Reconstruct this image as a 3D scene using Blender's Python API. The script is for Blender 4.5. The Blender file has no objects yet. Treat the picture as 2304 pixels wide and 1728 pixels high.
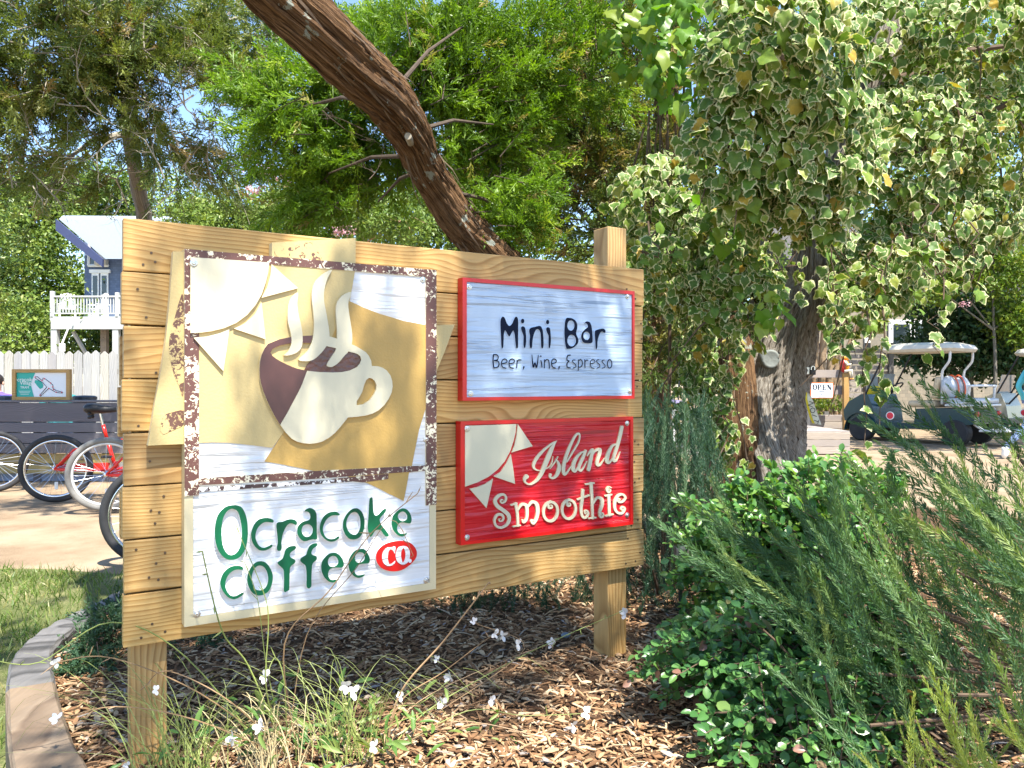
import bpy, bmesh, math, random
import numpy as np
from mathutils import Vector, Matrix, noise
from mathutils.geometry import tessellate_polygon

scene = bpy.context.scene
col = scene.collection
R = math.radians
PI = math.pi

# ------------------------------------------------------------------ camera
CAMZ, F, CX, CY = 1.18, 1731.0, 1152.0, 864.0
cam_d = bpy.data.cameras.new('camera')
cam_d.sensor_width = 36.0
cam_d.lens = 36.0 * F / 2304.0
cam_d.clip_end = 2000
cam = bpy.data.objects.new('camera', cam_d)
col.objects.link(cam)
cam.location = (0, 0, CAMZ)
cam.rotation_euler = (R(90), 0, 0)
scene.camera = cam

# ------------------------------------------------------------------ light
SUN_EL = R(60)
SUN_AZ = math.atan2(0.5176, -0.8556)            # measured from +Y towards +X
SUN = Vector((math.sin(SUN_AZ) * math.cos(SUN_EL), math.cos(SUN_AZ) * math.cos(SUN_EL), math.sin(SUN_EL)))
world = bpy.data.worlds.new('World')
scene.world = world
world.use_nodes = True
wn = world.node_tree.nodes
sky = wn.new('ShaderNodeTexSky')
sky.sky_type = 'NISHITA'
sky.sun_disc = False
sky.sun_elevation = SUN_EL
sky.sun_rotation = SUN_AZ
sky.air_density = 1.0
sky.dust_density = 0.2
sky.ozone_density = 3.0
wn['Background'].inputs[1].default_value = 0.135
world.node_tree.links.new(sky.outputs[0], wn['Background'].inputs[0])
sl = bpy.data.lights.new('sun', 'SUN')
sl.energy = 5.0
sl.angle = R(0.53)
sl.color = (1.0, 0.95, 0.86)
so = bpy.data.objects.new('sun', sl)
col.objects.link(so)
so.rotation_euler = SUN.to_track_quat('Z', 'Y').to_euler()
so.location = SUN * 30
scene.view_settings.view_transform = 'Standard'
scene.view_settings.look = 'None'
scene.view_settings.exposure = 1.5
scene.view_settings.gamma = 1.0
scene.view_settings.use_curve_mapping = False

# ------------------------------------------------------------------ helpers
def W(px, py, Y):
    return Vector(((px - CX) / F * Y, Y, CAMZ - (py - CY) / F * Y))

def G(px, py, z=0.0):
    Y = (CAMZ - z) * F / (py - CY)
    return Vector(((px - CX) / F * Y, Y, z))

def put(o, parent=None):
    col.objects.link(o)
    if parent is not None:
        o.parent = parent
    return o

def tag(o, label=None, cat=None, group=None, kind=None):
    if label: o['label'] = label
    if cat: o['category'] = cat
    if group: o['group'] = group
    if kind: o['kind'] = kind
    return o

def thing(name, label, cat, loc=(0, 0, 0), rotz=0.0, group=None):
    o = bpy.data.objects.new(name, None)
    o.empty_display_size = 0.1
    o.location = loc
    o.rotation_euler = (0, 0, rotz)
    put(o)
    return tag(o, label, cat, group)

def copy_tree(o, parent=None):
    c = o.copy()
    col.objects.link(c)
    c.parent = parent
    for ch in list(o.children):
        copy_tree(ch, c)
    return c

class MB:
    """collects shapes for one mesh"""
    def __init__(s):
        s.v, s.f, s.m = [], [], []
    def add(s, vs, fs, mi=0, M=None):
        n = len(s.v)
        if M is not None:
            vs = [M @ Vector(p) for p in vs]
        s.v += [tuple(p) for p in vs]
        s.f += [tuple(i + n for i in f) for f in fs]
        s.m += [mi] * len(fs)
        return s
    def box(s, c, d, mi=0, M=None, b=0.0):
        x, y, z = c; a, e, g = d[0] / 2, d[1] / 2, d[2] / 2
        if b <= 0:
            vs = [(x + i * a, y + j * e, z + k * g) for i in (-1, 1) for j in (-1, 1) for k in (-1, 1)]
            fs = [(0, 1, 3, 2), (4, 6, 7, 5), (0, 4, 5, 1), (2, 3, 7, 6), (0, 2, 6, 4), (1, 5, 7, 3)]
            return s.add(vs, fs, mi, M)
        bm = bmesh.new()
        bmesh.ops.create_cube(bm, size=1.0)
        for q in bm.verts:
            q.co = Vector((x + q.co.x * d[0], y + q.co.y * d[1], z + q.co.z * d[2]))
        bmesh.ops.bevel(bm, geom=bm.edges[:], offset=b, segments=2, profile=0.6, affect='EDGES')
        bm.verts.index_update()
        s.add([q.co for q in bm.verts], [[q.index for q in f.verts] for f in bm.faces], mi, M)
        bm.free()
        return s
    def tube(s, pts, rad, n=8, mi=0, M=None, caps=True, closed=False):
        pts = [Vector(p) for p in pts]
        k = len(pts)
        if not hasattr(rad, '__len__'): rad = [rad] * k
        rings = []
        up = None
        for i, p in enumerate(pts):
            if closed:
                t = pts[(i + 1) % k] - pts[i - 1]
            else:
                t = pts[min(i + 1, k - 1)] - pts[max(i - 1, 0)]
            if t.length < 1e-9: t = Vector((0, 0, 1))
            t.normalize()
            if up is None:
                a = Vector((0, 0, 1)) if abs(t.z) < 0.9 else Vector((1, 0, 0))
                up = (a - t * a.dot(t)).normalized()
            else:
                up = up - t * up.dot(t)
                up = up.normalized() if up.length > 1e-6 else t.orthogonal().normalized()
            side = t.cross(up)
            rings.append([p + (up * math.cos(2 * PI * j / n) + side * math.sin(2 * PI * j / n)) * rad[i] for j in range(n)])
        vs = [q for r in rings for q in r]
        fs = []
        m = k if closed else k - 1
        for i in range(m):
            a, b_ = i * n, ((i + 1) % k) * n
            for j in range(n):
                j2 = (j + 1) % n
                fs.append((a + j, a + j2, b_ + j2, b_ + j))
        if caps and not closed:
            fs.append(tuple(range(n))[::-1])
            fs.append(tuple((k - 1) * n + j for j in range(n)))
        return s.add(vs, fs, mi, M)
    def lathe(s, prof, n=24, mi=0, M=None, cap=True):
        """prof: (radius, height) list round the local z axis"""
        vs = [(r * math.cos(2 * PI * j / n), r * math.sin(2 * PI * j / n), h) for r, h in prof for j in range(n)]
        fs = []
        for i in range(len(prof) - 1):
            for j in range(n):
                j2 = (j + 1) % n
                fs.append((i * n + j, i * n + j2, (i + 1) * n + j2, (i + 1) * n + j))
        if cap:
            fs.append(tuple(range(n))[::-1])
            fs.append(tuple((len(prof) - 1) * n + j for j in range(n)))
        return s.add(vs, fs, mi, M)
    def torus(s, Rr, r, n=40, m=8, mi=0, M=None, sq=1.0):
        vs, fs = [], []
        for i in range(n):
            a = 2 * PI * i / n
            for j in range(m):
                b_ = 2 * PI * j / m
                q = Rr + r * math.cos(b_)
                vs.append((q * math.cos(a), r * sq * math.sin(b_), q * math.sin(a)))
        for i in range(n):
            for j in range(m):
                fs.append((i * m + j, i * m + (j + 1) % m, ((i + 1) % n) * m + (j + 1) % m, ((i + 1) % n) * m + j))
        return s.add(vs, fs, mi, M)
    def ball(s, c, r, mi=0, n=12, m=8, M=None):
        if not hasattr(r, '__len__'): r = (r, r, r)
        vs = [(c[0], c[1], c[2] - r[2])]
        for i in range(1, m):
            t = PI * i / m
            for j in range(n):
                a = 2 * PI * j / n
                vs.append((c[0] + r[0] * math.sin(t) * math.cos(a), c[1] + r[1] * math.sin(t) * math.sin(a), c[2] - r[2] * math.cos(t)))
        vs.append((c[0], c[1], c[2] + r[2]))
        fs = [(0, 1 + (j + 1) % n, 1 + j) for j in range(n)]
        for i in range(m - 2):
            for j in range(n):
                a = 1 + i * n
                fs.append((a + j, a + (j + 1) % n, a + n + (j + 1) % n, a + n + j))
        e = len(vs) - 1
        a = 1 + (m - 2) * n
        fs += [(a + j, a + (j + 1) % n, e) for j in range(n)]
        return s.add(vs, fs, mi, M)
    def mesh(s, name, mats, smooth=False):
        me = bpy.data.meshes.new(name)
        me.from_pydata(s.v, [], s.f)
        if not isinstance(mats, (list, tuple)): mats = [mats]
        for m_ in mats: me.materials.append(m_)
        me.polygons.foreach_set('material_index', s.m)
        if smooth: me.shade_smooth()
        me.update()
        return me
    def build(s, name, mats, parent=None, smooth=False, loc=None, rot=None):
        o = bpy.data.objects.new(name, s.mesh(name, mats, smooth))
        if loc is not None: o.location = loc
        if rot is not None: o.rotation_euler = rot
        return put(o, parent)

def catmull(pts, sub=4, closed=True):
    pts = [np.array(p, float) for p in pts]
    n = len(pts); out = []
    rng_ = range(n) if closed else range(n - 1)
    for i in rng_:
        if closed:
            p0, p1, p2, p3 = pts[i - 1], pts[i], pts[(i + 1) % n], pts[(i + 2) % n]
        else:
            p0, p1, p2, p3 = pts[max(i - 1, 0)], pts[i], pts[i + 1], pts[min(i + 2, n - 1)]
        for k in range(sub):
            t = k / sub
            out.append(0.5 * ((2 * p1) + (-p0 + p2) * t + (2 * p0 - 5 * p1 + 4 * p2 - p3) * t * t + (-p0 + 3 * p1 - 3 * p2 + p3) * t ** 3))
    if not closed: out.append(pts[-1])
    return [tuple(p) for p in out]

def text_mesh(body, size):
    cu = bpy.data.curves.new('lettering', 'FONT')
    cu.body = body; cu.size = size
    cu.align_x = 'CENTER'; cu.align_y = 'CENTER'; cu.extrude = 0.0008 * (size / 0.1) + 0.0003
    o = bpy.data.objects.new('lettering', cu)
    col.objects.link(o)
    dg = bpy.context.evaluated_depsgraph_get()
    me = bpy.data.meshes.new_from_object(o.evaluated_get(dg))
    bpy.data.objects.remove(o)
    return me

# ------------------------------------------------------------------ materials
def nt(name):
    m = bpy.data.materials.new(name)
    m.use_nodes = True
    t = m.node_tree
    return m, t, t.nodes, t.links, t.nodes['Principled BSDF']

def N(nodes, kind, **kw):
    n = nodes.new(kind)
    for k, v_ in kw.items():
        if k.startswith('i_'):
            n.inputs[k[2:].replace('_', ' ')].default_value = v_
        else:
            setattr(n, k, v_)
    return n

def ramp(nodes, stops, interp='LINEAR'):
    r = nodes.new('ShaderNodeValToRGB')
    r.color_ramp.interpolation = interp
    e = r.color_ramp.elements
    while len(e) < len(stops): e.new(0.5)
    for el, (p, c) in zip(e, stops):
        el.position = p
        el.color = (c[0], c[1], c[2], 1) if hasattr(c, '__len__') else (c, c, c, 1)
    return r

def mixc(nodes, links, a, b, fac, blend='MIX'):
    m = nodes.new('ShaderNodeMix'); m.data_type = 'RGBA'; m.blend_type = blend
    for sock, v_ in ((m.inputs[6], a), (m.inputs[7], b), (m.inputs[0], fac)):
        if hasattr(v_, 'is_linked') or hasattr(v_, 'links'): links.new(v_, sock)
        elif hasattr(v_, '__len__'): sock.default_value = (v_[0], v_[1], v_[2], 1)
        else: sock.default_value = v_
    return m.outputs[2]

def paint(name, c, rough=0.5, metal=0.0, var=0.12, scale=8.0, bump=0.0, bscale=60.0, spec=0.5):
    m, t, n, l, p = nt(name)
    tc = N(n, 'ShaderNodeTexCoord')
    no = N(n, 'ShaderNodeTexNoise', i_Scale=scale, i_Detail=5.0, i_Roughness=0.6)
    l.new(tc.outputs['Object'], no.inputs['Vector'])
    lo = [max(0, x * (1 - var)) for x in c]; hi = [min(1, x * (1 + var)) for x in c]
    rp = ramp(n, [(0.3, lo), (0.7, hi)])
    l.new(no.outputs['Fac'], rp.inputs['Fac'])
    l.new(rp.outputs['Color'], p.inputs['Base Color'])
    p.inputs['Roughness'].default_value = rough
    p.inputs['Metallic'].default_value = metal
    p.inputs['Specular IOR Level'].default_value = spec
    if bump > 0:
        n2 = N(n, 'ShaderNodeTexNoise', i_Scale=bscale, i_Detail=4.0)
        l.new(tc.outputs['Object'], n2.inputs['Vector'])
        b = N(n, 'ShaderNodeBump', i_Strength=bump, i_Distance=0.01)
        l.new(n2.outputs['Fac'], b.inputs['Height'])
        l.new(b.outputs['Normal'], p.inputs['Normal'])
    return m

def wood(name, light, mid, dark, axis='X', rings=14.0, knots=True, rough=0.6, bump=0.25, grey=0.0, warp=0.24):
    """sawn timber: growth rings drawn out along one axis, knots that bend them, fine fibre"""
    m, t, n, l, p = nt(name)
    tc = N(n, 'ShaderNodeTexCoord'); oi = N(n, 'ShaderNodeObjectInfo')
    off = N(n, 'ShaderNodeVectorMath', operation='SCALE')
    off.inputs[0].default_value = (37.0, 11.0, 23.0)
    l.new(oi.outputs['Random'], off.inputs['Scale'])
    ad = N(n, 'ShaderNodeVectorMath', operation='ADD')
    l.new(tc.outputs['Object'], ad.inputs[0]); l.new(off.outputs[0], ad.inputs[1])
    rot = N(n, 'ShaderNodeMapping')
    if axis == 'Z': rot.inputs['Rotation'].default_value = (0, R(90), 0)
    if axis == 'Y': rot.inputs['Rotation'].default_value = (0, 0, R(90))
    l.new(ad.outputs[0], rot.inputs['Vector'])
    # knots
    km = N(n, 'ShaderNodeMapping'); km.inputs['Scale'].default_value = (1.6, 0.6, 4.2)
    l.new(rot.outputs[0], km.inputs['Vector'])
    vo = N(n, 'ShaderNodeTexVoronoi', i_Scale=1.0); vo.feature = 'F1'
    l.new(km.outputs[0], vo.inputs['Vector'])
    sep = N(n, 'ShaderNodeSeparateColor'); l.new(vo.outputs['Color'], sep.inputs[0])
    gate = N(n, 'ShaderNodeMath', operation='GREATER_THAN'); gate.inputs[1].default_value = 0.45 if knots else 2.0
    l.new(sep.outputs[0], gate.inputs[0])
    near = N(n, 'ShaderNodeMapRange'); near.interpolation_type = 'SMOOTHSTEP'
    near.inputs['From Min'].default_value = 0.0; near.inputs['From Max'].default_value = 0.34
    near.inputs['To Min'].default_value = 1.0; near.inputs['To Max'].default_value = 0.0
    l.new(vo.outputs['Distance'], near.inputs['Value'])
    kn = N(n, 'ShaderNodeMath', operation='MULTIPLY'); l.new(near.outputs[0], kn.inputs[0]); l.new(gate.outputs[0], kn.inputs[1])
    # rings
    gm = N(n, 'ShaderNodeMapping'); gm.inputs['Scale'].default_value = (0.42, 1.0, 1.6)
    l.new(rot.outputs[0], gm.inputs['Vector'])
    n1 = N(n, 'ShaderNodeTexNoise', i_Scale=2.4, i_Detail=2.0); l.new(gm.outputs[0], n1.inputs['Vector'])
    sp = N(n, 'ShaderNodeSeparateXYZ'); l.new(rot.outputs[0], sp.inputs[0])
    a1 = N(n, 'ShaderNodeMath', operation='MULTIPLY_ADD'); a1.inputs[1].default_value = warp
    l.new(n1.outputs['Fac'], a1.inputs[0]); l.new(sp.outputs['Z'], a1.inputs[2])
    a2 = N(n, 'ShaderNodeMath', operation='MULTIPLY_ADD'); a2.inputs[1].default_value = 0.06
    l.new(kn.outputs[0], a2.inputs[0]); l.new(a1.outputs[0], a2.inputs[2])
    fr = N(n, 'ShaderNodeMath', operation='MULTIPLY'); fr.inputs[1].default_value = rings * 5.0
    l.new(a2.outputs[0], fr.inputs[0])
    pp = N(n, 'ShaderNodeMath', operation='FRACT'); l.new(fr.outputs[0], pp.inputs[0])
    rp = ramp(n, [(0.0, light), (0.5, mid), (0.86, dark), (0.97, mid), (1.0, light)])
    l.new(pp.outputs[0], rp.inputs['Fac'])
    # fibre
    fm = N(n, 'ShaderNodeMapping'); fm.inputs['Scale'].default_value = (6.0, 60.0, 160.0)
    l.new(rot.outputs[0], fm.inputs['Vector'])
    n2 = N(n, 'ShaderNodeTexNoise', i_Scale=1.0, i_Detail=3.0); l.new(fm.outputs[0], n2.inputs['Vector'])
    fb = ramp(n, [(0.35, 0.78), (0.65, 1.0)]); l.new(n2.outputs['Fac'], fb.inputs['Fac'])
    c = mixc(n, l, rp.outputs['Color'], fb.outputs['Color'], 0.6, 'MULTIPLY')
    # broad stain: each board and stretch of board its own tone
    n3 = N(n, 'ShaderNodeTexNoise', i_Scale=1.7, i_Detail=2.0); l.new(gm.outputs[0], n3.inputs['Vector'])
    tn = ramp(n, [(0.35, (0.82, 0.80, 0.80)), (0.65, (1.08, 1.02, 0.92))]); l.new(n3.outputs['Fac'], tn.inputs['Fac'])
    c = mixc(n, l, c, tn.outputs['Color'], 1.0, 'MULTIPLY')
    bt = ramp(n, [(0.0, (0.80, 0.76, 0.78)), (0.5, (1, 1, 1)), (1.0, (1.05, 0.98, 0.85))]); l.new(oi.outputs['Random'], bt.inputs['Fac'])
    c = mixc(n, l, c, bt.outputs['Color'], 0.8, 'MULTIPLY')
    core = N(n, 'ShaderNodeMapRange'); core.inputs['From Min'].default_value = 0.80; core.inputs['From Max'].default_value = 0.93
    l.new(kn.outputs[0], core.inputs['Value'])
    c = mixc(n, l, c, (dark[0] * 0.42, dark[1] * 0.33, dark[2] * 0.33), core.outputs[0])
    if grey > 0:
        c = mixc(n, l, c, (0.42, 0.42, 0.43), grey)
    l.new(c, p.inputs['Base Color'])
    p.inputs['Roughness'].default_value = rough
    b = N(n, 'ShaderNodeBump', i_Strength=bump, i_Distance=0.004)
    mx = N(n, 'ShaderNodeMath', operation='MULTIPLY_ADD'); mx.inputs[1].default_value = 0.5
    l.new(pp.outputs[0], mx.inputs[0]); l.new(n2.outputs['Fac'], mx.inputs[2])
    l.new(mx.outputs[0], b.inputs['Height']); l.new(b.outputs['Normal'], p.inputs['Normal'])
    return m

def blasted(name, c, line, rough=0.42, depth=0.75, low=None):
    """sandblasted cedar: raised horizontal grain under paint"""
    m, t, n, l, p = nt(name)
    tc = N(n, 'ShaderNodeTexCoord')
    mp = N(n, 'ShaderNodeMapping'); mp.inputs['Scale'].default_value = (1.1, 1.0, 42.0)
    l.new(tc.outputs['Object'], mp.inputs['Vector'])
    n1 = N(n, 'ShaderNodeTexNoise', i_Scale=1.0, i_Detail=4.0, i_Roughness=0.62, i_Distortion=0.25)
    l.new(mp.outputs[0], n1.inputs['Vector'])
    mp2 = N(n, 'ShaderNodeMapping'); mp2.inputs['Scale'].default_value = (2.4, 1.0, 26.0)
    l.new(tc.outputs['Object'], mp2.inputs['Vector'])
    n2 = N(n, 'ShaderNodeTexNoise', i_Scale=1.0, i_Detail=2.0); l.new(mp2.outputs[0], n2.inputs['Vector'])
    gate = ramp(n, [(0.42, 0.12), (0.62, 1.0)]); l.new(n2.outputs['Fac'], gate.inputs['Fac'])
    # steep-sided grooves where the soft grain was blasted away
    gr = ramp(n, [(0.0, 0.0), (0.40, 0.1), (0.46, 0.9), (0.60, 1.0), (0.66, 0.55), (1.0, 0.6)]); l.new(n1.outputs['Fac'], gr.inputs['Fac'])
    hh = N(n, 'ShaderNodeMath', operation='MULTIPLY'); l.new(gr.outputs['Color'], hh.inputs[0]); l.new(gate.outputs['Color'], hh.inputs[1])
    cr = ramp(n, [(0.0, line), (0.29, line), (0.35, c), (1.0, c)]); l.new(n1.outputs['Fac'], cr.inputs['Fac'])
    l.new(cr.outputs['Color'], p.inputs['Base Color'])
    p.inputs['Roughness'].default_value = rough
    b = N(n, 'ShaderNodeBump', i_Strength=depth, i_Distance=0.007); l.new(hh.outputs[0], b.inputs['Height'])
    l.new(b.outputs['Normal'], p.inputs['Normal'])
    return m

def distressed(name, c1, c2, thr=0.5, scale=55.0):
    m, t, n, l, p = nt(name)
    tc = N(n, 'ShaderNodeTexCoord')
    n1 = N(n, 'ShaderNodeTexNoise', i_Scale=scale, i_Detail=6.0, i_Roughness=0.68, i_Distortion=0.6)
    l.new(tc.outputs['Object'], n1.inputs['Vector'])
    n2 = N(n, 'ShaderNodeTexNoise', i_Scale=scale * 0.22, i_Detail=2.0); l.new(tc.outputs['Object'], n2.inputs['Vector'])
    a = N(n, 'ShaderNodeMath', operation='MULTIPLY_ADD'); a.inputs[1].default_value = 0.45
    l.new(n2.outputs['Fac'], a.inputs[0]); l.new(n1.outputs['Fac'], a.inputs[2])
    rp = ramp(n, [(0.0, c1), (thr + 0.215, c1), (thr + 0.235, c2), (1.0, c2)])
    l.new(a.outputs[0], rp.inputs['Fac'])
    l.new(rp.outputs['Color'], p.inputs['Base Color'])
    p.inputs['Roughness'].default_value = 0.5
    b = N(n, 'ShaderNodeBump', i_Strength=0.25, i_Distance=0.003); l.new(a.outputs[0], b.inputs['Height'])
    l.new(b.outputs['Normal'], p.inputs['Normal'])
    return m

def leafmat(name, stops, trans=0.35, rough=0.45, cream=None, spec=0.4, tint=1.6, thr=0.62):
    """foliage: tone differs from leaf to leaf, light passes through; optional pale leaf margin"""
    m, t, n, l, p = nt(name)
    at = N(n, 'ShaderNodeAttribute', attribute_name='rnd')
    oi = N(n, 'ShaderNodeObjectInfo')
    ad = N(n, 'ShaderNodeMath', operation='ADD'); l.new(at.outputs['Fac'], ad.inputs[0]); l.new(oi.outputs['Random'], ad.inputs[1])
    fr = N(n, 'ShaderNodeMath', operation='FRACT'); l.new(ad.outputs[0], fr.inputs[0])
    rp = ramp(n, stops); l.new(fr.outputs[0], rp.inputs['Fac'])
    c = rp.outputs['Color']
    if cream is not None:
        ed = N(n, 'ShaderNodeAttribute', attribute_name='edge')
        lpn = N(n, 'ShaderNodeAttribute', attribute_name='lp')
        sh = N(n, 'ShaderNodeVectorMath', operation='SCALE'); sh.inputs[0].default_value = (31.0, 57.0, 13.0); l.new(oi.outputs['Random'], sh.inputs['Scale'])
        av = N(n, 'ShaderNodeVectorMath', operation='ADD'); l.new(lpn.outputs['Vector'], av.inputs[0]); l.new(sh.outputs[0], av.inputs[1])
        no = N(n, 'ShaderNodeTexNoise', i_Scale=3.2, i_Detail=5.0, i_Roughness=0.7); l.new(av.outputs[0], no.inputs['Vector'])
        s = N(n, 'ShaderNodeMath', operation='MULTIPLY_ADD'); s.inputs[1].default_value = 2.6; 
        l.new(no.outputs['Fac'], s.inputs[0]); l.new(ed.outputs['Fac'], s.inputs[2])
        # leaf to leaf the margin is wide, narrow or missing
        w = ramp(n, [(0.0, 0.55), (0.10, 0.55), (0.12, 0.05), (0.7, 0.0), (0.92, -0.0), (1.0, 0.25)]); l.new(fr.outputs[0], w.inputs['Fac'])
        d = N(n, 'ShaderNodeMath', operation='SUBTRACT'); l.new(s.outputs[0], d.inputs[0]); l.new(w.outputs['Color'], d.inputs[1])
        hf = N(n, 'ShaderNodeMath', operation='MULTIPLY'); hf.inputs[1].default_value = 0.4; l.new(d.outputs[0], hf.inputs[0])
        r2 = ramp(n, [((thr + 1.30) * 0.4 - 0.012, 0.0), ((thr + 1.30) * 0.4 + 0.022, 1.0)])
        l.new(hf.outputs[0], r2.inputs['Fac'])
        mot = ramp(n, [(0.35, (0.72, 0.80, 0.85)), (0.65, (1.35, 1.22, 1.05))]); l.new(no.outputs['Fac'], mot.inputs['Fac'])
        c = mixc(n, l, c, mot.outputs['Color'], 0.8, 'MULTIPLY')
        c = mixc(n, l, c, cream, r2.outputs['Color'])
    l.new(c, p.inputs['Base Color'])
    p.inputs['Roughness'].default_value = rough
    p.inputs['Specular IOR Level'].default_value = spec
    tr = N(n, 'ShaderNodeBsdfTranslucent')
    c2 = mixc(n, l, c, (tint, tint * 1.05, 0.55), 1.0, 'MULTIPLY')
    l.new(c2, tr.inputs['Color'])
    mx = N(n, 'ShaderNodeMixShader'); mx.inputs[0].default_value = trans
    l.new(p.outputs[0], mx.inputs[1]); l.new(tr.outputs[0], mx.inputs[2])
    l.new(mx.outputs[0], n['Material Output'].inputs['Surface'])
    return m

def bark(name, c_dark, c_mid, c_light, lichen=None, rough=0.85, zs=0.12):
    m, t, n, l, p = nt(name)
    at = N(n, 'ShaderNodeAttribute', attribute_name='buv')       # round, along
    mp = N(n, 'ShaderNodeMapping'); mp.inputs['Scale'].default_value = (9.0, 1.5, 9.0)
    l.new(at.outputs['Vector'], mp.inputs['Vector'])
    n1 = N(n, 'ShaderNodeTexNoise', i_Scale=2.0, i_Detail=9.0, i_Roughness=0.72, i_Distortion=0.35)
    l.new(mp.outputs[0], n1.inputs['Vector'])
    rp = ramp(n, [(0.36, c_dark), (0.45, c_mid), (0.62, c_light), (0.75, [min(1, x * 1.5) for x in c_light])]); l.new(n1.outputs['Fac'], rp.inputs['Fac'])
    c = rp.outputs['Color']
    if lichen:
        tc = N(n, 'ShaderNodeTexCoord')
        n3 = N(n, 'ShaderNodeTexNoise', i_Scale=7.0, i_Detail=6.0, i_Roughness=0.7); l.new(tc.outputs['Object'], n3.inputs['Vector'])
        r3 = ramp(n, [(0.60, 0.0), (0.62, 1.0)]); l.new(n3.outputs['Fac'], r3.inputs['Fac'])
        c = mixc(n, l, c, lichen, r3.outputs['Color'])
    l.new(c, p.inputs['Base Color'])
    p.inputs['Roughness'].default_value = rough
    p.inputs['Specular IOR Level'].default_value = 0.2
    b = N(n, 'ShaderNodeBump', i_Strength=1.0, i_Distance=0.04); l.new(n1.outputs['Fac'], b.inputs['Height'])
    l.new(b.outputs['Normal'], p.inputs['Normal'])
    return m

def glassy(name, c, rough=0.06):
    m = paint(name, c, rough, 0.0, 0.05, 3.0, spec=0.8)
    return m

# ------------------------------------------------------------------ foliage
def frames(d, rng, roll=None, nrm=None):
    """columns X, Y(along d), Z for each direction"""
    d = d / np.linalg.norm(d, axis=1, keepdims=True)
    if nrm is None:
        a = rng.normal(size=d.shape)
    else:
        a = nrm
    z = a - d * np.sum(a * d, axis=1, keepdims=True)
    z /= np.linalg.norm(z, axis=1, keepdims=True) + 1e-9
    x = np.cross(d, z)
    return np.stack([x, d, z], axis=2)

def batch_mesh(name, groups, mat, rng, smooth=False):
    """groups: list of (templateV, templateF (all faces the same size), mats(N,3,3), pos, scale, rnd or None, edge or None)"""
    Vs, Fs, Rn, Ed, Lp, base = [], [], [], [], [], 0
    k = groups[0][1].shape[1]
    for tv, tf, M, pos, sc, rnd, edge in groups:
        n = len(pos)
        if n == 0: continue
        if np.ndim(sc) == 1: sc = np.asarray(sc)[:, None, None]
        v = np.einsum('nij,vj->nvi', M, tv) * sc + pos[:, None, :]
        f = tf[None] + (np.arange(n) * len(tv))[:, None, None] + base
        Vs.append(v.reshape(-1, 3)); Fs.append(f.reshape(-1, k))
        base += n * len(tv)
        if rnd is None: rnd = rng.random(n)
        Rn.append(np.repeat(rnd, len(tf)))
        if edge is not None:
            Ed.append(np.tile(edge, n))
            Lp.append((tv[None] + (np.asarray(rnd)[:, None, None] * 91.0) + rng.random((n, 1, 1)) * 17).reshape(-1, 3))
    V = np.concatenate(Vs); Fc = np.concatenate(Fs); Rn = np.concatenate(Rn)
    me = bpy.data.meshes.new(name)
    me.vertices.add(len(V)); me.vertices.foreach_set('co', V.ravel().astype(np.float32))
    me.loops.add(Fc.size); me.loops.foreach_set('vertex_index', Fc.ravel().astype(np.int32))
    me.polygons.add(len(Fc)); me.polygons.foreach_set('loop_start', (np.arange(len(Fc)) * k).astype(np.int32))
    me.update(calc_edges=True)
    a = me.attributes.new('rnd', 'FLOAT', 'FACE'); a.data.foreach_set('value', Rn.astype(np.float32))
    if Ed:
        e = me.attributes.new('edge', 'FLOAT', 'POINT'); e.data.foreach_set('value', np.concatenate(Ed).astype(np.float32))
        e = me.attributes.new('lp', 'FLOAT_VECTOR', 'POINT'); e.data.foreach_set('vector', np.concatenate(Lp).astype(np.float32).ravel())
    if not smooth: me.shade_flat()
    me.materials.append(mat)
    return me

def small_mesh(name, tv, tf, mat, edge=None, rnd=0.0, smooth=True):
    rng = np.random.default_rng(1)
    return batch_mesh(name, [(tv, tf, np.eye(3)[None], np.zeros((1, 3)), np.ones(1), np.array([rnd]), edge)], mat, rng, smooth)

def cedar_spray(seed, pairs=12, subs=4, wd=0.035):
    r = np.random.default_rng(seed)
    V, Fq = [], []
    def rib(a, b, w, up):
        a = np.array(a); b = np.array(b); t = b - a
        s = np.cross(t, up); s = s / (np.linalg.norm(s) + 1e-9) * w
        m_ = a + t * 0.45
        n = len(V)
        V.extend([a, m_ + s, b, m_ - s]); Fq.append([n, n + 1, n + 2, n + 3])
    rib((0, 0, 0), (0, 1, 0.05), 0.018, np.array([0, 0, 1.0]))
    for i in range(pairs):
        t = 0.08 + 0.9 * i / pairs
        ph = i * 2.4 + r.normal() * 0.3
        a = R(38) + r.normal() * 0.12
        d = np.array([math.cos(ph) * math.sin(a), math.cos(a), 0.7 * math.sin(ph) * math.sin(a)])
        L = (0.46 - 0.26 * t) * r.uniform(0.75, 1.2)
        p = np.array([0, t, 0.05 * t])
        up = r.normal(size=3)
        rib(p, p + d * L, wd * 0.8, up)
        for j in range(subs):
            q = p + d * L * (0.25 + 0.72 * j / subs)
            e = d + r.normal(size=3) * 0.42 + np.array([0, 0.35, 0])
            e /= np.linalg.norm(e)
            rib(q, q + e * L * r.uniform(0.30, 0.52), wd * 0.62, r.normal(size=3))
    return np.array(V, float), np.array(Fq, int)

SPRAYS = [cedar_spray(s) for s in (3, 5, 9)]
SPRAYS_LOW = [cedar_spray(s, 8, 2, 0.06) for s in (13, 15)]

def leaf_quad(fold=0.15):
    v = np.array([[0, 0, 0], [0.28, 0.45, fold], [0, 1, 0.02], [-0.28, 0.45, fold]], float)
    return v, np.array([[0, 1, 2, 3]])

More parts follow.
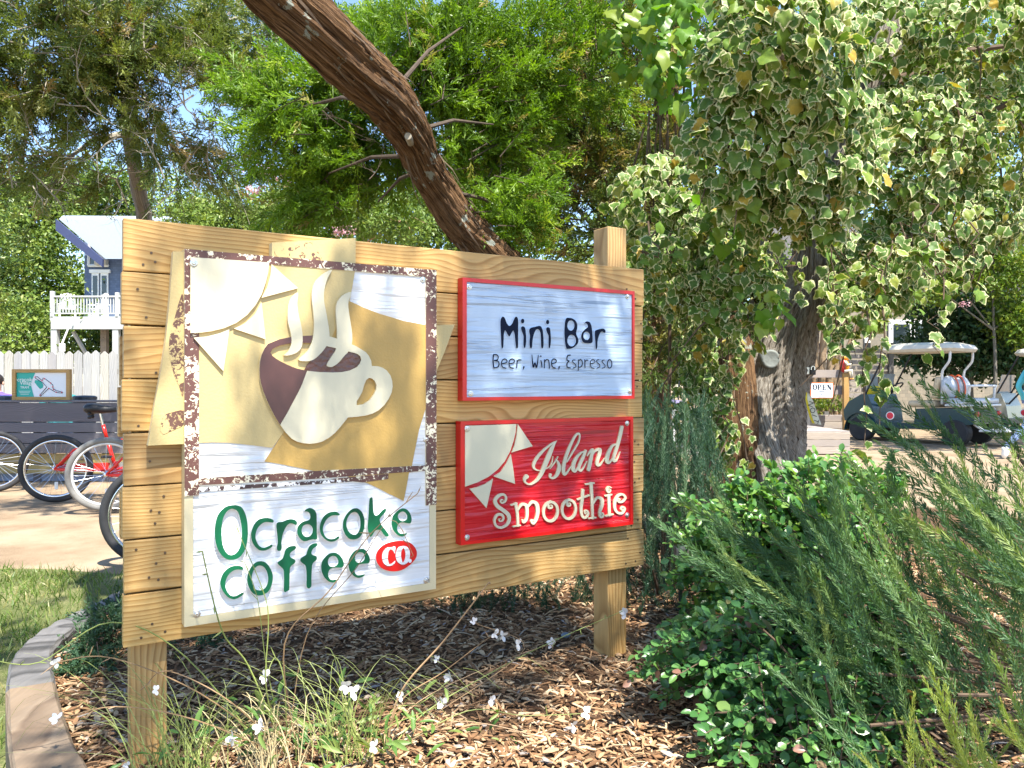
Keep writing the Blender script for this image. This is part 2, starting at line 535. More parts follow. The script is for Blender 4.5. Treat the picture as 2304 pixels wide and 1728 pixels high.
def leaf_oval(w=0.30, fold=0.12, curl=-0.08):
    """six-sided leaf with a creased midrib: all quads"""
    v = [[0, 0, 0], [0, 0.35, 0.0], [0, 0.72, curl * 0.5], [0, 1.0, curl]]
    for s in (1, -1):
        v += [[s * w * 0.85, 0.28, fold * 0.8], [s * w, 0.6, fold], [s * w * 0.55, 0.87, fold * 0.55 + curl * .7]]
    f = [[0, 4, 5, 1], [1, 5, 6, 2], [0, 1, 8, 7], [1, 2, 9, 8], [2, 6, 3, 3], [2, 3, 9, 9]]
    f = [[0, 4, 5, 1], [1, 5, 6, 2], [7, 0, 1, 8], [8, 1, 2, 9]]
    v[3] = [0, 0.98, curl]
    v.append([0.0, 1.0, curl])
    f += [[2, 6, 3, 10], [9, 2, 10, 3]]
    return np.array(v, float), np.array(f)

def unit(a):
    return a / (np.linalg.norm(a, axis=-1, keepdims=True) + 1e-9)

def leaf_cloud(rng, centre, radii, nclump, per, spread, size, shell=0.55, upb=0.5):
    """broad-leaf crown: clumps of leaves gathered towards the crown's outside"""
    d = unit(rng.normal(size=(nclump, 3)))
    r = (shell + (1 - shell) * rng.random(nclump)) ** 0.7
    c = np.asarray(centre) + d * r[:, None] * np.asarray(radii) * (1 + 0.22 * np.sin(d[:, :1] * 7 + d[:, 2:] * 5))
    sp = spread * rng.uniform(0.6, 1.4, nclump)
    p = np.repeat(c, per, 0) + rng.normal(size=(nclump * per, 3)) * np.repeat(sp, per)[:, None] * np.array([1, 1, 0.65])
    nr = rng.normal(size=p.shape) * 0.8 + np.array([0.1, -0.35, upb + 0.3])
    dr = rng.normal(size=p.shape) + np.array([0, 0, -0.25])
    tone = np.repeat(rng.random(nclump), per) * 0.55 + rng.random(len(p)) * 0.45
    return p, dr, nr, size * rng.uniform(0.6, 1.3, len(p)), tone

def bough_sprays(rng, p0, d0, length, n, size, droop=0.25, spread=0.75):
    """sprays set along one drooping cedar bough; returns centre line too"""
    t = np.sort(rng.random(n)) ** 0.75
    d0 = np.asarray(d0) / np.linalg.norm(d0)
    pos = p0 + d0 * (t * length)[:, None] + np.array([0, 0, -droop * length]) * (t ** 2)[:, None]
    dd = d0 + np.array([0, 0, -2 * droop]) * t[:, None] + rng.normal(size=(n, 3)) * spread
    sc = size * rng.uniform(0.65, 1.25, n)
    return pos, dd, sc
# ================================================================== materials in use
M = {}
M['pine'] = wood('pine_board', (0.57, 0.385, 0.155), (0.51, 0.325, 0.115), (0.36, 0.20, 0.055))
M['pine_post'] = wood('pine_post', (0.57, 0.38, 0.16), (0.51, 0.32, 0.12), (0.34, 0.19, 0.06), axis='Z', rings=12)
M['weathered'] = wood('weathered_timber', (0.17, 0.172, 0.178), (0.145, 0.146, 0.15), (0.05, 0.05, 0.05), axis='Y', rough=0.85, bump=0.9, knots=False, warp=0.12)
M['tan_timber'] = wood('tan_timber', (0.29, 0.225, 0.15), (0.26, 0.195, 0.125), (0.17, 0.12, 0.075), axis='Y', rough=0.8, bump=0.5, warp=0.12)
M['greywood'] = wood('greyed_timber', (0.42, 0.38, 0.35), (0.36, 0.33, 0.30), (0.22, 0.19, 0.17), axis='X', rough=0.85, knots=False)
M['fence_white'] = wood('whitewashed_picket', (0.41, 0.43, 0.44), (0.38, 0.40, 0.41), (0.28, 0.295, 0.305), axis='Z', rough=0.75, rings=8)
M['cream'] = paint('cream_paint', (0.62, 0.53, 0.33), 0.42, var=0.03, bump=0.05, bscale=180)
M['cream_pale'] = paint('pale_cream_paint', (0.60, 0.545, 0.385), 0.36, var=0.025, bump=0.04, bscale=160)
M['tan'] = paint('light_tan_paint', (0.49, 0.375, 0.165), 0.45, var=0.04, bump=0.10, bscale=140)
M['mustard'] = paint('mustard_tan_paint', (0.45, 0.28, 0.075), 0.45, var=0.04, bump=0.10, bscale=140)
M['brown'] = paint('coffee_brown_paint', (0.090, 0.036, 0.032), 0.35, var=0.08)
M['coffee'] = paint('dark_coffee_paint', (0.10, 0.035, 0.03), 0.2, var=0.25, scale=30, bump=0.2, bscale=70)
M['rust'] = distressed('brown_sponge_edge', (0.80, 0.72, 0.52), (0.110, 0.045, 0.035), 0.445, 75.0)
M['rust_tan'] = distressed('brown_sponge_patch', (0.11, 0.05, 0.035), (0.49, 0.375, 0.165), 0.50, 70)
M['black_edge'] = distressed('black_brown_edge', (0.80, 0.80, 0.80), (0.05, 0.025, 0.025), 0.46)
M['white_wood'] = blasted('white_blasted_wood', (0.70, 0.70, 0.70), (0.47, 0.48, 0.50))
M['blue_wood'] = blasted('pale_blue_blasted_wood', (0.44, 0.535, 0.66), (0.20, 0.27, 0.38))
M['red_wood'] = blasted('red_blasted_wood', (0.52, 0.010, 0.018), (0.30, 0.006, 0.012), rough=0.30)
M['red'] = paint('red_paint', (0.60, 0.010, 0.010), 0.28, var=0.04)
M['green'] = paint('green_letter_paint', (0.002, 0.105, 0.042), 0.5, var=0.4, scale=5.0, spec=0.3)
M['navy'] = paint('navy_letter_paint', (0.004, 0.009, 0.026), 0.7, var=0.2, spec=0.15)
M['letter_white'] = paint('letter_white', (0.80, 0.80, 0.78), 0.45, var=0.03)
M['letter_blue'] = paint('letter_side_blue', (0.60, 0.70, 0.82), 0.45, var=0.03)
M['steel'] = paint('galvanised_steel', (0.62, 0.61, 0.58), 0.32, 0.9, var=0.15)
M['nail'] = paint('dark_screw', (0.12, 0.08, 0.05), 0.5, 0.6)
M['black'] = paint('black_plastic', (0.018, 0.018, 0.02), 0.45)
M['rubber'] = paint('tyre_rubber', (0.022, 0.022, 0.024), 0.75, var=0.3, bump=0.2, bscale=120)
M['rubber_grey'] = paint('grey_tyre_rubber', (0.17, 0.165, 0.155), 0.8, var=0.2, bump=0.3, bscale=120)
M['chrome'] = paint('bright_metal', (0.72, 0.73, 0.75), 0.22, 1.0, var=0.05)
M['bike_red'] = paint('bike_red_paint', (0.62, 0.02, 0.012), 0.25)
M['bike_orange'] = paint('bike_orange_paint', (0.78, 0.13, 0.01), 0.25)
M['white'] = paint('white_paint', (0.78, 0.78, 0.76), 0.45, var=0.05)
M['white_metal'] = paint('white_enamel', (0.62, 0.62, 0.61), 0.3, var=0.04)
M['screen'] = paint('printed_white', (0.70, 0.73, 0.78), 0.35, var=0.02)
M['teal'] = paint('printed_teal', (0.01, 0.36, 0.30), 0.4, var=0.05)
M['ink'] = paint('printed_dark_line', (0.02, 0.02, 0.05), 0.5)
M['red_dot'] = paint('printed_red_dot', (0.70, 0.03, 0.05), 0.5)
M['slate'] = wood('slate_painted_board', (0.17, 0.165, 0.19), (0.155, 0.15, 0.175), (0.11, 0.105, 0.125), rough=0.6, knots=False, bump=0.1)
M['yellow_board'] = wood('yellow_pine_rail', (0.46, 0.38, 0.17), (0.42, 0.34, 0.14), (0.30, 0.23, 0.08), rough=0.7)
M['skin'] = paint('skin', (0.52, 0.30, 0.21), 0.5, var=0.06, scale=12)
M['hair'] = paint('dark_hair', (0.02, 0.013, 0.01), 0.5, var=0.4, scale=60)

# ================================================================== the big sign: its own frame
P0 = Vector((-1.011, 2.0, 0.0))
DX, DY = 0.8556, 0.5176
ANG = math.atan2(DY, DX)
ZTOP, ZBOT, SW = 1.615, 0.491, 1.766
BEDZ = 0.16

def S2(px, py, off):
    """pixel -> (u, z) on the sign plane moved 'off' metres towards the viewer"""
    rx, rz = (px - CX) / F, -(py - CY) / F
    ox, oy = P0.x + DY * off, P0.y - DX * off
    nx, ny = DY, -DX
    s = (ox * nx + oy * ny) / (rx * nx + ny)
    x, y = rx * s, s
    return ((x - ox) * DX + (y - oy) * DY, CAMZ + rz * s)

ZM = dict(Z1=(480, 1110, 9.2167), Z2=(700, 1100, 9.2167), Z3=(480, 1210, 9.2167), Z4=(700, 1190, 9.2167),
          Z5=(1100, 690, 7.3733), Z6=(1160, 930, 8.5077), Z7=(1080, 1060, 6.5059), Z8=(560, 590, 3.95),
          Za=(330, 500, 2.6757), Zb=(380, 1040, 3.4563), Zc=(980, 500, 3.606), Zd=(980, 900, 2.86))

def uv(z, pts, off):
    x0, y0, s = ZM[z]
    return [S2(x0 + p[0] / s, y0 + p[1] / s, off) for p in pts]

def extrude_flat(outline, holes, off0, off1, org):
    """outline/holes: (u, z) loops; front at off1 (towards the viewer), back open at off0"""
    mb = MB()
    loops = [outline] + holes
    n0 = 0
    vs = []
    for lp in loops: vs += [(u - org[0], -off1, z - org[1]) for u, z in lp]
    tri = tessellate_polygon([[Vector((u, z, 0)) for u, z in lp] for lp in loops])
    fs = []
    for a, b, c in tri:
        A, B, C = vs[a], vs[b], vs[c]
        cr = (B[0] - A[0]) * (C[2] - A[2]) - (B[2] - A[2]) * (C[0] - A[0])
        if abs(cr) < 1e-14: continue
        fs.append((a, b, c) if cr > 0 else (a, c, b))
    mb.add(vs, fs, 0)
    for lp in loops:
        n = len(lp)
        sv = [(u - org[0], -off1, z - org[1]) for u, z in lp] + [(u - org[0], -off0, z - org[1]) for u, z in lp]
        area = sum(lp[i][0] * lp[(i + 1) % n][1] - lp[(i + 1) % n][0] * lp[i][1] for i in range(n))
        if lp is not loops[0]: area = -area
        fq = []
        for i in range(n):
            j = (i + 1) % n
            fq.append((i, i + n, j + n, j) if area > 0 else (i, j, j + n, i + n))
        mb.add(sv, fq, 1)
    return mb

def shape(name, parent, org, z, pts, off0, off1, mat, side=None, holes=(), smooth=3, hz=None):
    def loop(p):
        q = catmull(p, smooth) if smooth > 1 else p
        return uv(z, q, off1)
    mb = extrude_flat(loop(pts), [loop(h) for h in holes], off0, off1, org)
    return mb.build(name, [mat, side or mat], parent)

def ell(cx, cy, rx, ry, n=20, rot=0.0):
    return [(cx + rx * math.cos(a) * math.cos(rot) - ry * math.sin(a) * math.sin(rot),
             cy + rx * math.cos(a) * math.sin(rot) + ry * math.sin(a) * math.cos(rot)) for a in (2 * PI * i / n for i in range(n))]

WSC = 0.84
def ribbon(mb, org, z, pts, off0, off1, closed=False, sub=5):
    """a stroke of varying width as a raised ribbon; pts = (x, y, width) in zoom pixels"""
    q = catmull(pts, sub, closed)
    n = len(q)
    L, Rr = [], []
    for i in range(n):
        a = q[i - 1] if (closed or i > 0) else q[i]
        b = q[(i + 1) % n] if (closed or i < n - 1) else q[i]
        tx, ty = b[0] - a[0], b[1] - a[1]
        d = math.hypot(tx, ty) or 1.0
        w = max(q[i][2] * WSC, 3) / 2
        L.append((q[i][0] - ty / d * w, q[i][1] + tx / d * w))
        Rr.append((q[i][0] + ty / d * w, q[i][1] - tx / d * w))
    if not closed:
        for end in (0, n - 1):
            i0, i1 = (0, 1) if end == 0 else (n - 1, n - 2)
            tx, ty = q[i0][0] - q[i1][0], q[i0][1] - q[i1][1]
            d = math.hypot(tx, ty) or 1.0
            w = max(q[i0][2] * WSC, 3) / 2
            for a in ((30, 60) if True else ()):
                ca, sa = math.cos(R(a)) * w, math.sin(R(a)) * w
                cx, cy = q[i0][0] + tx / d * sa, q[i0][1] + ty / d * sa
                nx_, ny_ = (-ty / d, tx / d) if end else (ty / d, -tx / d)
                l_ = (cx + nx_ * ca, cy + ny_ * ca); r_ = (cx - nx_ * ca, cy - ny_ * ca)
                if end == 0: L.insert(0, l_); Rr.insert(0, r_)
                else: L.append(l_); Rr.append(r_)
    Lu, Ru = uv(z, L, off1), uv(z, Rr, off1)
    n = len(Lu)
    vs = [(u - org[0], -off1, v - org[1]) for u, v in Lu] + [(u - org[0], -off1, v - org[1]) for u, v in Ru]
    fs = []
    for i in range(n if closed else n - 1):
        j = (i + 1) % n
        fs.append((i, j, n + j, n + i))
    mb.add(vs, fs, 0)
    vb = [(u - org[0], -off0, v - org[1]) for u, v in Lu] + [(u - org[0], -off0, v - org[1]) for u, v in Ru]
    f2 = []
    m = n if closed else n - 1
    for i in range(m):
        j = (i + 1) % n
        f2.append((i, i + 2 * n, j + 2 * n, j)); f2.append((n + i, n + j, 3 * n + j, 3 * n + i))
    if not closed:
        f2 += [(0, n, 3 * n, 2 * n), (n - 1, 3 * n - 1, 4 * n - 1, 2 * n - 1)]
    mb.add(vs + vb, f2, 1)

def stroke_letter(name, parent, org, z, strokes, off0, off1, mat, side, closed=()):
    mb = MB()
    for k, st in enumerate(strokes):
        ribbon(mb, org, z, st, off0, off1 + 0.00025 * k, closed=(k in closed))
    return mb.build(name, [mat, side], parent)

def bolt(parent, org, px, py, off):
    u, v = S2(px, py, off)
    b = MB()
    Mx = Matrix.Translation((u - org[0], -off, v - org[1])) @ Matrix.Rotation(R(90), 4, 'X')
    b.lathe([(0.0095, 0.0), (0.0095, 0.0016), (0.0085, 0.0022), (0.0055, 0.0024)], 20, M=Mx)
    b.lathe([(0.0056, 0.0022), (0.0056, 0.0050), (0.0040, 0.0062), (0.0024, 0.0062), (0.0020, 0.0045)], 12, M=Mx)
    return b.build('bolt', M['steel'], parent, smooth=False)

rnd = random.Random(4)

def sign_empty(name, label, cat, u, z):
    p = P0 + Vector((DX * u, DY * u, 0))
    return thing(name, label, cat, (p.x, p.y, z), ANG)

# ---------------------------------------------------------------- timber stand
stand = sign_empty('sign_stand', 'large honey pine plank sign stand on two square posts in the mulch bed', 'sign', 0, 0)
PH = (ZTOP - ZBOT) / 8
for i in range(8):
    dl, dr = rnd.uniform(-0.004, 0.003), rnd.uniform(-0.010, 0.004)
    if i == 0 or i == 7: dl, dr = 0.0, 0.0
    b = MB().box((0, 0, 0), (SW - dl + dr, 0.038, PH - (0.0045 if i else 0.003)), b=0.003)
    o = b.build('plank', M['pine'], stand, loc=(SW / 2 + (dl + dr) / 2, 0.019 + rnd.uniform(0, 0.0015), ZTOP - PH * (i + 0.5)))
    o.rotation_euler = (0, rnd.uniform(-0.0009, 0.0009), 0)
for i in range(8):
    dl = rnd.uniform(-0.012, 0.012)
    b = MB().box((0, 0, 0), (SW - abs(dl), 0.038, PH - 0.004), b=0.003)
    b.build('plank', M['pine'], stand, loc=(SW / 2 + dl, 0.019 + 0.038 + 0.0905, ZTOP - PH * (i + 0.5) - 0.02))
PW = 0.089
for ux, top in ((0.065, ZTOP - 0.03), (SW - 0.098, ZTOP + 0.155)):
    b = MB().box((0, 0, 0), (PW, PW, top + 0.25), b=0.004)
    b.build('post', M['pine_post'], stand, loc=(ux, 0.0385 + PW / 2, (top - 0.25) / 2))
scr = MB()
for i in range(8):
    for ux in (0.05, 0.085, SW - 0.03, SW - 0.075):
        for k in (0.25, 0.55, 0.8):
            if rnd.random() < 0.55: continue
            uu = ux + rnd.uniform(-0.02, 0.02); zz = ZTOP - PH * (i + k) + rnd.uniform(-.012, .012)
            Mx = Matrix.Translation((uu, -0.0002, zz)) @ Matrix.Rotation(R(90), 4, 'X')
            scr.lathe([(0.0034, -0.001), (0.0034, 0.0010), (0.0015, 0.0012)], 10, M=Mx)
tag(scr.build('screw_heads', M['nail'], stand), kind='stuff')

# ---------------------------------------------------------------- coffee sign
T = 0.048
uL, zB = S2(419.1, 1410.4, T); uR = S2(981.0, 1319.2, T)[0]; zT = S2(410.3, 561.7, T)[1]; zTr = S2(980.2, 606.5, T)[1]
uL = (uL + S2(410.3, 561.7, T)[0]) / 2
zT = (zT + zTr) / 2
corg = (uL, zB)
coffee = sign_empty('coffee_sign', 'tall carved coffee sign with steaming cup, tan patches and green lettering', 'sign', uL, zB)
def crect(name, u0, u1, z0, z1, o0, o1, mat, side=None):
    return extrude_flat([(u0, z0), (u1, z0), (u1, z1), (u0, z1)], [], o0, o1, corg).build(name, [mat, side or mat], coffee)
crect('backing_board', uL, uR, zB, zT, 0.0012, T - 0.004, M['cream'])
bw = 0.022
# bare cream rim round the lower half, sponged brown rim round the upper half
zMid = S2(398, 1118, T)[1]
crect('rim', uL, uL + bw, zB, zMid, T - 0.006, T, M['cream'])
crect('rim', uR - bw, uR, zB, S2(981, 1135, T)[1], T - 0.006, T, M['cream'])
crect('rim', uL + bw, uR - bw, zB, zB + bw, T - 0.006, T, M['cream'])
bwl = 0.036
crect('sponged_edge', uL, uL + bwl, zMid + 0.0005, zT, T - 0.006, T + 0.004, M['rust'], M['cream'])
crect('sponged_edge', uR - bwl, uR, S2(981, 1135, T)[1] + 0.0005, zT, T - 0.006, T + 0.004, M['rust'], M['cream'])
crect('sponged_edge', uL + bwl, uR - bwl, zT - 0.023, zT, T - 0.006, T + 0.0035, M['rust'], M['cream'])
crect('white_panel', uL + bw + 0.0005, uR - bw - 0.0005, zB + bw + 0.0005, zT - 0.02, T - 0.006, T - 0.0015, M['white_wood'])
fl = T - 0.012
shape('tan_flap', coffee, corg, 'Za', [(160, 175), (225, 178), (225, 1335), (8, 1345), (45, 1120), (85, 900), (118, 690), (140, 450)], 0.0014, fl, M['tan'], M['cream'], smooth=1)
shape('tan_flap', coffee, corg, 'Za', [(755, 122), (1258, 95), (1258, 262), (755, 225)], 0.0016, fl, M['tan'], M['cream'], smooth=1)
shape('tan_flap', coffee, corg, 'Za', [(1732, 622), (1855, 615), (1828, 690), (1790, 790), (1745, 895), (1732, 895)], 0.0018, fl, M['tan'], M['cream'], smooth=1)
for pts in ([(200, 465), (222, 470), (222, 1020), (195, 985), (170, 930), (150, 860), (135, 780), (140, 680), (165, 590)],
            [(105, 1165), (150, 1145), (222, 1135), (222, 1215), (185, 1240), (135, 1262), (98, 1275), (80, 1235)],
            [(775, 165), (870, 150), (960, 122), (1010, 130), (1030, 175), (1048, 225), (900, 218), (790, 208)],
            [(1738, 660), (1752, 668), (1756, 780), (1752, 830), (1738, 880)]):
    shape('sponged_patch', coffee, corg, 'Za', pts, fl - 0.001, fl + 0.0012, M['rust_tan'], M['tan'], smooth=3)
TAN = [(250, 195), (1256, 280), (1240, 380), (1222, 475), (825, 1265), (757, 1358), (680, 1348), (600, 1338), (500, 1328), (400, 1325), (250, 1330)]
MUS = [(1222, 475), (1310, 515), (1400, 550), (1550, 595), (1712, 624), (1712, 1020), (1680, 1120), (1640, 1250), (1610, 1400), (1590, 1506), (1050, 1506), (980, 1492), (900, 1475), (800, 1455), (710, 1440), (760, 1363), (825, 1265)]
shape('tan_patch', coffee, corg, 'Za', TAN, T - 0.004, T + 0.0015, M['tan'], smooth=1)
shape('mustard_patch', coffee, corg, 'Za', MUS, T - 0.004, T + 0.0008, M['mustard'], smooth=1)
shape('mustard_patch', coffee, corg, 'Zb', [(1370, 105), (1868, 76), (1858, 140), (1845, 210), (1826, 302), (1760, 268), (1700, 240), (1620, 198), (1550, 165), (1450, 130)], T - 0.004, T + 0.0009, M['mustard'], smooth=1)
shape('sponged_edge', coffee, corg, 'Za', [(258, 1546), (1000, 1498), (1708, 1462), (1708, 1494), (1400, 1516), (1000, 1546), (258, 1586)], T - 0.004, T + 0.003, M['rust'], M['cream'], smooth=1)
shape('sponged_edge', coffee, corg, 'Za', [(268, 1602), (600, 1580), (1000, 1558), (1250, 1545), (1250, 1560), (1005, 1578), (600, 1604), (268, 1628)], T - 0.004, T + 0.002, M['black_edge'], M['cream'], smooth=1)
shape('sponged_edge', coffee, corg, 'Za', [(1110, 1546), (1300, 1527), (1456, 1515), (1456, 1545), (1300, 1566)], T - 0.004, T + 0.0022, M['rust'], M['cream'], smooth=1)
sunp = T + 0.011
shape('sun', coffee, corg, 'Za', [(264, 210), (500, 226), (738, 242), (732, 300), (718, 360), (692, 435), (655, 500), (605, 558), (540, 606), (465, 638), (390, 656), (330, 664), (264, 667)], T, sunp, M['cream_pale'], M['cream'], smooth=1)
for p in ([(752, 252), (912, 397), (692, 455), (725, 395), (745, 320)], [(692, 482), (704, 590), (716, 705), (525, 640), (590, 612), (650, 555)], [(498, 645), (482, 770), (462, 897), (283, 695), (360, 688), (440, 668)]):
    shape('sun_ray', coffee, corg, 'Za', p, T, sunp - 0.001, M['cream_pale'], M['cream'], smooth=1)
cup = shape('cup', coffee, corg, 'Z8', [(700, 655), (750, 668), (790, 683), (850, 704), (910, 728), (960, 750), (1000, 775), (1040, 800), (1065, 830), (1088, 878), (1092, 922), (1150, 925), (1190, 938), (1225, 962), (1258, 1005), (1274, 1055), (1278, 1105), (1270, 1155), (1245, 1210), (1205, 1268), (1155, 1315), (1100, 1345), (1040, 1362), (960, 1374), (880, 1380),
    (850, 1418), (810, 1468), (765, 1518), (710, 1562), (650, 1595), (600, 1608), (540, 1614), (480, 1608), (430, 1595), (380, 1568), (325, 1510), (280, 1445), (340, 1342), (400, 1230), (440, 1155), (475, 1080), (518, 965), (620, 976), (750, 980), (830, 976), (900, 962), (960, 932), (988, 900), (1000, 868), (992, 838), (970, 818), (940, 806), (885, 793), (800, 770), (690, 745)],
    T, T + 0.011, M['cream_pale'], M['cream'], holes=[[(1068, 1028), (1095, 1033), (1120, 1055), (1135, 1090), (1133, 1130), (1110, 1180), (1075, 1225), (1020, 1262), (958, 1272), (958, 1235), (985, 1195), (1008, 1150), (1025, 1090), (1042, 1048)]], smooth=1)
shape('cup_side', coffee, corg, 'Z8', [(568, 650), (480, 655), (380, 663), (270, 685), (170, 725), (140, 765), (115, 820), (100, 880), (95, 950), (97, 1020), (110, 1085), (130, 1150), (160, 1225), (190, 1290), (230, 1368), (275, 1443), (338, 1342), (398, 1230), (438, 1155), (473, 1080), (516, 965), (430, 945), (380, 927), (330, 905), (280, 880), (240, 855), (210, 832), (192, 805), (210, 770), (270, 740), (380, 718), (480, 716), (548, 718)],
    T, T + 0.0108, M['brown'], M['cream'], smooth=1)
shape('coffee', coffee, corg, 'Z8', [(688, 742), (775, 766), (880, 791), (955, 808), (1000, 850), (985, 905), (940, 945), (880, 970), (780, 982), (690, 980), (590, 975), (495, 958), (520, 910), (560, 866), (620, 825)], T, T + 0.006, M['coffee'], smooth=1)
for p in ([(438, 272), (400, 290), (360, 350), (345, 440), (350, 540), (375, 640), (378, 720), (352, 790), (315, 828), (370, 825), (430, 800), (470, 750), (478, 660), (465, 560), (440, 450), (430, 360)],
          [(738, 65), (700, 140), (672, 240), (668, 340), (690, 460), (713, 600), (715, 670), (690, 745), (620, 830), (560, 872), (500, 880), (445, 865), (520, 790), (565, 690), (580, 560), (570, 420), (558, 290), (580, 190), (650, 110)],
          [(912, 265), (840, 290), (790, 345), (772, 420), (780, 540), (785, 640), (775, 770), (740, 830), (695, 905), (700, 925), (740, 930), (800, 890), (850, 830), (888, 790), (915, 725), (918, 640), (905, 540), (888, 430), (885, 350)]):
    shape('steam_wisp', coffee, corg, 'Z8', p, T, T + 0.0114, M['cream_pale'], M['cream'], smooth=3)
LET = [
 ('Z1', [(430,243),(510,252),(580,285),(630,350),(670,440),(698,550),(712,650),(718,850),(700,1010),(660,1160),(580,1290),(480,1360),(380,1382),(280,1365),(180,1290),(95,1165),(45,1000),(30,850),(40,650),(90,460),(190,330),(300,262)],
  [[(410,320),(500,372),(550,500),(585,700),(592,850),(580,1000),(545,1130),(480,1230),(400,1275),(330,1270),(260,1215),(200,1090),(178,950),(172,800),(178,650),(210,500),(270,390),(340,335)]]),
 ('Z1', [(1105,507),(1190,522),(1245,555),(1250,590),(1225,608),(1150,597),(1060,600),(970,660),(905,750),(875,870),(885,960),(930,1060),(990,1115),(1060,1125),(1130,1100),(1200,1065),(1228,1075),(1215,1110),(1130,1165),(1040,1190),(950,1175),(870,1110),(810,1010),(780,880),(795,770),(850,640),(930,550),(1020,515)], []),
 ('Z1', [(1350,597),(1430,590),(1520,552),(1600,533),(1680,548),(1735,595),(1732,640),(1710,657),(1650,630),(1600,620),(1545,650),(1490,725),(1440,850),(1420,950),(1412,1050),(1420,1130),(1400,1180),(1365,1195),(1330,1180),(1316,1120),(1333,1040),(1333,950),(1318,800),(1306,680),(1315,625)], []),
 ('Z1', [(1890,372),(1920,330),(2000,303),(2080,330),(2135,410),(2145,550),(2145,800),(2150,945),(2060,955),(1990,970),(1930,990),(1870,990),(1800,940),(1750,860),(1738,790),(1755,690),(1810,620),(1880,580),(1960,562),(2005,520),(2008,455),(1985,405),(1940,378)],
  [[(1955,640),(2020,665),(2060,730),(2055,810),(2010,880),(1945,905),(1880,880),(1838,820),(1835,740),(1870,670)]]),
 ('Z2', [(480,468),(540,480),(592,525),(575,550),(500,545),(420,560),(330,625),(270,730),(245,820),(255,900),(290,980),(350,1030),(430,1042),(500,1025),(545,992),(580,990),(575,1025),(520,1070),(440,1095),(360,1085),(270,1025),(200,930),(178,820),(195,700),(260,575),(350,500),(420,475)], []),
 ('Z2', [(915,400),(985,415),(1060,490),(1105,620),(1110,750),(1085,880),(1020,990),(940,1040),(860,1050),(780,1025),(710,950),(665,840),(658,750),(675,640),(740,520),(830,430)],
  [[(900,478),(960,505),(1005,580),(1022,690),(1015,800),(985,890),(930,945),(875,950),(810,915),(760,850),(735,760),(735,680),(770,580),(830,505)]]),
 ('Z2', [(1245,173),(1275,190),(1282,300),(1290,440),(1310,520),(1345,552),(1400,530),(1470,450),(1530,408),(1555,425),(1540,480),(1480,550),(1430,610),(1430,680),(1470,760),(1550,860),(1610,950),(1600,985),(1545,985),(1500,940),(1450,865),(1390,845),(1330,865),(1290,930),(1240,995),(1210,965),(1180,870),(1172,780),(1185,600),(1195,450),(1203,280),(1215,200)], []),
 ('Z2', [(1920,402),(1990,430),(2055,510),(2085,620),(2075,690),(2040,718),(1960,705),(1880,695),(1820,720),(1785,800),(1800,880),(1850,925),(1900,930),(1985,915),(1975,945),(1910,985),(1850,982),(1770,935),(1700,850),(1668,740),(1675,640),(1710,540),(1790,450),(1860,410)],
  [[(1895,470),(1950,490),(1990,550),(1985,620),(1940,660),(1880,668),(1830,640),(1800,590),(1810,530),(1850,485)]]),
 ('Z3', [(480,578),(560,585),(620,625),(615,660),(580,665),(500,658),(420,680),(340,740),(280,830),(250,950),(260,1050),(310,1150),(380,1205),(450,1208),(520,1180),(590,1140),(630,1140),(615,1180),(540,1235),(450,1272),(380,1268),(290,1220),(200,1110),(150,990),(145,900),(190,760),(270,660),(370,595)], []),
 ('Z3', [(990,485),(1080,510),(1170,610),(1225,740),(1235,830),(1215,960),(1160,1090),(1070,1165),(980,1195),(900,1190),(800,1130),(730,1010),(700,880),(715,760),(780,610),(880,510)],
  [[(970,575),(1040,600),(1100,680),(1135,800),(1130,920),(1090,1020),(1020,1080),(950,1088),(880,1070),(830,1000),(800,900),(802,780),(840,670),(900,595)]]),
 ('Z3', [(1660,165),(1700,172),(1718,205),(1690,245),(1640,275),(1595,320),(1585,370),(1610,410),(1680,445),(1703,480),(1690,520),(1630,570),(1592,620),(1585,700),(1580,850),(1575,1060),(1560,1090),(1500,1125),(1475,1120),(1458,1080),(1465,950),(1465,800),(1455,670),(1410,610),(1345,550),(1330,510),(1370,480),(1435,430),(1465,350),(1500,240),(1570,185)], []),
 ('Z3', [(2110,112),(2150,118),(2155,150),(2130,185),(2070,225),(2035,300),(2050,350),(2120,375),(2148,410),(2140,460),(2080,510),(2050,570),(2040,700),(2035,850),(2035,990),(2010,1035),(1975,1052),(1945,1030),(1930,970),(1935,800),(1925,650),(1905,570),(1830,510),(1800,460),(1830,410),(1920,355),(1945,280),(1990,180),(2050,130)], []),
 ('Z4', [(475,492),(540,508),(620,580),(668,670),(678,730),(665,780),(630,803),(540,800),(450,805),(390,840),(355,910),(360,980),(400,1045),(450,1058),(510,1050),(570,1045),(550,1075),(500,1105),(430,1110),(360,1085),(280,1010),(225,900),(208,800),(220,700),(270,610),(350,530),(420,498)],
  [[(465,562),(520,580),(558,650),(560,710),(520,760),(460,785),(400,780),(360,740),(348,680),(370,610),(415,572)]]),
 ('Z4', [(1050,415),(1110,425),(1170,500),(1215,600),(1215,670),(1190,712),(1120,722),(1020,730),(950,770),(905,850),(910,910),(950,955),(1000,962),(1060,950),(1115,942),(1090,980),(1020,1012),(960,1012),(880,970),(800,870),(775,760),(780,660),(820,560),(890,470),(970,425)],
  [[(1020,485),(1080,500),(1110,570),(1105,630),(1060,680),(1000,703),(950,690),(915,640),(910,580),(940,520),(980,492)]]),
]
for z, o_, h in LET:
    shape('letter', coffee, corg, z, o_, T - 0.003, T + 0.012, M['green'], M['letter_white'], holes=h, smooth=3)
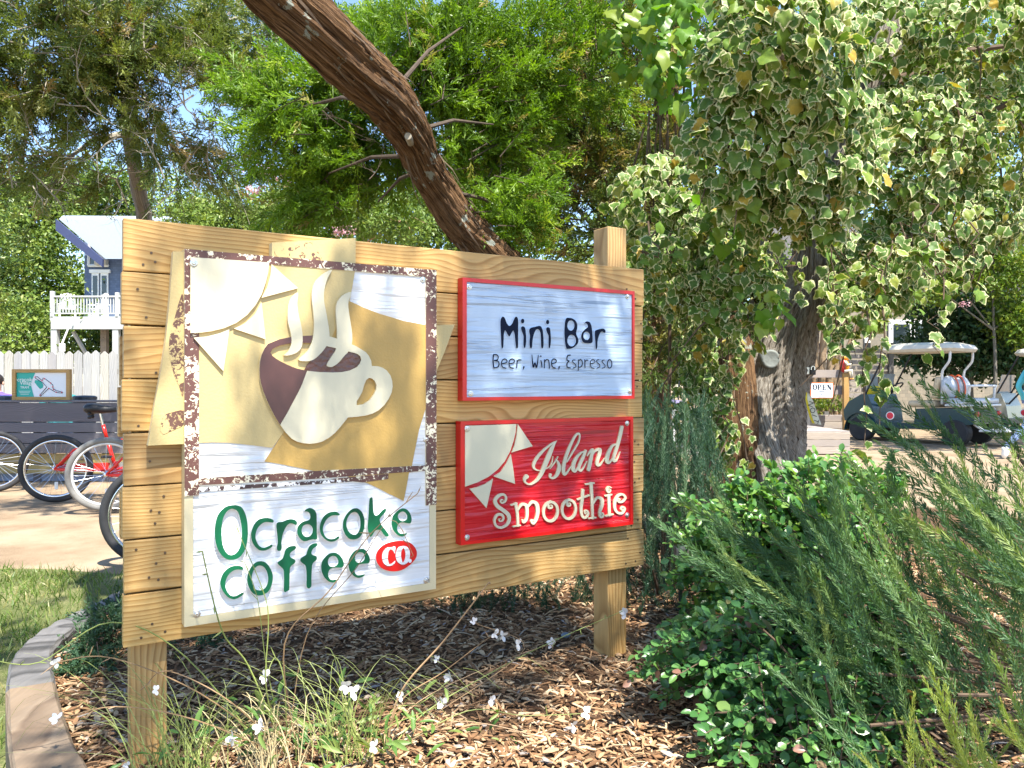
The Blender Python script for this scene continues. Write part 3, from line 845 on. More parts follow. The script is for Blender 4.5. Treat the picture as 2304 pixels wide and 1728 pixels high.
ov = shape('oval_badge', coffee, corg, 'Z4', [(1870,245),(2000,265),(2110,330),(2180,430),(2195,520),(2170,610),(2090,710),(1980,800),(1860,860),(1740,880),(1620,872),(1500,835),(1410,765),(1355,670),(1345,570),(1365,480),(1430,390),(1540,310),(1700,260)], T - 0.003, T + 0.008, M['red'], M['letter_white'])
shape('letter', ov, corg, 'Z4', [(1640,385),(1690,378),(1745,365),(1748,440),(1735,515),(1700,450),(1640,420),(1600,500),(1590,600),(1605,690),(1630,735),(1690,710),(1745,662),(1735,710),(1680,755),(1610,772),(1545,750),(1490,680),(1475,580),(1490,490),(1540,420),(1590,388)], T + 0.007, T + 0.0098, M['white_wood'], M['letter_white'], smooth=2)
shape('letter', ov, corg, 'Z4', [(1920,353),(1990,370),(2040,440),(2052,530),(2040,620),(1990,710),(1920,745),(1870,738),(1800,690),(1762,610),(1758,530),(1775,450),(1820,380),(1880,360)], T + 0.007, T + 0.0098, M['white_wood'], M['letter_white'],
      holes=[[(1915,395),(1950,460),(1960,550),(1945,640),(1905,705),(1880,640),(1865,550),(1875,460)]], smooth=2)
shape('full_stop', ov, corg, 'Z4', ell(2050, 662, 36, 40), T + 0.007, T + 0.0099, M['white_wood'], M['letter_white'], smooth=1)
for z, x, y in (('Za', 283, 245), ('Za', 1662, 345), ('Za', 288, 1365), ('Za', 1683, 1307), ('Zb', 217, 1182), ('Zb', 2001, 918)):
    x0, y0, s = ZM[z]
    bolt(coffee, corg, x0 + x / s, y0 + y / s, sunp if (x == 283) else T - 0.001)

# ---------------------------------------------------------------- two red-framed signs
def framed_sign(name, label, z, outer, inner, t, face_mat):
    o_ = uv(z, outer, t)
    u0 = (o_[0][0] + o_[3][0]) / 2; u1 = (o_[1][0] + o_[2][0]) / 2
    z1 = (o_[0][1] + o_[1][1]) / 2; z0 = (o_[2][1] + o_[3][1]) / 2
    i_ = uv(z, inner, t)
    a0 = (i_[0][0] + i_[3][0]) / 2; a1 = (i_[1][0] + i_[2][0]) / 2
    b1 = (i_[0][1] + i_[1][1]) / 2; b0 = (i_[2][1] + i_[3][1]) / 2
    org = (u0, z0)
    e = sign_empty(name, label, 'sign', u0, z0)
    extrude_flat([(u0, z0), (u1, z0), (u1, z1), (u0, z1)], [[(a0, b0), (a0, b1), (a1, b1), (a1, b0)]], 0.0012, t, org).build('frame', M['red'], e)
    extrude_flat([(a0 + .0003, b0 + .0003), (a1 - .0003, b0 + .0003), (a1 - .0003, b1 - .0003), (a0 + .0003, b1 - .0003)], [], 0.002, t - 0.005, org).build('panel', face_mat, e)
    return e, org
t2 = 0.036
mini, morg = framed_sign('bar_sign', 'pale blue carved sign with navy lettering in a red frame', 'Zc',
    [(218, 455), (1615, 553), (1617, 1427), (222, 1455)], [(250, 488), (1597, 580), (1600, 1403), (258, 1425)], t2, M['blue_wood'])
smo, sorg = framed_sign('smoothie_sign', 'glossy red carved sign with cream script lettering and cream sun', 'Zd',
    [(158, 137), (1272, 107), (1273, 798), (165, 938)], [(188, 160), (1255, 128), (1255, 780), (190, 915)], t2, M['red_wood'])
lo0, lo1 = t2 - 0.005, t2 + 0.0005
MINI = [
 ([(235,165),(265,190),(295,270),(340,318),(385,280),(420,200),(450,165),(482,200),(487,330),(485,500),(485,660),(465,692),(447,665),(435,550),(425,450),(405,395),(380,430),(340,495),(310,460),(270,392),(250,450),(245,560),(240,660),(222,692),(207,660),(200,500),(192,350),(192,230),(210,180)], []),
 ([(560,325),(598,345),(612,430),(620,520),(615,620),(597,688),(575,650),(572,560),(572,480),(550,420),(533,360),(540,335)], []),
 ([(760,335),(850,320),(890,380),(905,500),(907,640),(890,692),(868,670),(863,560),(855,440),(835,390),(800,372),(765,410),(735,500),(722,600),(718,660),(702,694),(680,670),(672,580),(680,490),(668,400),(690,355)], []),
 ([(980,340),(1012,360),(1025,450),(1030,560),(1022,640),(1008,692),(990,660),(988,560),(988,480),(965,430),(950,375),(960,348)], []),
 ([(1300,185),(1370,190),(1430,225),(1465,290),(1465,360),(1450,420),(1455,470),(1485,540),(1480,600),(1440,650),(1380,690),(1300,700),(1275,660),(1260,580),(1252,450),(1255,330),(1265,240),(1280,200)], [ell(1360,312,58,86), ell(1372,562,70,97)]),
 ([(1590,262),(1630,242),(1680,265),(1705,340),(1718,450),(1722,560),(1700,605),(1640,605),(1580,600),(1545,560),(1530,500),(1545,430),(1590,380),(1630,350),(1642,320),(1625,285)], [ell(1620,483,52,70)]),
 ([(1770,395),(1840,370),(1900,365),(1935,395),(1930,430),(1910,430),(1880,412),(1850,430),(1820,500),(1803,580),(1800,660),(1785,705),(1770,680),(1765,580),(1757,480),(1758,420)], []),
]
ml = []
for o_, h in MINI:
    ml.append(shape('letter', mini, morg, 'Z5', o_, lo0, lo1, M['navy'], M['letter_blue'], holes=h))
shape('letter_dot', ml[1], morg, 'Z5', ell(560, 238, 29, 38), lo0, lo1, M['navy'], M['letter_blue'], smooth=1)
shape('letter_dot', ml[3], morg, 'Z5', ell(975, 255, 27, 36), lo0, lo1, M['navy'], M['letter_blue'], smooth=1)
def sw(p, w=24): return [(x, y, w) for x, y in p]
def e_(x): return [sw([(212 + x, 945), (288 + x, 928), (298 + x, 890), (262 + x, 866), (222 + x, 890), (210 + x, 950), (230 + x, 1003), (282 + x, 1021)], 21)]
SMALL = [
 [sw([(76, 795), (68, 900), (80, 1010)], 26), sw([(75, 797), (130, 797), (155, 835), (140, 880), (92, 890)], 22), sw([(95, 893), (150, 905), (168, 950), (148, 1000), (82, 1016)], 24)],
 e_(0), e_(124),
 [sw([(470, 890), (462, 1012)], 22), sw([(470, 920), (490, 882), (535, 884)], 22)],
 [[(580, 1000, 34), (574, 1020, 24), (568, 1047, 8)]],
 [[(715, 800, 14), (722, 900, 24), (737, 1005, 28), (763, 930, 24), (790, 1008, 28), (810, 900, 24), (820, 802, 12)]],
 [[(862, 890, 18), (874, 940, 24), (880, 1003, 20)], [(862, 818, 26), (862, 826, 26)]],
 [sw([(922, 880), (922, 1015)], 20), sw([(924, 925), (948, 882), (985, 884), (997, 930), (1003, 1018)], 21)],
 [sw([(1045, 947), (1108, 926), (1117, 890), (1080, 866), (1047, 895), (1040, 950), (1060, 1000), (1105, 1021)], 21)],
 [[(1168, 1000, 34), (1162, 1020, 24), (1156, 1045, 8)]],
 [sw([(1350, 803), (1305, 815), (1295, 880), (1330, 905), (1298, 935), (1300, 1000), (1350, 1016)], 24)],
 [sw([(1430, 885), (1395, 885), (1390, 915), (1435, 960), (1440, 1000), (1400, 1018)], 18)],
 [sw([(1485, 880), (1485, 980), (1480, 1058)], 20), sw([(1490, 900), (1520, 874), (1548, 910), (1546, 970), (1515, 1003), (1490, 998)], 20)],
 [sw([(1590, 880), (1595, 1013)], 20), sw([(1595, 922), (1615, 888), (1643, 887)], 18)],
 [sw([(1685, 945), (1750, 930), (1755, 895), (1720, 875), (1690, 900), (1682, 950), (1700, 1005), (1745, 1024)], 18)],
 [sw([(1820, 880), (1790, 890), (1795, 920), (1835, 960), (1835, 1000), (1795, 1018)], 17)],
 [sw([(1910, 885), (1878, 895), (1885, 925), (1922, 965), (1922, 1005), (1880, 1020)], 17)],
]
for st in SMALL:
    stroke_letter('letter', mini, morg, 'Z5', st, lo0, lo1 - 0.001, M['navy'], M['letter_blue'])
stroke_letter('letter', mini, morg, 'Z5', [[(x, y, 20) for x, y in ell(2003, 948, 37, 70, 14)]], lo0, lo1 - 0.001, M['navy'], M['letter_blue'], closed=(0,))
for x, y in ((273, 525), (1555, 602), (285, 1390), (1577, 1370)):
    bolt(mini, morg, 980 + x / 3.606, 500 + y / 3.606, t2 - 0.005)
ISL = [
 [[(798, 525, 8), (740, 555, 26), (680, 595, 36), (560, 690, 50), (430, 830, 64), (360, 950, 66), (350, 1030, 52), (400, 1083, 34), (485, 1096, 20)],
  [(775, 545, 14), (715, 635, 70), (645, 800, 100), (570, 980, 100), (505, 1140, 85), (425, 1265, 66), (330, 1340, 46), (258, 1358, 36), (188, 1318, 46), (178, 1255, 70), (215, 1210, 100)],
  [(590, 1060, 18), (655, 1020, 18), (700, 940, 18), (722, 820, 8)]],
 [[(662, 1062, 10), (740, 960, 26), (815, 830, 20)], [(785, 890, 30), (835, 985, 66), (830, 1090, 84), (785, 1195, 66), (715, 1243, 46), (662, 1215, 46), (672, 1172, 58)]],
 [[(985, 930, 24), (1100, 740, 34), (1205, 560, 34), (1232, 450, 28), (1212, 388, 42), (1150, 430, 46), (1060, 600, 58), (980, 800, 68), (930, 980, 76), (918, 1090, 78), (940, 1172, 56), (1000, 1120, 36), (1066, 1015, 12)]],
 [[(1335, 735, 30), (1260, 755, 40), (1170, 850, 66), (1112, 980, 84), (1108, 1080, 84), (1150, 1108, 46), (1215, 1010, 34), (1290, 860, 20)], [(1345, 715, 56), (1290, 860, 68), (1222, 1010, 62), (1228, 1085, 58), (1280, 1078, 38), (1372, 915, 10)]],
 [[(1375, 820, 12), (1420, 745, 42), (1470, 700, 60)], [(1480, 690, 50), (1450, 850, 76), (1402, 1080, 76)], [(1445, 850, 20), (1520, 725, 40), (1612, 690, 74), (1612, 770, 76), (1572, 900, 72), (1568, 980, 72), (1625, 980, 40), (1715, 855, 10)]],
 [[(1935, 595, 38), (1860, 620, 50), (1782, 760, 76), (1752, 900, 86), (1785, 948, 56), (1845, 890, 30), (1925, 740, 18)], [(2040, 262, 72), (2000, 450, 72), (1945, 650, 72), (1888, 830, 66), (1885, 910, 58), (1940, 888, 40), (2008, 735, 12)]],
]
for st in ISL:
    stroke_letter('letter', smo, sorg, 'Z6', st, lo0, lo1, M['cream_pale'], M['cream'])
SMO = [
 [[(342, 440, 8), (333, 418, 16), (303, 435, 24), (325, 468, 28), (372, 440, 36), (383, 385, 36), (345, 342, 40), (275, 362, 54), (224, 430, 60), (255, 510, 66), (340, 572, 66), (415, 640, 66), (428, 720, 56), (390, 790, 46), (310, 828, 40), (238, 800, 40), (216, 720, 40), (252, 645, 44), (310, 635, 46), (345, 675, 38), (335, 722, 28), (293, 735, 22), (280, 705, 16), (308, 700, 8)]],
 [[(525, 475, 50), (552, 640, 46), (558, 800, 44)], [(458, 497, 28), (540, 472, 30)], [(490, 812, 26), (592, 793, 26)],
  [(560, 570, 24), (612, 490, 44), (678, 500, 56), (692, 590, 52), (684, 700, 44), (640, 752, 34), (624, 715, 24), (650, 722, 10)],
  [(708, 525, 22), (768, 452, 44), (832, 482, 62), (848, 590, 62), (828, 700, 50), (785, 766, 40), (754, 735, 30), (780, 716, 18), (794, 745, 8)]],
 [[(x, y, 46) for x, y in ell(1036, 592, 104, 140, 18, 0.08)], [(1040, 436, 24), (1003, 480, 30), (1012, 535, 42), (1056, 535, 30), (1052, 498, 20), (1028, 505, 8)]],
 [[(x, y, 44) for x, y in ell(1305, 560, 100, 138, 18, 0.08)], [(1310, 408, 22), (1276, 450, 30), (1288, 505, 42), (1324, 500, 28), (1318, 468, 18), (1298, 474, 8)]],
 [[(1508, 278, 52), (1500, 400, 52), (1482, 560, 50), (1502, 660, 44), (1550, 680, 40), (1588, 622, 38), (1565, 576, 30), (1534, 590, 26), (1544, 624, 18), (1562, 605, 8)], [(1435, 415, 30), (1600, 353, 30)]],
 [[(1628, 180, 54), (1642, 400, 48), (1652, 690, 44)], [(1550, 192, 28), (1670, 174, 28)], [(1595, 692, 26), (1697, 680, 26)],
  [(1662, 475, 22), (1718, 392, 40), (1785, 412, 60), (1788, 500, 56), (1757, 600, 44), (1767, 672, 38), (1806, 660, 34), (1804, 620, 24), (1778, 612, 16), (1780, 642, 8)]],
 [[(1888, 352, 50), (1897, 645, 46)], [(1838, 362, 26), (1930, 343, 26)], [(1845, 656, 26), (1950, 632, 26)],
  [(1926, 242, 18), (1885, 230, 28), (1860, 275, 34), (1887, 308, 34), (1914, 284, 24), (1900, 260, 14), (1880, 276, 8)]],
 [[(2032, 432, 8), (2050, 425, 16), (2044, 402, 20), (2014, 418, 20), (2032, 452, 24), (2090, 448, 32), (2132, 390, 38), (2090, 340, 36), (2022, 362, 42), (1977, 450, 50), (1978, 550, 46), (2022, 610, 40), (2088, 612, 40), (2124, 552, 34), (2094, 522, 28), (2066, 556, 24), (2094, 574, 16), (2102, 550, 8)]],
]
for k, st in enumerate(SMO):
    stroke_letter('letter', smo, sorg, 'Z7', st, lo0, lo1, M['cream_pale'], M['cream'], closed=(0,) if k in (2, 3) else ())
shape('sun', smo, sorg, 'Zd', [(190, 166), (520, 155), (515, 210), (502, 265), (480, 330), (445, 395), (400, 448), (340, 495), (270, 530), (190, 558)], lo0, lo1 - 0.0005, M['cream_pale'], M['cream'], smooth=1)
for p in ([(530, 155), (625, 297), (490, 337), (508, 295), (522, 230)], [(485, 350), (500, 440), (512, 540), (375, 492), (420, 462), (455, 410)], [(370, 507), (350, 600), (328, 695), (220, 572), (270, 560), (320, 540)]):
    shape('sun_ray', smo, sorg, 'Zd', p, lo0, lo1 - 0.0006, M['cream_pale'], M['cream'], smooth=1)
for x, y, o_ in ((203, 185, lo1), (1232, 150, t2 - .005), (202, 885, t2 - .005), (1232, 740, t2 - .005)):
    bolt(smo, sorg, 980 + x / 2.86, 900 + y / 2.86, o_)
# ================================================================== ground
def ground_mat(name, stops, scale, bump=0.4, fine=140.0):
    m, t, n, l, p = nt(name)
    tc = N(n, 'ShaderNodeTexCoord')
    a = N(n, 'ShaderNodeTexNoise', i_Scale=scale, i_Detail=8.0, i_Roughness=0.65); l.new(tc.outputs['Object'], a.inputs['Vector'])
    b = N(n, 'ShaderNodeTexNoise', i_Scale=fine, i_Detail=3.0, i_Roughness=0.7); l.new(tc.outputs['Object'], b.inputs['Vector'])
    s = N(n, 'ShaderNodeMath', operation='MULTIPLY_ADD'); s.inputs[1].default_value = 0.5
    h = N(n, 'ShaderNodeMath', operation='MULTIPLY'); h.inputs[1].default_value = 0.5
    l.new(b.outputs['Fac'], s.inputs[0]); l.new(a.outputs['Fac'], h.inputs[0]); l.new(h.outputs[0], s.inputs[2])
    r = ramp(n, stops); l.new(s.outputs[0], r.inputs['Fac']); l.new(r.outputs['Color'], p.inputs['Base Color'])
    p.inputs['Roughness'].default_value = 0.95; p.inputs['Specular IOR Level'].default_value = 0.1
    bp = N(n, 'ShaderNodeBump', i_Strength=bump, i_Distance=0.02); l.new(s.outputs[0], bp.inputs['Height']); l.new(bp.outputs['Normal'], p.inputs['Normal'])
    return m
M['sand'] = ground_mat('sandy_gravel', [(0.36, (0.14, 0.092, 0.058)), (0.48, (0.26, 0.19, 0.122)), (0.62, (0.37, 0.29, 0.20))], 1.6)
M['soil'] = ground_mat('bed_soil', [(0.35, (0.045, 0.028, 0.018)), (0.5, (0.11, 0.065, 0.038)), (0.65, (0.24, 0.15, 0.085))], 9.0, 0.8)
M['lawn_soil'] = ground_mat('lawn_soil', [(0.35, (0.06, 0.075, 0.025)), (0.5, (0.11, 0.125, 0.045)), (0.66, (0.30, 0.26, 0.14))], 2.2, 0.5)
g = MB()
NX, NY = 60, 60
gx = [-260 + 520 * i / NX for i in range(NX + 1)]; gy = [-60 + 420 * j / NY for j in range(NY + 1)]
g.add([(x, y, 0) for y in gy for x in gx], [(j * (NX + 1) + i, j * (NX + 1) + i + 1, (j + 1) * (NX + 1) + i + 1, (j + 1) * (NX + 1) + i) for j in range(NY) for i in range(NX)])
tag(g.build('ground', M['sand']), kind='structure')

# lawn between the bed edging and the sandy yard
lw = MB()
lp = [(-9.0, 0.6), (-1.0, 0.6), (-1.0, 3.6), (-1.7, 4.6), (-2.4, 4.75), (-3.2, 4.9), (-4.2, 4.6), (-5.5, 4.9), (-7.0, 4.5), (-9.0, 4.8)]
q = catmull(lp, 6)
lw.add([(x, y, 0.004) for x, y in q], [tuple(range(len(q)))])
tag(lw.build('lawn', M['lawn_soil']), kind='structure')

# timber edging: flat boards set round the bed, traced on the plane of their top
EZ = 0.20
x0, y0, s_ = 0, 1200, 3.1414
def GE(x, y): return G(x0 + x / s_, y0 + y / s_, EZ)
outer = [G(60, 1900, EZ), GE(80, 1659), GE(48, 1400), GE(38, 1110), GE(60, 930), GE(110, 835), GE(180, 760), GE(280, 682), GE(400, 615), GE(550, 545), GE(690, 480), GE(770, 438), GE(850, 402)]
inner = [G(300, 1900, EZ), GE(635, 1659), GE(490, 1380), GE(395, 1050), GE(372, 900), GE(380, 815), GE(440, 740), GE(520, 672), GE(590, 625), GE(670, 575), GE(745, 520), GE(800, 492), GE(850, 470)]
edging = thing('timber_edging', 'curved weathered timber edging boards round the mulch bed', 'edging', tuple((outer[6] + inner[6]) * 0.5 * 1.0)[:2] + (0,))
eo = edging.location.copy()
segs = [(0, 3, 'tan_timber'), (3, 10, 'weathered'), (10, 12, 'weathered')]
for a, b, mt in segs:
    mb = MB()
    oo = catmull([tuple(p) for p in outer[a:b + 1]], 4, False); ii = catmull([tuple(p) for p in inner[a:b + 1]], 4, False)
    n = len(oo)
    vs = []
    for k in range(n):
        o1, i1 = Vector(oo[k]), Vector(ii[k])
        if k == 0: d = (Vector(oo[1]) - Vector(oo[0])).normalized() * 0.004; o1 += d; i1 += d
        if k == n - 1: d = (Vector(oo[-2]) - Vector(oo[-1])).normalized() * 0.004; o1 += d; i1 += d
        wz = 0.004 * math.sin(k * 1.7)
        e = (o1 - i1).normalized() * 0.012
        for p, z in ((i1, -0.02), (i1, EZ - 0.012 + wz), (i1 + e, EZ + wz), (o1 - e, EZ + wz), (o1, EZ - 0.012 + wz), (o1, -0.02)):
            vs.append((p.x - eo.x, p.y - eo.y, z))
    fs = [(k * 6 + j, k * 6 + j + 1, (k + 1) * 6 + j + 1, (k + 1) * 6 + j) for k in range(n - 1) for j in range(5)]
    fs += [tuple(range(6)), tuple((n - 1) * 6 + j for j in range(6))[::-1]]
    mb.add(vs, fs)
    mb.build('edging_board', M[mt], edging)

# mulch bed: gently heaped sheet inside the edging
rg = np.random.default_rng(11)
def bedz(x, y):
    h = 0.145 + 0.022 * noise.noise(Vector((x * 1.3, y * 1.3, 0))) + 0.010 * noise.noise(Vector((x * 5, y * 5, 3)))
    return h
bed_in = [(p.x + 0.01, p.y) for p in inner]
bl = [(-0.5, 0.3)] + [(p.x - 0.05, p.y) for p in inner] + [(-1.5, 4.3), (-0.9, 4.9), (0.0, 5.1), (1.2, 5.2), (2.2, 6.2), (3.6, 6.4), (4.6, 5.0), (4.9, 3.0), (4.6, 0.3)]
def inside(x, y, poly):
    c = False; n = len(poly)
    for i in range(n):
        x1, y1 = poly[i]; x2, y2 = poly[i - 1]
        if (y1 > y) != (y2 > y) and x < (x2 - x1) * (y - y1) / (y2 - y1) + x1: c = not c
    return c
bm_ = MB(); step = 0.06; idx = {}
xs = np.arange(-2.2, 5.0, step); ys = np.arange(0.3, 6.5, step)
for i, x in enumerate(xs):
    for j, y in enumerate(ys):
        if inside(x, y, bl):
            idx[(i, j)] = len(bm_.v); bm_.v.append((x, y, bedz(x, y)))
for (i, j) in list(idx):
    q = [(i, j), (i + 1, j), (i + 1, j + 1), (i, j + 1)]
    if all(k in idx for k in q): bm_.f.append(tuple(idx[k] for k in q)); bm_.m.append(0)
# skirt down to the ground along the open rim
from collections import Counter
cnt = Counter()
for f in list(bm_.f):
    for a, b in zip(f, f[1:] + f[:1]): cnt[(a, b)] += 1
for (a, b) in list(cnt):
    if (b, a) not in cnt:
        n0 = len(bm_.v)
        bm_.v += [(bm_.v[a][0], bm_.v[a][1], -0.02), (bm_.v[b][0], bm_.v[b][1], -0.02)]
        bm_.f.append((b, a, n0, n0 + 1)); bm_.m.append(0)
tag(bm_.build('mulch_bed', M['soil'], smooth=True), kind='structure')

# chips of bark and shredded wood
def chip(seed, lng, wd, th):
    r = np.random.default_rng(seed)
    v = []
    for sx, x in ((-1, -0.5), (0, 0.0), (1, 0.5)):
        w = wd * (1.0 if sx == 0 else r.uniform(0.35, 0.9)); zc = 0.06 * lng * (1 if sx == 0 else 0)
        v += [[x * lng, -w / 2 + r.normal() * .05 * wd, zc], [x * lng, w / 2, zc], [x * lng, w / 2, zc + th], [x * lng, -w / 2, zc + th]]
    f = [[0, 3, 2, 1], [8, 9, 10, 11]]
    for k in (0, 4): f += [[k + a, k + (a + 1) % 4, k + 4 + (a + 1) % 4, k + 4 + a] for a in (1, 2, 3)]
    return np.array(v, float), np.array(f)
CH = [chip(1, 1, 0.42, 0.07), chip(2, 1, 0.30, 0.06), chip(3, 1, 0.6, 0.08), chip(4, 1, 0.10, 0.03)]
M['chips'] = leafmat('bark_chips', [(0.0, (0.10, 0.05, 0.026)), (0.25, (0.22, 0.12, 0.06)), (0.5, (0.32, 0.19, 0.10)), (0.75, (0.43, 0.285, 0.16)), (0.92, (0.55, 0.42, 0.27)), (1.0, (0.24, 0.22, 0.22))], trans=0.0, rough=0.85, spec=0.15)
grp = []
inpoly = [(p.x, p.y) for p in inner] + [(-1.5, 4.2), (0.0, 5.0), (2.6, 5.0), (2.6, 0.5), (-0.3, 0.5)]
for k, (tv, tf) in enumerate(CH):
    n = (11000, 11500, 4500, 14000)[k]
    x = rg.uniform(-2.0, 2.6, n * 2); y = 1.7 + 3.2 * rg.random(n * 2) ** 1.5
    keep = np.array([inside(a, b, inpoly) for a, b in zip(x, y)])
    x, y = x[keep][:n], y[keep][:n]
    z = np.array([bedz(a, b) for a, b in zip(x, y)]) + rg.uniform(0.0, 0.016, len(x))
    th = rg.uniform(0, 2 * PI, len(x))
    d = np.stack([np.cos(th), np.sin(th), rg.normal(size=len(x)) * 0.22], 1)
    nr = np.stack([rg.normal(size=len(x)) * 0.3, rg.normal(size=len(x)) * 0.3, np.ones(len(x))], 1)
    Mx = frames(d, rg, nrm=nr)
    Mx = np.stack([Mx[:, :, 1], -Mx[:, :, 0], Mx[:, :, 2]], 2)
    sc = (0.022, 0.031, 0.020, 0.050)[k] * rg.uniform(0.5, 1.5, len(x))
    grp.append((tv, tf, Mx, np.stack([x, y, z], 1), sc, None, None))
me = batch_mesh('mulch_chips', grp, M['chips'], rg)
tag(put(bpy.data.objects.new('mulch_chips', me)), 'brown bark chips and shredded wood mulch covering the bed', 'mulch', kind='stuff')

# lawn grass
BL_V = np.array([[-0.05, 0, 0], [0.05, 0, 0], [0.035, 0.55, 0.08], [-0.035, 0.55, 0.08], [0.006, 1.0, 0.35], [-0.006, 1.0, 0.35]], float)
BL_F = np.array([[0, 1, 2, 3], [3, 2, 4, 5]])
M['grass'] = leafmat('grass_blades', [(0.0, (0.07, 0.12, 0.02)), (0.5, (0.12, 0.19, 0.035)), (0.8, (0.18, 0.23, 0.06)), (1.0, (0.36, 0.30, 0.13))], trans=0.3)
n = 26000
x = -5.2 + 4.0 * rg.random(n); y = 1.9 + 3.2 * rg.random(n) ** 1.1
lpoly = [(-9, 1.5)] + [(p.x - 0.01, p.y) for p in outer] + [(-1.2, 4.6), (-2.4, 4.75), (-3.2, 4.9), (-4.2, 4.6), (-5.5, 4.9), (-9, 4.8)]
keep = np.array([inside(a, b, lpoly) for a, b in zip(x, y)])
dens = np.array([noise.noise(Vector((a * 1.6, b * 1.6, 5))) for a, b in zip(x, y)])
keep &= rg.random(n) < np.clip(0.75 + dens * 1.2, 0.1, 1)
x, y = x[keep], y[keep]
d = np.stack([rg.normal(size=len(x)) * 0.45, rg.normal(size=len(x)) * 0.45, np.ones(len(x))], 1)
sc = rg.uniform(0.03, 0.075, len(x))
me = batch_mesh('lawn_grass', [(BL_V, BL_F, frames(d, rg), np.stack([x, y, np.full(len(x), 0.003)], 1), sc, None, None)], M['grass'], rg)
tag(put(bpy.data.objects.new('lawn_grass', me)), 'short patchy lawn grass outside the timber edging', 'grass', kind='stuff')

# ================================================================== trees
M['cedar_bark'] = bark('cedar_bark', (0.014, 0.008, 0.005), (0.115, 0.060, 0.028), (0.31, 0.18, 0.09), lichen=(0.36, 0.38, 0.32))
M['silver_bark'] = bark('silver_bark', (0.030, 0.022, 0.016), (0.25, 0.21, 0.165), (0.52, 0.475, 0.41))
M['grey_bark'] = bark('grey_bark', (0.06, 0.05, 0.04), (0.17, 0.15, 0.12), (0.30, 0.28, 0.24))
M['myrtle_bark'] = bark('crape_myrtle_bark', (0.22, 0.13, 0.07), (0.36, 0.24, 0.14), (0.46, 0.34, 0.22))
M['cedar'] = leafmat('cedar_foliage', [(0.0, (0.075, 0.150, 0.010)), (0.35, (0.140, 0.245, 0.014)), (0.7, (0.215, 0.330, 0.020)), (0.93, (0.30, 0.39, 0.04)), (1.0, (0.30, 0.22, 0.09))], trans=0.38, tint=1.6)
M['cedar_dull'] = leafmat('cedar_foliage_dull', [(0.0, (0.060, 0.100, 0.024)), (0.45, (0.125, 0.170, 0.036)), (0.8, (0.205, 0.225, 0.055)), (1.0, (0.28, 0.19, 0.08))], trans=0.28)
M['oak'] = leafmat('oak_foliage', [(0.0, (0.045, 0.090, 0.016)), (0.5, (0.115, 0.180, 0.028)), (0.85, (0.18, 0.25, 0.045)), (1.0, (0.24, 0.28, 0.07))], trans=0.25)
M['bright_leaf'] = leafmat('sunlit_broad_leaves', [(0.0, (0.07, 0.14, 0.015)), (0.5, (0.13, 0.21, 0.025)), (1.0, (0.24, 0.26, 0.04))], trans=0.35)  # sunlit look put into a lighter, yellower leaf tone
M['dark_leaf'] = leafmat('dark_evergreen_leaves', [(0.0, (0.020, 0.055, 0.020)), (0.6, (0.04, 0.09, 0.03)), (1.0, (0.08, 0.14, 0.045))], trans=0.2)
M['blossom'] = leafmat('pink_blossom', [(0.0, (0.62, 0.30, 0.42)), (1.0, (0.80, 0.52, 0.60))], trans=0.3, tint=1.0)
M['twig'] = paint('grey_twig', (0.26, 0.23, 0.18), 0.9, var=0.3, scale=20)
M['twig_dark'] = paint('dull_branch', (0.065, 0.045, 0.03), 0.9, var=0.35, scale=20)
M['brown_twig'] = paint('brown_twig', (0.10, 0.065, 0.04), 0.9, var=0.3, scale=20)

def trunk_mesh(name, pts, rad, mat, n=56, sub=10, ridge=0.12, lobes=3, lobe_amp=0.08, twist=0.6, seed=0, cap=True):
    """bark-ridged limb swept along pts"""
    q = catmull([tuple(p) + (r,) for p, r in zip(pts, rad)], sub, False)
    vs, fs, buv = [], [], []
    up = None; along = 0.0; prev = None
    for i, p4 in enumerate(q):
        p = Vector(p4[:3]); r = p4[3]
        a = Vector(q[max(i - 1, 0)][:3]); b = Vector(q[min(i + 1, len(q) - 1)][:3])
        t = (b - a).normalized()
        if up is None: up = t.orthogonal().normalized()
        up = (up - t * up.dot(t)).normalized(); side = t.cross(up)
        if prev is not None: along += (p - prev).length
        prev = p
        for j in range(n):
            th = 2 * PI * j / n
            tw = th + along * twist
            f1 = noise.noise(Vector((math.cos(tw) * 5.5, math.sin(tw) * 5.5, along * 1.3 + seed * 7)))
            f2 = noise.noise(Vector((math.cos(tw) * 19, math.sin(tw) * 19, along * 1.6 + seed * 3)))
            f3 = noise.noise(Vector((math.cos(th) * 1.2, math.sin(th) * 1.2, along * 2.2 + seed)))
            rr = r * (1 + lobe_amp * math.cos(lobes * tw + seed) + ridge * (0.7 * f1 + 0.45 * f2) + 0.10 * f3)
            vs.append(p + (up * math.cos(th) + side * math.sin(th)) * rr)
            buv.append((math.cos(tw) * (r / 0.13), along, math.sin(tw) * (r / 0.13)))
    m = len(q)
    for i in range(m - 1):
        for j in range(n):
            j2 = (j + 1) % n
            fs.append((i * n + j, i * n + j2, (i + 1) * n + j2, (i + 1) * n + j))
    if cap: fs.append(tuple((m - 1) * n + j for j in range(n)))
    me = bpy.data.meshes.new(name)
    me.from_pydata([tuple(v) for v in vs], [], fs)
    at = me.attributes.new('buv', 'FLOAT_VECTOR', 'POINT')
    at.data.foreach_set('vector', np.array(buv, np.float32).ravel())
    me.materials.append(mat); me.shade_smooth()
    return me

def limb(name, parent, pts, rad, mat, **kw):
    inv = parent.location if parent else Vector((0, 0, 0))
    if parent and parent.parent: inv = inv + parent.parent.location
    pts = [Vector(p) - inv for p in pts]
    return put(bpy.data.objects.new(name, trunk_mesh(name, pts, rad, mat, **kw)), parent)

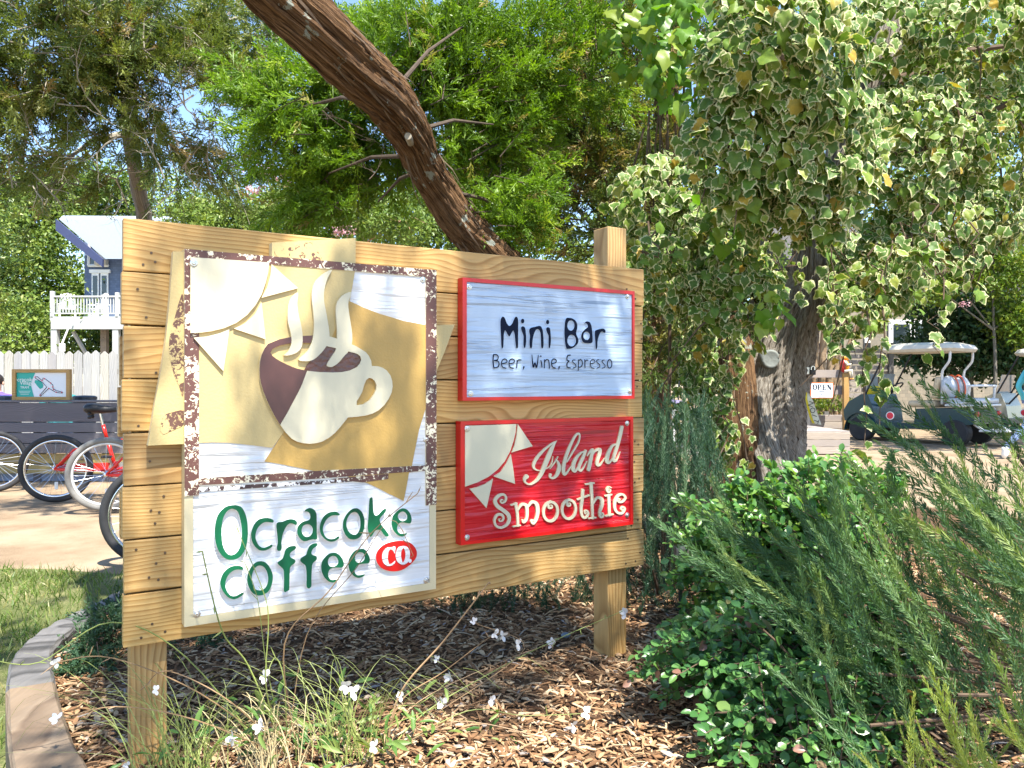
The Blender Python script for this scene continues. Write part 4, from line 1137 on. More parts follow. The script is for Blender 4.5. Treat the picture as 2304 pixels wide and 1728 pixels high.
def twigs(rng, mb, p, d, length, depth, r, bend=0.35, kids=3):
    """a bare branching twig of a few tapering tubes"""
    p = Vector(p); d = Vector(d).normalized()
    pts, rad = [p.copy()], [r]
    k = 4
    for i in range(k):
        d = (d + Vector(rng.normal(size=3)) * bend * 0.5).normalized()
        p = p + d * length / k
        pts.append(p.copy()); rad.append(r * (1 - 0.75 * (i + 1) / k))
    mb.tube(pts, rad, 4 if depth < 2 else 5, caps=False)
    if depth > 0:
        for i in range(kids):
            j = int(rng.integers(1, k + 1))
            nd = (d + Vector(rng.normal(size=3)) * 0.75).normalized()
            twigs(rng, mb, pts[j], nd, length * rng.uniform(0.45, 0.7), depth - 1, max(rad[j] * 0.8, 0.0012), bend, kids)

def crown_obj(name, parent, groups, mat, rng, kind=None, label=None):
    inv = np.array(parent.location)
    gs = [(tv, tf, Mx, pos - inv, sc, rn, ed) for tv, tf, Mx, pos, sc, rn, ed in groups]
    o = put(bpy.data.objects.new(name, batch_mesh(name, gs, mat, rng)), parent)
    if kind: o['kind'] = kind
    if label: o['label'] = label
    return o

def cedar_groups(rng, vols, sprays=SPRAYS, thin=1.0):
    """vols: (centre, radii, boughs, sprays per bough, size, outward bias point, bough length)"""
    P, D, S = [], [], []
    wood_ = []
    for c, rad, nb, per, size, root, bl in vols:
        c = np.array(c); rad = np.array(rad)
        for _ in range(nb):
            u = unit(rng.normal(size=3)) * rng.random() ** 0.4
            p = c + u * rad
            out = unit(p - np.array(root)) + rng.normal(size=3) * 0.35 + np.array([0, 0, 0.15])
            L = bl * rng.uniform(0.6, 1.3)
            out = out / np.linalg.norm(out)
            p0 = p - out * L * 0.5
            a, b, s = bough_sprays(rng, p0, out, L, int(per * rng.uniform(0.6, 1.4)), size)
            P.append(a); D.append(b); S.append(s)
            wood_.append((p0, out, L))
    P = np.concatenate(P); D = np.concatenate(D); S = np.concatenate(S)
    k = rng.integers(0, len(sprays), len(P))
    gs = []
    tone = np.clip(0.5 + 0.22 * np.array([noise.noise(Vector(p) * 2.2) for p in P]) * 2 + rng.normal(size=len(P)) * 0.16, 0.02, 0.97)
    for i, (tv, tf) in enumerate(sprays):
        m = k == i
        gs.append((tv, tf, frames(D[m], rng), P[m], S[m], tone[m], None))
    return gs, wood_

def bough_wood(mb, wood_, off, rng, r=0.006, every=1):
    for k, (p0, d, L) in enumerate(wood_):
        if k % every: continue
        pts = [p0 - off, p0 + d * L * 0.5 + rng.normal(size=3) * 0.02 - off, p0 + d * L - np.array([0, 0, 0.22 * L]) - off]
        mb.tube([tuple(p) for p in pts], [r, r * 0.7, r * 0.25], 5, caps=False)

def V3(px, py, Y): return tuple(W(px, py, Y))

# ---- the leaning cedar behind the sign ------------------------------------------------
rng = np.random.default_rng(21)
lean_base = G(1370, 1265, 0.12)
lean = thing('leaning_cedar_tree', 'leaning red cedar with shaggy brown bark patched with lichen, behind the big sign', 'tree', (lean_base.x, lean_base.y, 0.0))
cl = [(lean_base.x, lean_base.y, -0.1), tuple(W(1290, 900, 5.2)), tuple(W(1190, 690, 5.15)), V3(1099, 565, 5.05), V3(1037, 497, 4.95), V3(991, 427, 4.85), V3(955, 370, 4.7), V3(923, 298, 4.5), V3(873, 220, 4.25), V3(797, 148, 4.0), V3(716, 68, 3.8), V3(645, 0, 3.7), V3(560, -90, 3.55), V3(440, -220, 3.4), V3(330, -420, 3.1), V3(280, -800, 2.7), V3(400, -1300, 2.3)]
cr = [0.26, 0.20, 0.17, 0.15, 0.125, 0.115, 0.115, 0.125, 0.135, 0.135, 0.132, 0.13, 0.125, 0.115, 0.10, 0.08, 0.05]
limb('trunk', lean, cl, cr, M['cedar_bark'], n=110, sub=12, ridge=0.30, lobes=2, lobe_amp=0.10, twist=0.5, seed=2)
# peeling bark strips
bs = MB()
for k in range(80):
    i = rng.integers(3, 12); t = rng.random()
    p = Vector(cl[i]).lerp(Vector(cl[i + 1]), t); ax = (Vector(cl[i + 1]) - Vector(cl[i])).normalized()
    sd = Vector(rng.normal(size=3)); sd = (sd - ax * sd.dot(ax)).normalized()
    if sd.y > 0.3: sd.y = -sd.y
    r0 = cr[i] * 1.02
    a = p + sd * r0
    L = rng.uniform(0.10, 0.28)
    b = a - ax * L + sd * rng.uniform(0.0, 0.035) + Vector((0, 0, -0.02)); m_ = (a + b) / 2 + sd * 0.012
    w = ax.cross(sd) * rng.uniform(0.003, 0.008)
    o_ = lean.location
    vs = [a - w - o_, a + w - o_, m_ + w - o_, m_ - w - o_, b + w * .3 - o_, b - w * .3 - o_]
    bs.add(vs, [(0, 1, 2, 3), (3, 2, 4, 5)])
tag(bs.build('bark_strips', M['brown_twig'], lean), kind='stuff')
bk = MB()   # sawn-off stubs and the cut knot
p = W(918, 306, 4.30)
bk.tube([tuple(p - lean.location + Vector((0, 0.12, 0))), tuple(p - lean.location)], [0.022, 0.020], 14)
bk.build('sawn_stub', M['twig'], lean)
vols = [
    (V3(975, 130, 5.35), (0.62, 0.36, 0.50), 115, 15, 0.18, V3(860, 260, 4.6), 0.50),
    (V3(1110, 300, 5.5), (0.42, 0.32, 0.52), 90, 15, 0.18, V3(930, 330, 4.7), 0.46),
    (V3(1150, 470, 5.0), (0.28, 0.24, 0.22), 32, 13, 0.15, V3(960, 400, 4.7), 0.36),
    (V3(680, 250, 5.3), (0.50, 0.40, 0.42), 80, 15, 0.18, V3(860, 250, 4.6), 0.50),
    (V3(720, 400, 5.6), (0.42, 0.35, 0.34), 50, 14, 0.17, V3(930, 350, 4.8), 0.44),
    (V3(850, 330, 6.0), (0.45, 0.3, 0.5), 50, 14, 0.19, V3(930, 350, 5.2), 0.5),
    (V3(800, 90, 6.0), (0.4, 0.3, 0.35), 30, 14, 0.19, V3(860, 250, 5.2), 0.5),
    (V3(1240, 120, 5.6), (0.6, 0.4, 0.5), 52, 14, 0.19, V3(1000, 250, 5.0), 0.5),
]
gs, wd = cedar_groups(rng, vols)
crown_obj('crown', lean, gs, M['cedar'], rng, 'stuff')
bw_ = MB(); bough_wood(bw_, wd, np.array(lean.location), rng, 0.004, 2)
for a, b in ((V3(873, 220, 4.3), V3(1040, 60, 5.0)), (V3(923, 298, 4.55), V3(1110, 280, 5.0)), (V3(870, 235, 4.3), V3(680, 240, 5.0)), (V3(940, 350, 4.7), V3(740, 390, 5.2)), (V3(991, 427, 4.85), V3(1180, 500, 5.0)), (V3(955, 380, 4.75), V3(850, 455, 5.0))):
    a, b = Vector(a), Vector(b)
    m_ = a.lerp(b, 0.5) + Vector((0, 0, 0.05))
    bw_.tube([tuple(p - lean.location) for p in (a, m_, b)], [0.017, 0.011, 0.005], 7, caps=False)
for k in range(6):
    p = Vector(V3(rng.uniform(720, 900), rng.uniform(220, 420), 4.6)); twigs(rng, bw_, p - lean.location, rng.normal(size=3), 0.25, 2, 0.004)
bw_.build('branches', M['twig_dark'], lean)
# unseen overhead boughs of this crown, placed and thinned to dapple the sign
over = []
for k in range(66):
    u, v = rng.uniform(-2.3, 2.6), rng.uniform(-1.9, 2.1)
    if (u > 1.1 or v < -0.45) and rng.random() < 0.55: continue
    if v > 1.25 and u > -0.2: continue
    if 0.1 < u < 1.5 and -0.8 < v < -0.05 and rng.random() < 0.6: continue
    h = rng.uniform(5.0, 7.2)
    c = Vector((0.1, 2.35, 1.0)) + SUN * ((h - 1.0) / SUN.z) + Vector((u, v, 0))
    over.append((tuple(c), (0.30, 0.24, 0.18), 5, 15, 0.22, (-1.6, 3.0, 5.0), 0.6))
for k in range(16):  # added clusters aimed up the sun line to streak the sign with shade
    uu = rng.uniform(0.0, 1.75); zz = rng.uniform(0.5, 1.6); h = rng.uniform(4.0, 5.2)
    c = Vector((P0.x + DX * uu, P0.y + DY * uu, zz)); c = c + SUN * ((h - zz) / SUN.z)
    over.append((tuple(c), (0.07, 0.06, 0.05), 2, 11, 0.15, (-1.6, 3.0, 5.0), 0.34))
for tx, ty, sx_, sy_, n_ in ((-4.4, 7.5, 1.2, 0.35, 11), (-2.4, 3.6, 0.7, 0.6, 10), (-4.6, 9.3, 0.9, 0.3, 5)):  # added clusters set towards the sun to shade bikes, lawn and bench
    for k in range(n_):
        h = rng.uniform(5.2, 6.8)
        c = Vector((tx + rng.uniform(-sx_, sx_), ty + rng.uniform(-sy_, sy_), 0)) + SUN * (h / SUN.z)
        over.append((tuple(c), (0.30, 0.24, 0.18), 5, 15, 0.22, (-1.6, 3.0, 5.0), 0.6))
gs, wd = cedar_groups(rng, over, SPRAYS_LOW)
crown_obj('overhead_crown', lean, gs, M['cedar'], rng, 'stuff')
ob = MB(); bough_wood(ob, wd, np.array(lean.location), rng, 0.008, 2)
for k in range(9):
    e = over[k * 4][0]
    a = Vector(cl[-2]); b = Vector(e); m_ = a.lerp(b, 0.5) + Vector((0, 0, 0.3))
    ob.tube([tuple(p - lean.location) for p in (a, m_, b)], [0.05, 0.03, 0.012], 7, caps=False)
ob.build('overhead_branches', M['twig'], lean)

# ---- second cedar: upper left, thin, with bare grey twigs ---------------------------------
rng = np.random.default_rng(33)
lb = Vector((-5.2, 11.0, 0))
lc = thing('grey_cedar_tree', 'thin dull green cedar with bare grey twigs spreading above the picket fence', 'tree', tuple(lb))
tp = [lb + Vector((0, 0, -0.1)), W(330, 560, 10.8), W(312, 430, 10.3), W(290, 300, 9.6), W(290, 160, 9.0), W(240, 20, 8.6), W(200, -120, 8.4)]
limb('trunk', lc, tp, [0.15, 0.11, 0.095, 0.085, 0.075, 0.06, 0.04], M['grey_bark'], n=28, sub=8, seed=5)
vols = [
    (V3(90, 60, 7.6), (1.0, 0.9, 0.55), 68, 15, 0.26, V3(260, 160, 9.0), 0.85),
    (V3(330, 70, 8.2), (0.9, 0.9, 0.6), 66, 15, 0.26, V3(280, 160, 9.2), 0.85),
    (V3(60, 250, 8.0), (0.9, 0.8, 0.45), 46, 14, 0.26, V3(290, 220, 9.2), 0.85),
    (V3(270, 240, 8.4), (0.7, 0.7, 0.45), 28, 13, 0.25, V3(290, 220, 9.2), 0.8),
    (V3(500, 120, 9.4), (0.85, 0.8, 0.55), 38, 13, 0.27, V3(280, 160, 9.2), 0.85),
    (V3(420, 330, 9.4), (0.75, 0.7, 0.38), 28, 12, 0.26, V3(320, 260, 9.6), 0.85),
    (V3(120, 380, 8.6), (0.9, 0.7, 0.25), 16, 11, 0.25, V3(320, 330, 9.6), 0.8),
    (V3(600, 20, 9.8), (0.7, 0.7, 0.4), 16, 12, 0.26, V3(300, 100, 9.2), 0.8),
]
gs, wd = cedar_groups(rng, vols)
crown_obj('crown', lc, gs, M['cedar_dull'], rng, 'stuff')
lbr = MB(); bough_wood(lbr, wd, np.array(lb), rng, 0.010)
for c, rad, *_ in vols:
    a = min(tp[2:], key=lambda p: (Vector(c) - p).length); b = Vector(c); m_ = a.lerp(b, 0.5) + Vector((0, 0, 0.12))
    lbr.tube([tuple(p - lb) for p in (a, m_, b)], [0.05, 0.03, 0.012], 7, caps=False)
for k in range(46):
    p = W(rng.uniform(0, 520), rng.uniform(20, 430), rng.uniform(7.4, 8.6))
    twigs(rng, lbr, p - lb, Vector((rng.normal(), rng.normal() * 0.5, rng.normal() * 0.8)), rng.uniform(0.35, 0.75), 2, 0.009, 0.5)
lbr.build('branches', M['twig'], lc)

# ---- dark cedar in the shade between the leaning trunk and the ivy ---------------------------
rng = np.random.default_rng(41)
db = Vector((1.35, 7.2, 0))
dc = thing('shaded_cedar_tree', 'dark shaded cedar standing behind the right sign post', 'tree', tuple(db))
limb('trunk', dc, [db + Vector((0, 0, -.1)), db + Vector((-.05, 0, 1.5)), db + Vector((0.05, -0.1, 3.2)), db + Vector((0.1, -.1, 5.2))], [0.19, 0.16, 0.13, 0.06], M['cedar_bark'], n=28, sub=8, seed=8)
vols = [
    (V3(1330, 200, 6.8), (0.75, 0.6, 0.75), 46, 14, 0.23, tuple(db + Vector((0, 0, 3.2))), 0.7),
    (V3(1260, 400, 6.8), (0.75, 0.6, 0.7), 46, 14, 0.23, tuple(db + Vector((0, 0, 2.6))), 0.7),
    (V3(1460, 420, 6.6), (0.7, 0.6, 0.8), 44, 14, 0.23, tuple(db + Vector((0, 0, 2.6))), 0.7),
    (V3(1480, 700, 6.4), (0.55, 0.5, 0.55), 36, 14, 0.22, tuple(db + Vector((0, 0, 2.0))), 0.6),
    (V3(1480, 30, 6.8), (0.8, 0.6, 0.6), 36, 14, 0.23, tuple(db + Vector((0, 0, 3.4))), 0.7),
]
gs, wd = cedar_groups(rng, vols)
crown_obj('crown', dc, gs, M['cedar_dull'], rng, 'stuff')
q = MB(); bough_wood(q, wd, np.array(db), rng, 0.009); q.build('branches', M['brown_twig'], dc)

# ---- broad-leaved background trees -----------------------------------------------------------
LQ = leaf_quad()
def broad_tree(name, label, base, crowns, mat, leaf, rng, trunk_r=0.18, group=None, bark_m='grey_bark', blossom=None, cat='tree'):
    t = thing(name, label, cat, tuple(base), group=group)
    top = Vector(crowns[0][0])
    limb('trunk', t, [Vector(base) + Vector((0, 0, -0.1)), Vector(base).lerp(top, 0.35) + Vector((0.05, 0, 0)), Vector(base).lerp(top, 0.7), top], [trunk_r, trunk_r * .8, trunk_r * .6, trunk_r * .3], M[bark_m], n=18, sub=5, ridge=0.08)
    gs = []; br = MB()
    for c, rad, ncl, per, sp in crowns:
        p, dr, nr, sz, tone = leaf_cloud(rng, c, rad, int(ncl * 1.25), int(per * 1.2), sp, leaf * 1.15, shell=0.35)
        gs.append((LQ[0], LQ[1], frames(dr, rng, nrm=nr), p, sz, tone, None))
        a = Vector(base).lerp(top, 0.6) - Vector(base); b = Vector(c) - Vector(base)
        br.tube([tuple(a), tuple(a.lerp(b, 0.55) + Vector((0, 0, 0.15))), tuple(b)], [trunk_r * .5, trunk_r * .3, trunk_r * .1], 6, caps=False)
        for k in range(7):
            d_ = Vector(unit(rng.normal(size=3)) * np.array(rad) * 0.8)
            br.tube([tuple(b), tuple(b + d_ * 0.5 + Vector((0, 0, .1))), tuple(b + d_)], [trunk_r * .16, trunk_r * .1, 0.006], 5, caps=False)
    br.build('branches', M['grey_bark'] if bark_m == 'grey_bark' else M[bark_m], t)
    crown_obj('crown', t, gs, mat, rng, 'stuff')
    if blossom:
        bgs = []
        for c, rad, ncl, per, sp in blossom:
            p, dr, nr, sz, tone = leaf_cloud(rng, c, rad, ncl, per, sp, 0.05, shell=0.2)
            bgs.append((LQ[0], LQ[1], frames(dr, rng, nrm=nr), p, sz, tone, None))
        crown_obj('blossom', t, bgs, M['blossom'], rng, 'stuff')
    return t
rng = np.random.default_rng(51)
def VW(px, py, Y, rx, ry, rd): return (V3(px, py, Y), (rx / F * Y, rd, ry / F * Y))
GRP = 'trees beyond the picket fence'
def bt(label, px, Y, crowns, mat='oak', leaf=0.16, tr=0.25):
    base = Vector(((px - CX) / F * Y, Y, 0))
    broad_tree('broadleaf_tree', label, base, [(V3(a, b, Y + e), (rx / F * Y, rd, ry / F * Y), n_, per, sp) for a, b, e, rx, ry, rd, n_, per, sp in crowns], M[mat], leaf, rng, tr, GRP)
bt('bright green bushy tree beyond the picket fence beside the blue house', 60, 43, [(90, 650, 0, 130, 130, 2.4, 170, 46, 0.5), (60, 480, 1, 140, 90, 2.2, 110, 46, 0.5)], 'oak', 0.24)
bt('tall broadleaf tree behind the roof of the blue house', 300, 46, [(300, 470, 0, 200, 100, 3, 150, 44, 0.5), (160, 430, 0, 130, 70, 3, 80, 44, 0.5)], 'oak', 0.22)
bt('broadleaf tree rising just behind the top plank of the big sign', 560, 34, [(600, 500, 0, 190, 70, 2.6, 130, 44, 0.38), (470, 520, 0, 120, 90, 2.4, 80, 44, 0.38), (690, 560, 0, 140, 90, 2.4, 80, 44, 0.38)], 'oak', 0.18)
bt('large broadleaf tree behind the leaning cedar trunk', 960, 30, [(900, 500, 0, 150, 110, 2.4, 110, 44, 0.36), (1100, 480, 0, 170, 160, 2.4, 130, 44, 0.36), (1300, 450, 0, 180, 200, 2.4, 130, 44, 0.36)], 'oak', 0.18)
bt('low dark tree under the deck of the blue house', 190, 42, [(200, 760, 0, 190, 60, 2.0, 90, 44, 0.4)], 'dark_leaf', 0.2, 0.12)
bt('broad tree at the far left edge beyond the fence', -140, 27, [(-110, 560, 0, 150, 220, 2.4, 130, 46, 0.34)], 'oak', 0.17)
# crape myrtle with pink blossom, seen past the leaning trunk
broad_tree('crape_myrtle', 'crape myrtle with pink blossom heads above the big sign', Vector(((690 - CX) / F * 13, 13, 0)),
    [(V3(680, 440, 13), (0.55, 0.5, 0.5), 46, 26, 0.14), (V3(800, 480, 12.6), (0.7, 0.5, 0.42), 50, 26, 0.14), (V3(900, 500, 12.4), (0.6, 0.5, 0.35), 36, 26, 0.14)], M['oak'], 0.075, rng, 0.06, None, 'myrtle_bark',
    [(V3(595, 390, 12.6), (0.28, 0.2, 0.16), 9, 26, 0.05), (V3(640, 400, 12.6), (0.20, 0.2, 0.2), 6, 26, 0.05), (V3(572, 425, 12.6), (0.16, 0.15, 0.06), 4, 26, 0.05), (V3(770, 520, 12.2), (0.2, 0.15, 0.08), 6, 26, 0.05), (V3(735, 455, 12.4), (0.15, 0.15, 0.06), 3, 26, 0.05)])
# ================================================================== ivy-clad cedar on the right
rng = np.random.default_rng(61)
ib = Vector(((1722 - CX) / F * 5.5, 5.5, 0.10))
ivt = thing('ivy_clad_cedar', 'old split cedar trunk with silver twisted grain and a sawn round knot, hung with ivy', 'tree', tuple(ib))
tp = [ib + Vector((0, 0, -0.2)), W(1722, 1102, 5.5), W(1722, 981, 5.5), W(1726, 905, 5.48), W(1745, 831, 5.45), W(1783, 740, 5.4), W(1818, 660, 5.35), W(1838, 545, 5.3), W(1880, 380, 5.25), W(1948, 229, 5.2), W(2010, 60, 5.2), W(2060, -120, 5.2)]
limb('trunk', ivt, tp, [0.32, 0.265, 0.24, 0.225, 0.20, 0.165, 0.14, 0.115, 0.10, 0.10, 0.09, 0.06], M['silver_bark'], n=96, sub=12, ridge=0.34, lobes=3, lobe_amp=0.16, twist=1.1, seed=12)
tp2 = [ib + Vector((-0.16, -0.02, -0.2)), W(1655, 1100, 5.4), W(1657, 980, 5.35), W(1662, 880, 5.37), W(1660, 790, 5.45), W(1645, 700, 5.6), W(1600, 600, 5.7), W(1520, 480, 5.8)]
limb('second_stem', ivt, tp2, [0.22, 0.16, 0.135, 0.12, 0.11, 0.10, 0.08, 0.06], M['cedar_bark'], n=72, sub=10, ridge=0.32, lobes=3, lobe_amp=0.14, twist=0.8, seed=15)
kp = W(1735, 808, 5.25) - ib
kb = MB()
Mx = Matrix.Translation(kp) @ Matrix.Rotation(R(90), 4, 'X')
kb.lathe([(0.068, -0.10), (0.066, -0.01), (0.056, 0.004), (0.048, 0.0), (0.015, 0.002), (0.004, 0.0)], 24, M=Mx)
kb.build('sawn_knot', paint('grey_sawn_end', (0.16, 0.175, 0.165), 0.8, var=0.2, scale=25, bump=0.3), ivt, smooth=True)
# upper cedar foliage of this tree
vols = [(V3(2010, 120, 5.6), (0.5, 0.4, 0.45), 22, 14, 0.19, tuple(tp[9]), 0.5), (V3(1930, 60, 5.9), (0.5, 0.4, 0.4), 18, 13, 0.19, tuple(tp[9]), 0.5),
        (V3(2240, 120, 6.2), (0.6, 0.5, 0.5), 20, 13, 0.2, tuple(tp[9]), 0.6), (V3(1700, 120, 6.2), (0.7, 0.5, 0.6), 26, 13, 0.2, tuple(tp[8]), 0.6)]
gs, wd = cedar_groups(rng, vols)
crown_obj('crown', ivt, gs, M['cedar'], rng, 'stuff')
br = MB(); bough_wood(br, wd, np.array(ib), rng, 0.007)
for a, b, c in ((tp[8], W(2080, 330, 5.0), W(2330, 200, 4.8)), (tp[7], W(1750, 430, 4.8), W(1640, 330, 4.4)), (tp[9], W(1800, 150, 4.6), W(1640, 60, 4.2)), (tp[6], W(2000, 640, 5.5), W(2200, 590, 5.9)), (tp[9], W(2130, 120, 5.2), W(2290, 100, 5.2))):
    br.tube([tuple(Vector(p) - ib) for p in (a, b, c)], [0.05, 0.03, 0.012], 7, caps=False)
for k in range(12):
    twigs(rng, br, W(rng.uniform(2150, 2290), rng.uniform(90, 300), 5.2) - ib, rng.normal(size=3), 0.4, 2, 0.007)
br.build('branches', M['brown_twig'], ivt)

# ---- ivy -----------------------------------------------------------------------------------
def ivy_leaf(seed, lob=1.0):
    r = np.random.default_rng(seed)
    half = [(0.21, -0.11), (0.43, 0.05), (0.42, 0.25), (0.51, 0.46), (0.29, 0.60), (0.15, 0.80)]
    half = [(x * (1 + r.normal() * 0.09), y + r.normal() * 0.03) for x, y in half]; fo, cu, wv = r.uniform(-0.05, 0.38), r.uniform(0.0, 0.55), r.uniform(0.01, 0.05)
    if lob < 1: half = [(x * (0.92 if k in (1, 3) else 1.15), y) for k, (x, y) in enumerate(half)]
    out = [(0, 0.0)] + half + [(0, 1.02)] + [(-x, y) for x, y in reversed(half)]
    n = len(out); c = np.array([0, 0.32])
    V, E = [], []
    def zz(x, y): return fo * abs(x) - 0.30 * (x * x) - cu * max(0, y - 0.3) ** 1.5 + wv * math.sin(9 * x + 7 * y + seed)
    for x, y in out: V.append([x, y, zz(x, y)]); E.append(1.0)
    for x, y in out:
        a = c + (np.array([x, y]) - c) * 0.70; V.append([a[0], a[1], zz(*a)]); E.append(0.42)
    for x, y in out:
        a = c + (np.array([x, y]) - c) * 0.34; V.append([a[0], a[1], zz(*a)]); E.append(0.10)
    ce = len(V); V.append([c[0], c[1], zz(*c)]); E.append(0.0)
    Fq = []
    for i in range(n):
        j = (i + 1) % n
        Fq.append([i, j, n + j, n + i]); Fq.append([n + i, n + j, 2 * n + j, 2 * n + i])
    for i in range(0, n, 2):
        Fq.append([2 * n + i, 2 * n + (i + 1) % n, 2 * n + (i + 2) % n, ce])
    V = np.array(V, float); V[:, 1] += 0.12
    return V, np.array(Fq), np.array(E)
IVY = [ivy_leaf(s, 1.0 if s % 3 else 0.8) for s in range(1, 8)]
CREAM = (0.50, 0.49, 0.27)
M['ivy'] = leafmat('variegated_ivy', [(0.0, (0.14, 0.22, 0.03)), (0.12, (0.10, 0.19, 0.03)), (0.14, (0.066, 0.130, 0.024)), (0.5, (0.092, 0.168, 0.032)), (0.8, (0.130, 0.208, 0.038)), (0.94, (0.19, 0.25, 0.04)), (0.97, (0.24, 0.24, 0.04)), (1.0, (0.42, 0.27, 0.04))], trans=0.26, rough=0.5, cream=CREAM, spec=0.25, tint=1.4, thr=0.66)
M['ivy_plain'] = leafmat('plain_green_ivy', [(0.0, (0.07, 0.17, 0.015)), (0.6, (0.12, 0.24, 0.02)), (1.0, (0.24, 0.30, 0.03))], trans=0.35, rough=0.4, spec=0.4)

def leaf_plant(parent, name, temps, mat, pos, dirs, nrms, sizes, rng, n_ind=300, stuff='leaf_mass', tone=None):
    """the leaves that show largest are parts of their own, the rest one mass"""
    off = np.array(parent.location)
    size_px = sizes / np.maximum(pos[:, 1], 0.5)
    order = np.argsort(-size_px * (1 + 0.0 * size_px))
    # prefer leaves at the front of the plant
    score = size_px - 0.004 * (pos[:, 1] - pos[:, 1].min())
    order = np.argsort(-score)
    Mx = frames(dirs, rng, nrm=nrms)
    meshes = []
    if n_ind:
        for k, t in enumerate(temps):
            meshes.append(small_mesh(name, t[0], t[1], mat, t[2] if len(t) > 2 else None, 0.0))
    for r_, i in enumerate(order[:n_ind]):
        o = bpy.data.objects.new(name, meshes[i % len(meshes)])
        m4 = Matrix([[Mx[i, a, b] * sizes[i] for b in range(3)] + [pos[i, a] - off[a]] for a in range(3)] + [[0, 0, 0, 1]])
        o.matrix_basis = m4
        put(o, parent)
    rest = order[n_ind:]
    gs = []
    for k, t in enumerate(temps):
        m = rest[rest % len(temps) == k]
        gs.append((t[0], t[1], Mx[m], pos[m] - off, sizes[m], tone[m] if tone is not None else rng.random(len(m)), t[2] if len(t) > 2 else None))
    if len(rest):
        o = put(bpy.data.objects.new(stuff, batch_mesh(stuff, gs, mat, rng, True)), parent)
        o['kind'] = 'stuff'
        return o

def ivy_scatter(rng, vols):
    P, Dd, Nn, S = [], [], [], []
    view = np.array([0.10, -0.72, 0.50])
    for c, rad, n, size in vols:
        c = np.array(c); rad = np.array(rad)
        u = unit(rng.normal(size=(n * 3, 3)))
        u = u[(u[:, 1] < 0.35)][:n]
        r = 0.72 + 0.34 * rng.random(len(u))
        bump = np.array([noise.noise(Vector(a * rad * 3.0 + c)) for a in u])
        p = c + u * (r + 0.30 * bump)[:, None] * rad
        nr = unit(u * 0.7 + view * 1.0 + rng.normal(size=p.shape) * 0.42)
        dr = np.array([0.05, -0.15, -1.0]) + rng.normal(size=p.shape) * 0.55
        P.append(p); Dd.append(dr); Nn.append(nr); S.append(size * rng.uniform(0.38, 1.35, len(p)))
    return np.concatenate(P), np.concatenate(Dd), np.concatenate(Nn), np.concatenate(S)

def strands(rng, mb, off, list_, leafp):
    """hanging or climbing stems with leaves set along them"""
    P, Dd, Nn, S = leafp
    for a, b, n, size, wob in list_:
        a, b = np.array(a), np.array(b)
        k = 8
        pts = [a + (b - a) * i / k + rng.normal(size=3) * wob * (0 < i < k) for i in range(k + 1)]
        mb.tube([tuple(p - off) for p in pts], [0.006 - 0.004 * i / k for i in range(k + 1)], 5, caps=False)
        for j in range(n):
            t = rng.random() * k; i = min(int(t), k - 1); p = pts[i] + (pts[i + 1] - pts[i]) * (t - i)
            P.append(p + rng.normal(size=3) * 0.035); Dd.append(np.array([0, -0.15, -0.9]) + rng.normal(size=3) * 0.6)
            Nn.append(np.array([0.1, -0.8, 0.5]) + rng.normal(size=3) * 0.4); S.append(size * rng.uniform(0.6, 1.2))

ivy_base = Vector((ib.x - 0.25, ib.y - 0.3, 0.12))
ivy = thing('variegated_ivy', 'thick curtain of cream-edged variegated ivy hanging over the old cedar trunk', 'ivy', tuple(ivy_base))
iv = [
    (V3(1760, 110, 3.75), (0.40, 0.30, 0.40), 620, 0.088),
    (V3(1690, 300, 3.9), (0.34, 0.28, 0.38), 520, 0.085),
    (V3(1840, 330, 4.0), (0.30, 0.26, 0.40), 420, 0.082),
    (V3(1770, 440, 4.1), (0.33, 0.26, 0.22), 330, 0.078),
    (V3(1500, 470, 4.9), (0.38, 0.30, 0.34), 430, 0.078),
    (V3(1590, 560, 4.7), (0.30, 0.25, 0.34), 300, 0.076),
    (V3(1480, 620, 4.7), (0.22, 0.2, 0.22), 170, 0.072),
    (V3(1655, 640, 4.6), (0.28, 0.22, 0.26), 260, 0.076),
    (V3(2050, 330, 4.9), (0.40, 0.32, 0.46), 560, 0.080),
    (V3(2230, 330, 5.0), (0.34, 0.30, 0.60), 460, 0.080),
    (V3(2130, 500, 5.1), (0.48, 0.30, 0.28), 400, 0.078),
    (V3(1985, 590, 5.0), (0.28, 0.25, 0.30), 300, 0.075),
    (V3(1930, 700, 4.9), (0.20, 0.16, 0.16), 120, 0.072),
    (V3(2200, 60, 4.8), (0.48, 0.30, 0.24), 330, 0.082),
    (V3(2080, 180, 5.4), (0.4, 0.3, 0.3), 160, 0.08),
    (V3(1985, 70, 4.9), (0.26, 0.18, 0.34), 200, 0.080),
    (V3(1600, 790, 5.15), (0.22, 0.16, 0.26), 220, 0.066),
    (V3(1560, 920, 5.1), (0.14, 0.12, 0.22), 130, 0.062),
    (V3(1620, 960, 5.15), (0.10, 0.10, 0.35), 170, 0.060),
]
iv = [(c, r_, int(n_ * 1.45), s * 0.86) for c, r_, n_, s in iv]
P, Dd, Nn, S = ivy_scatter(rng, iv)
lp_ = [[], [], [], []]
vn = MB()
off = np.array(ivy_base)
lst = []
for k in range(26):
    x = rng.uniform(1430, 2260); y = rng.uniform(430, 600); Y = rng.uniform(4.3, 5.0)
    lst.append((V3(x, y, Y), V3(x + rng.normal() * 20, y + rng.uniform(90, 200), Y), 16, 0.07, 0.03))
for k in range(8):
    x = rng.uniform(1560, 1640); lst.append((V3(x, 1120, 5.1), V3(x - rng.uniform(-10, 50), 760, 5.1), 22, 0.06, 0.04))
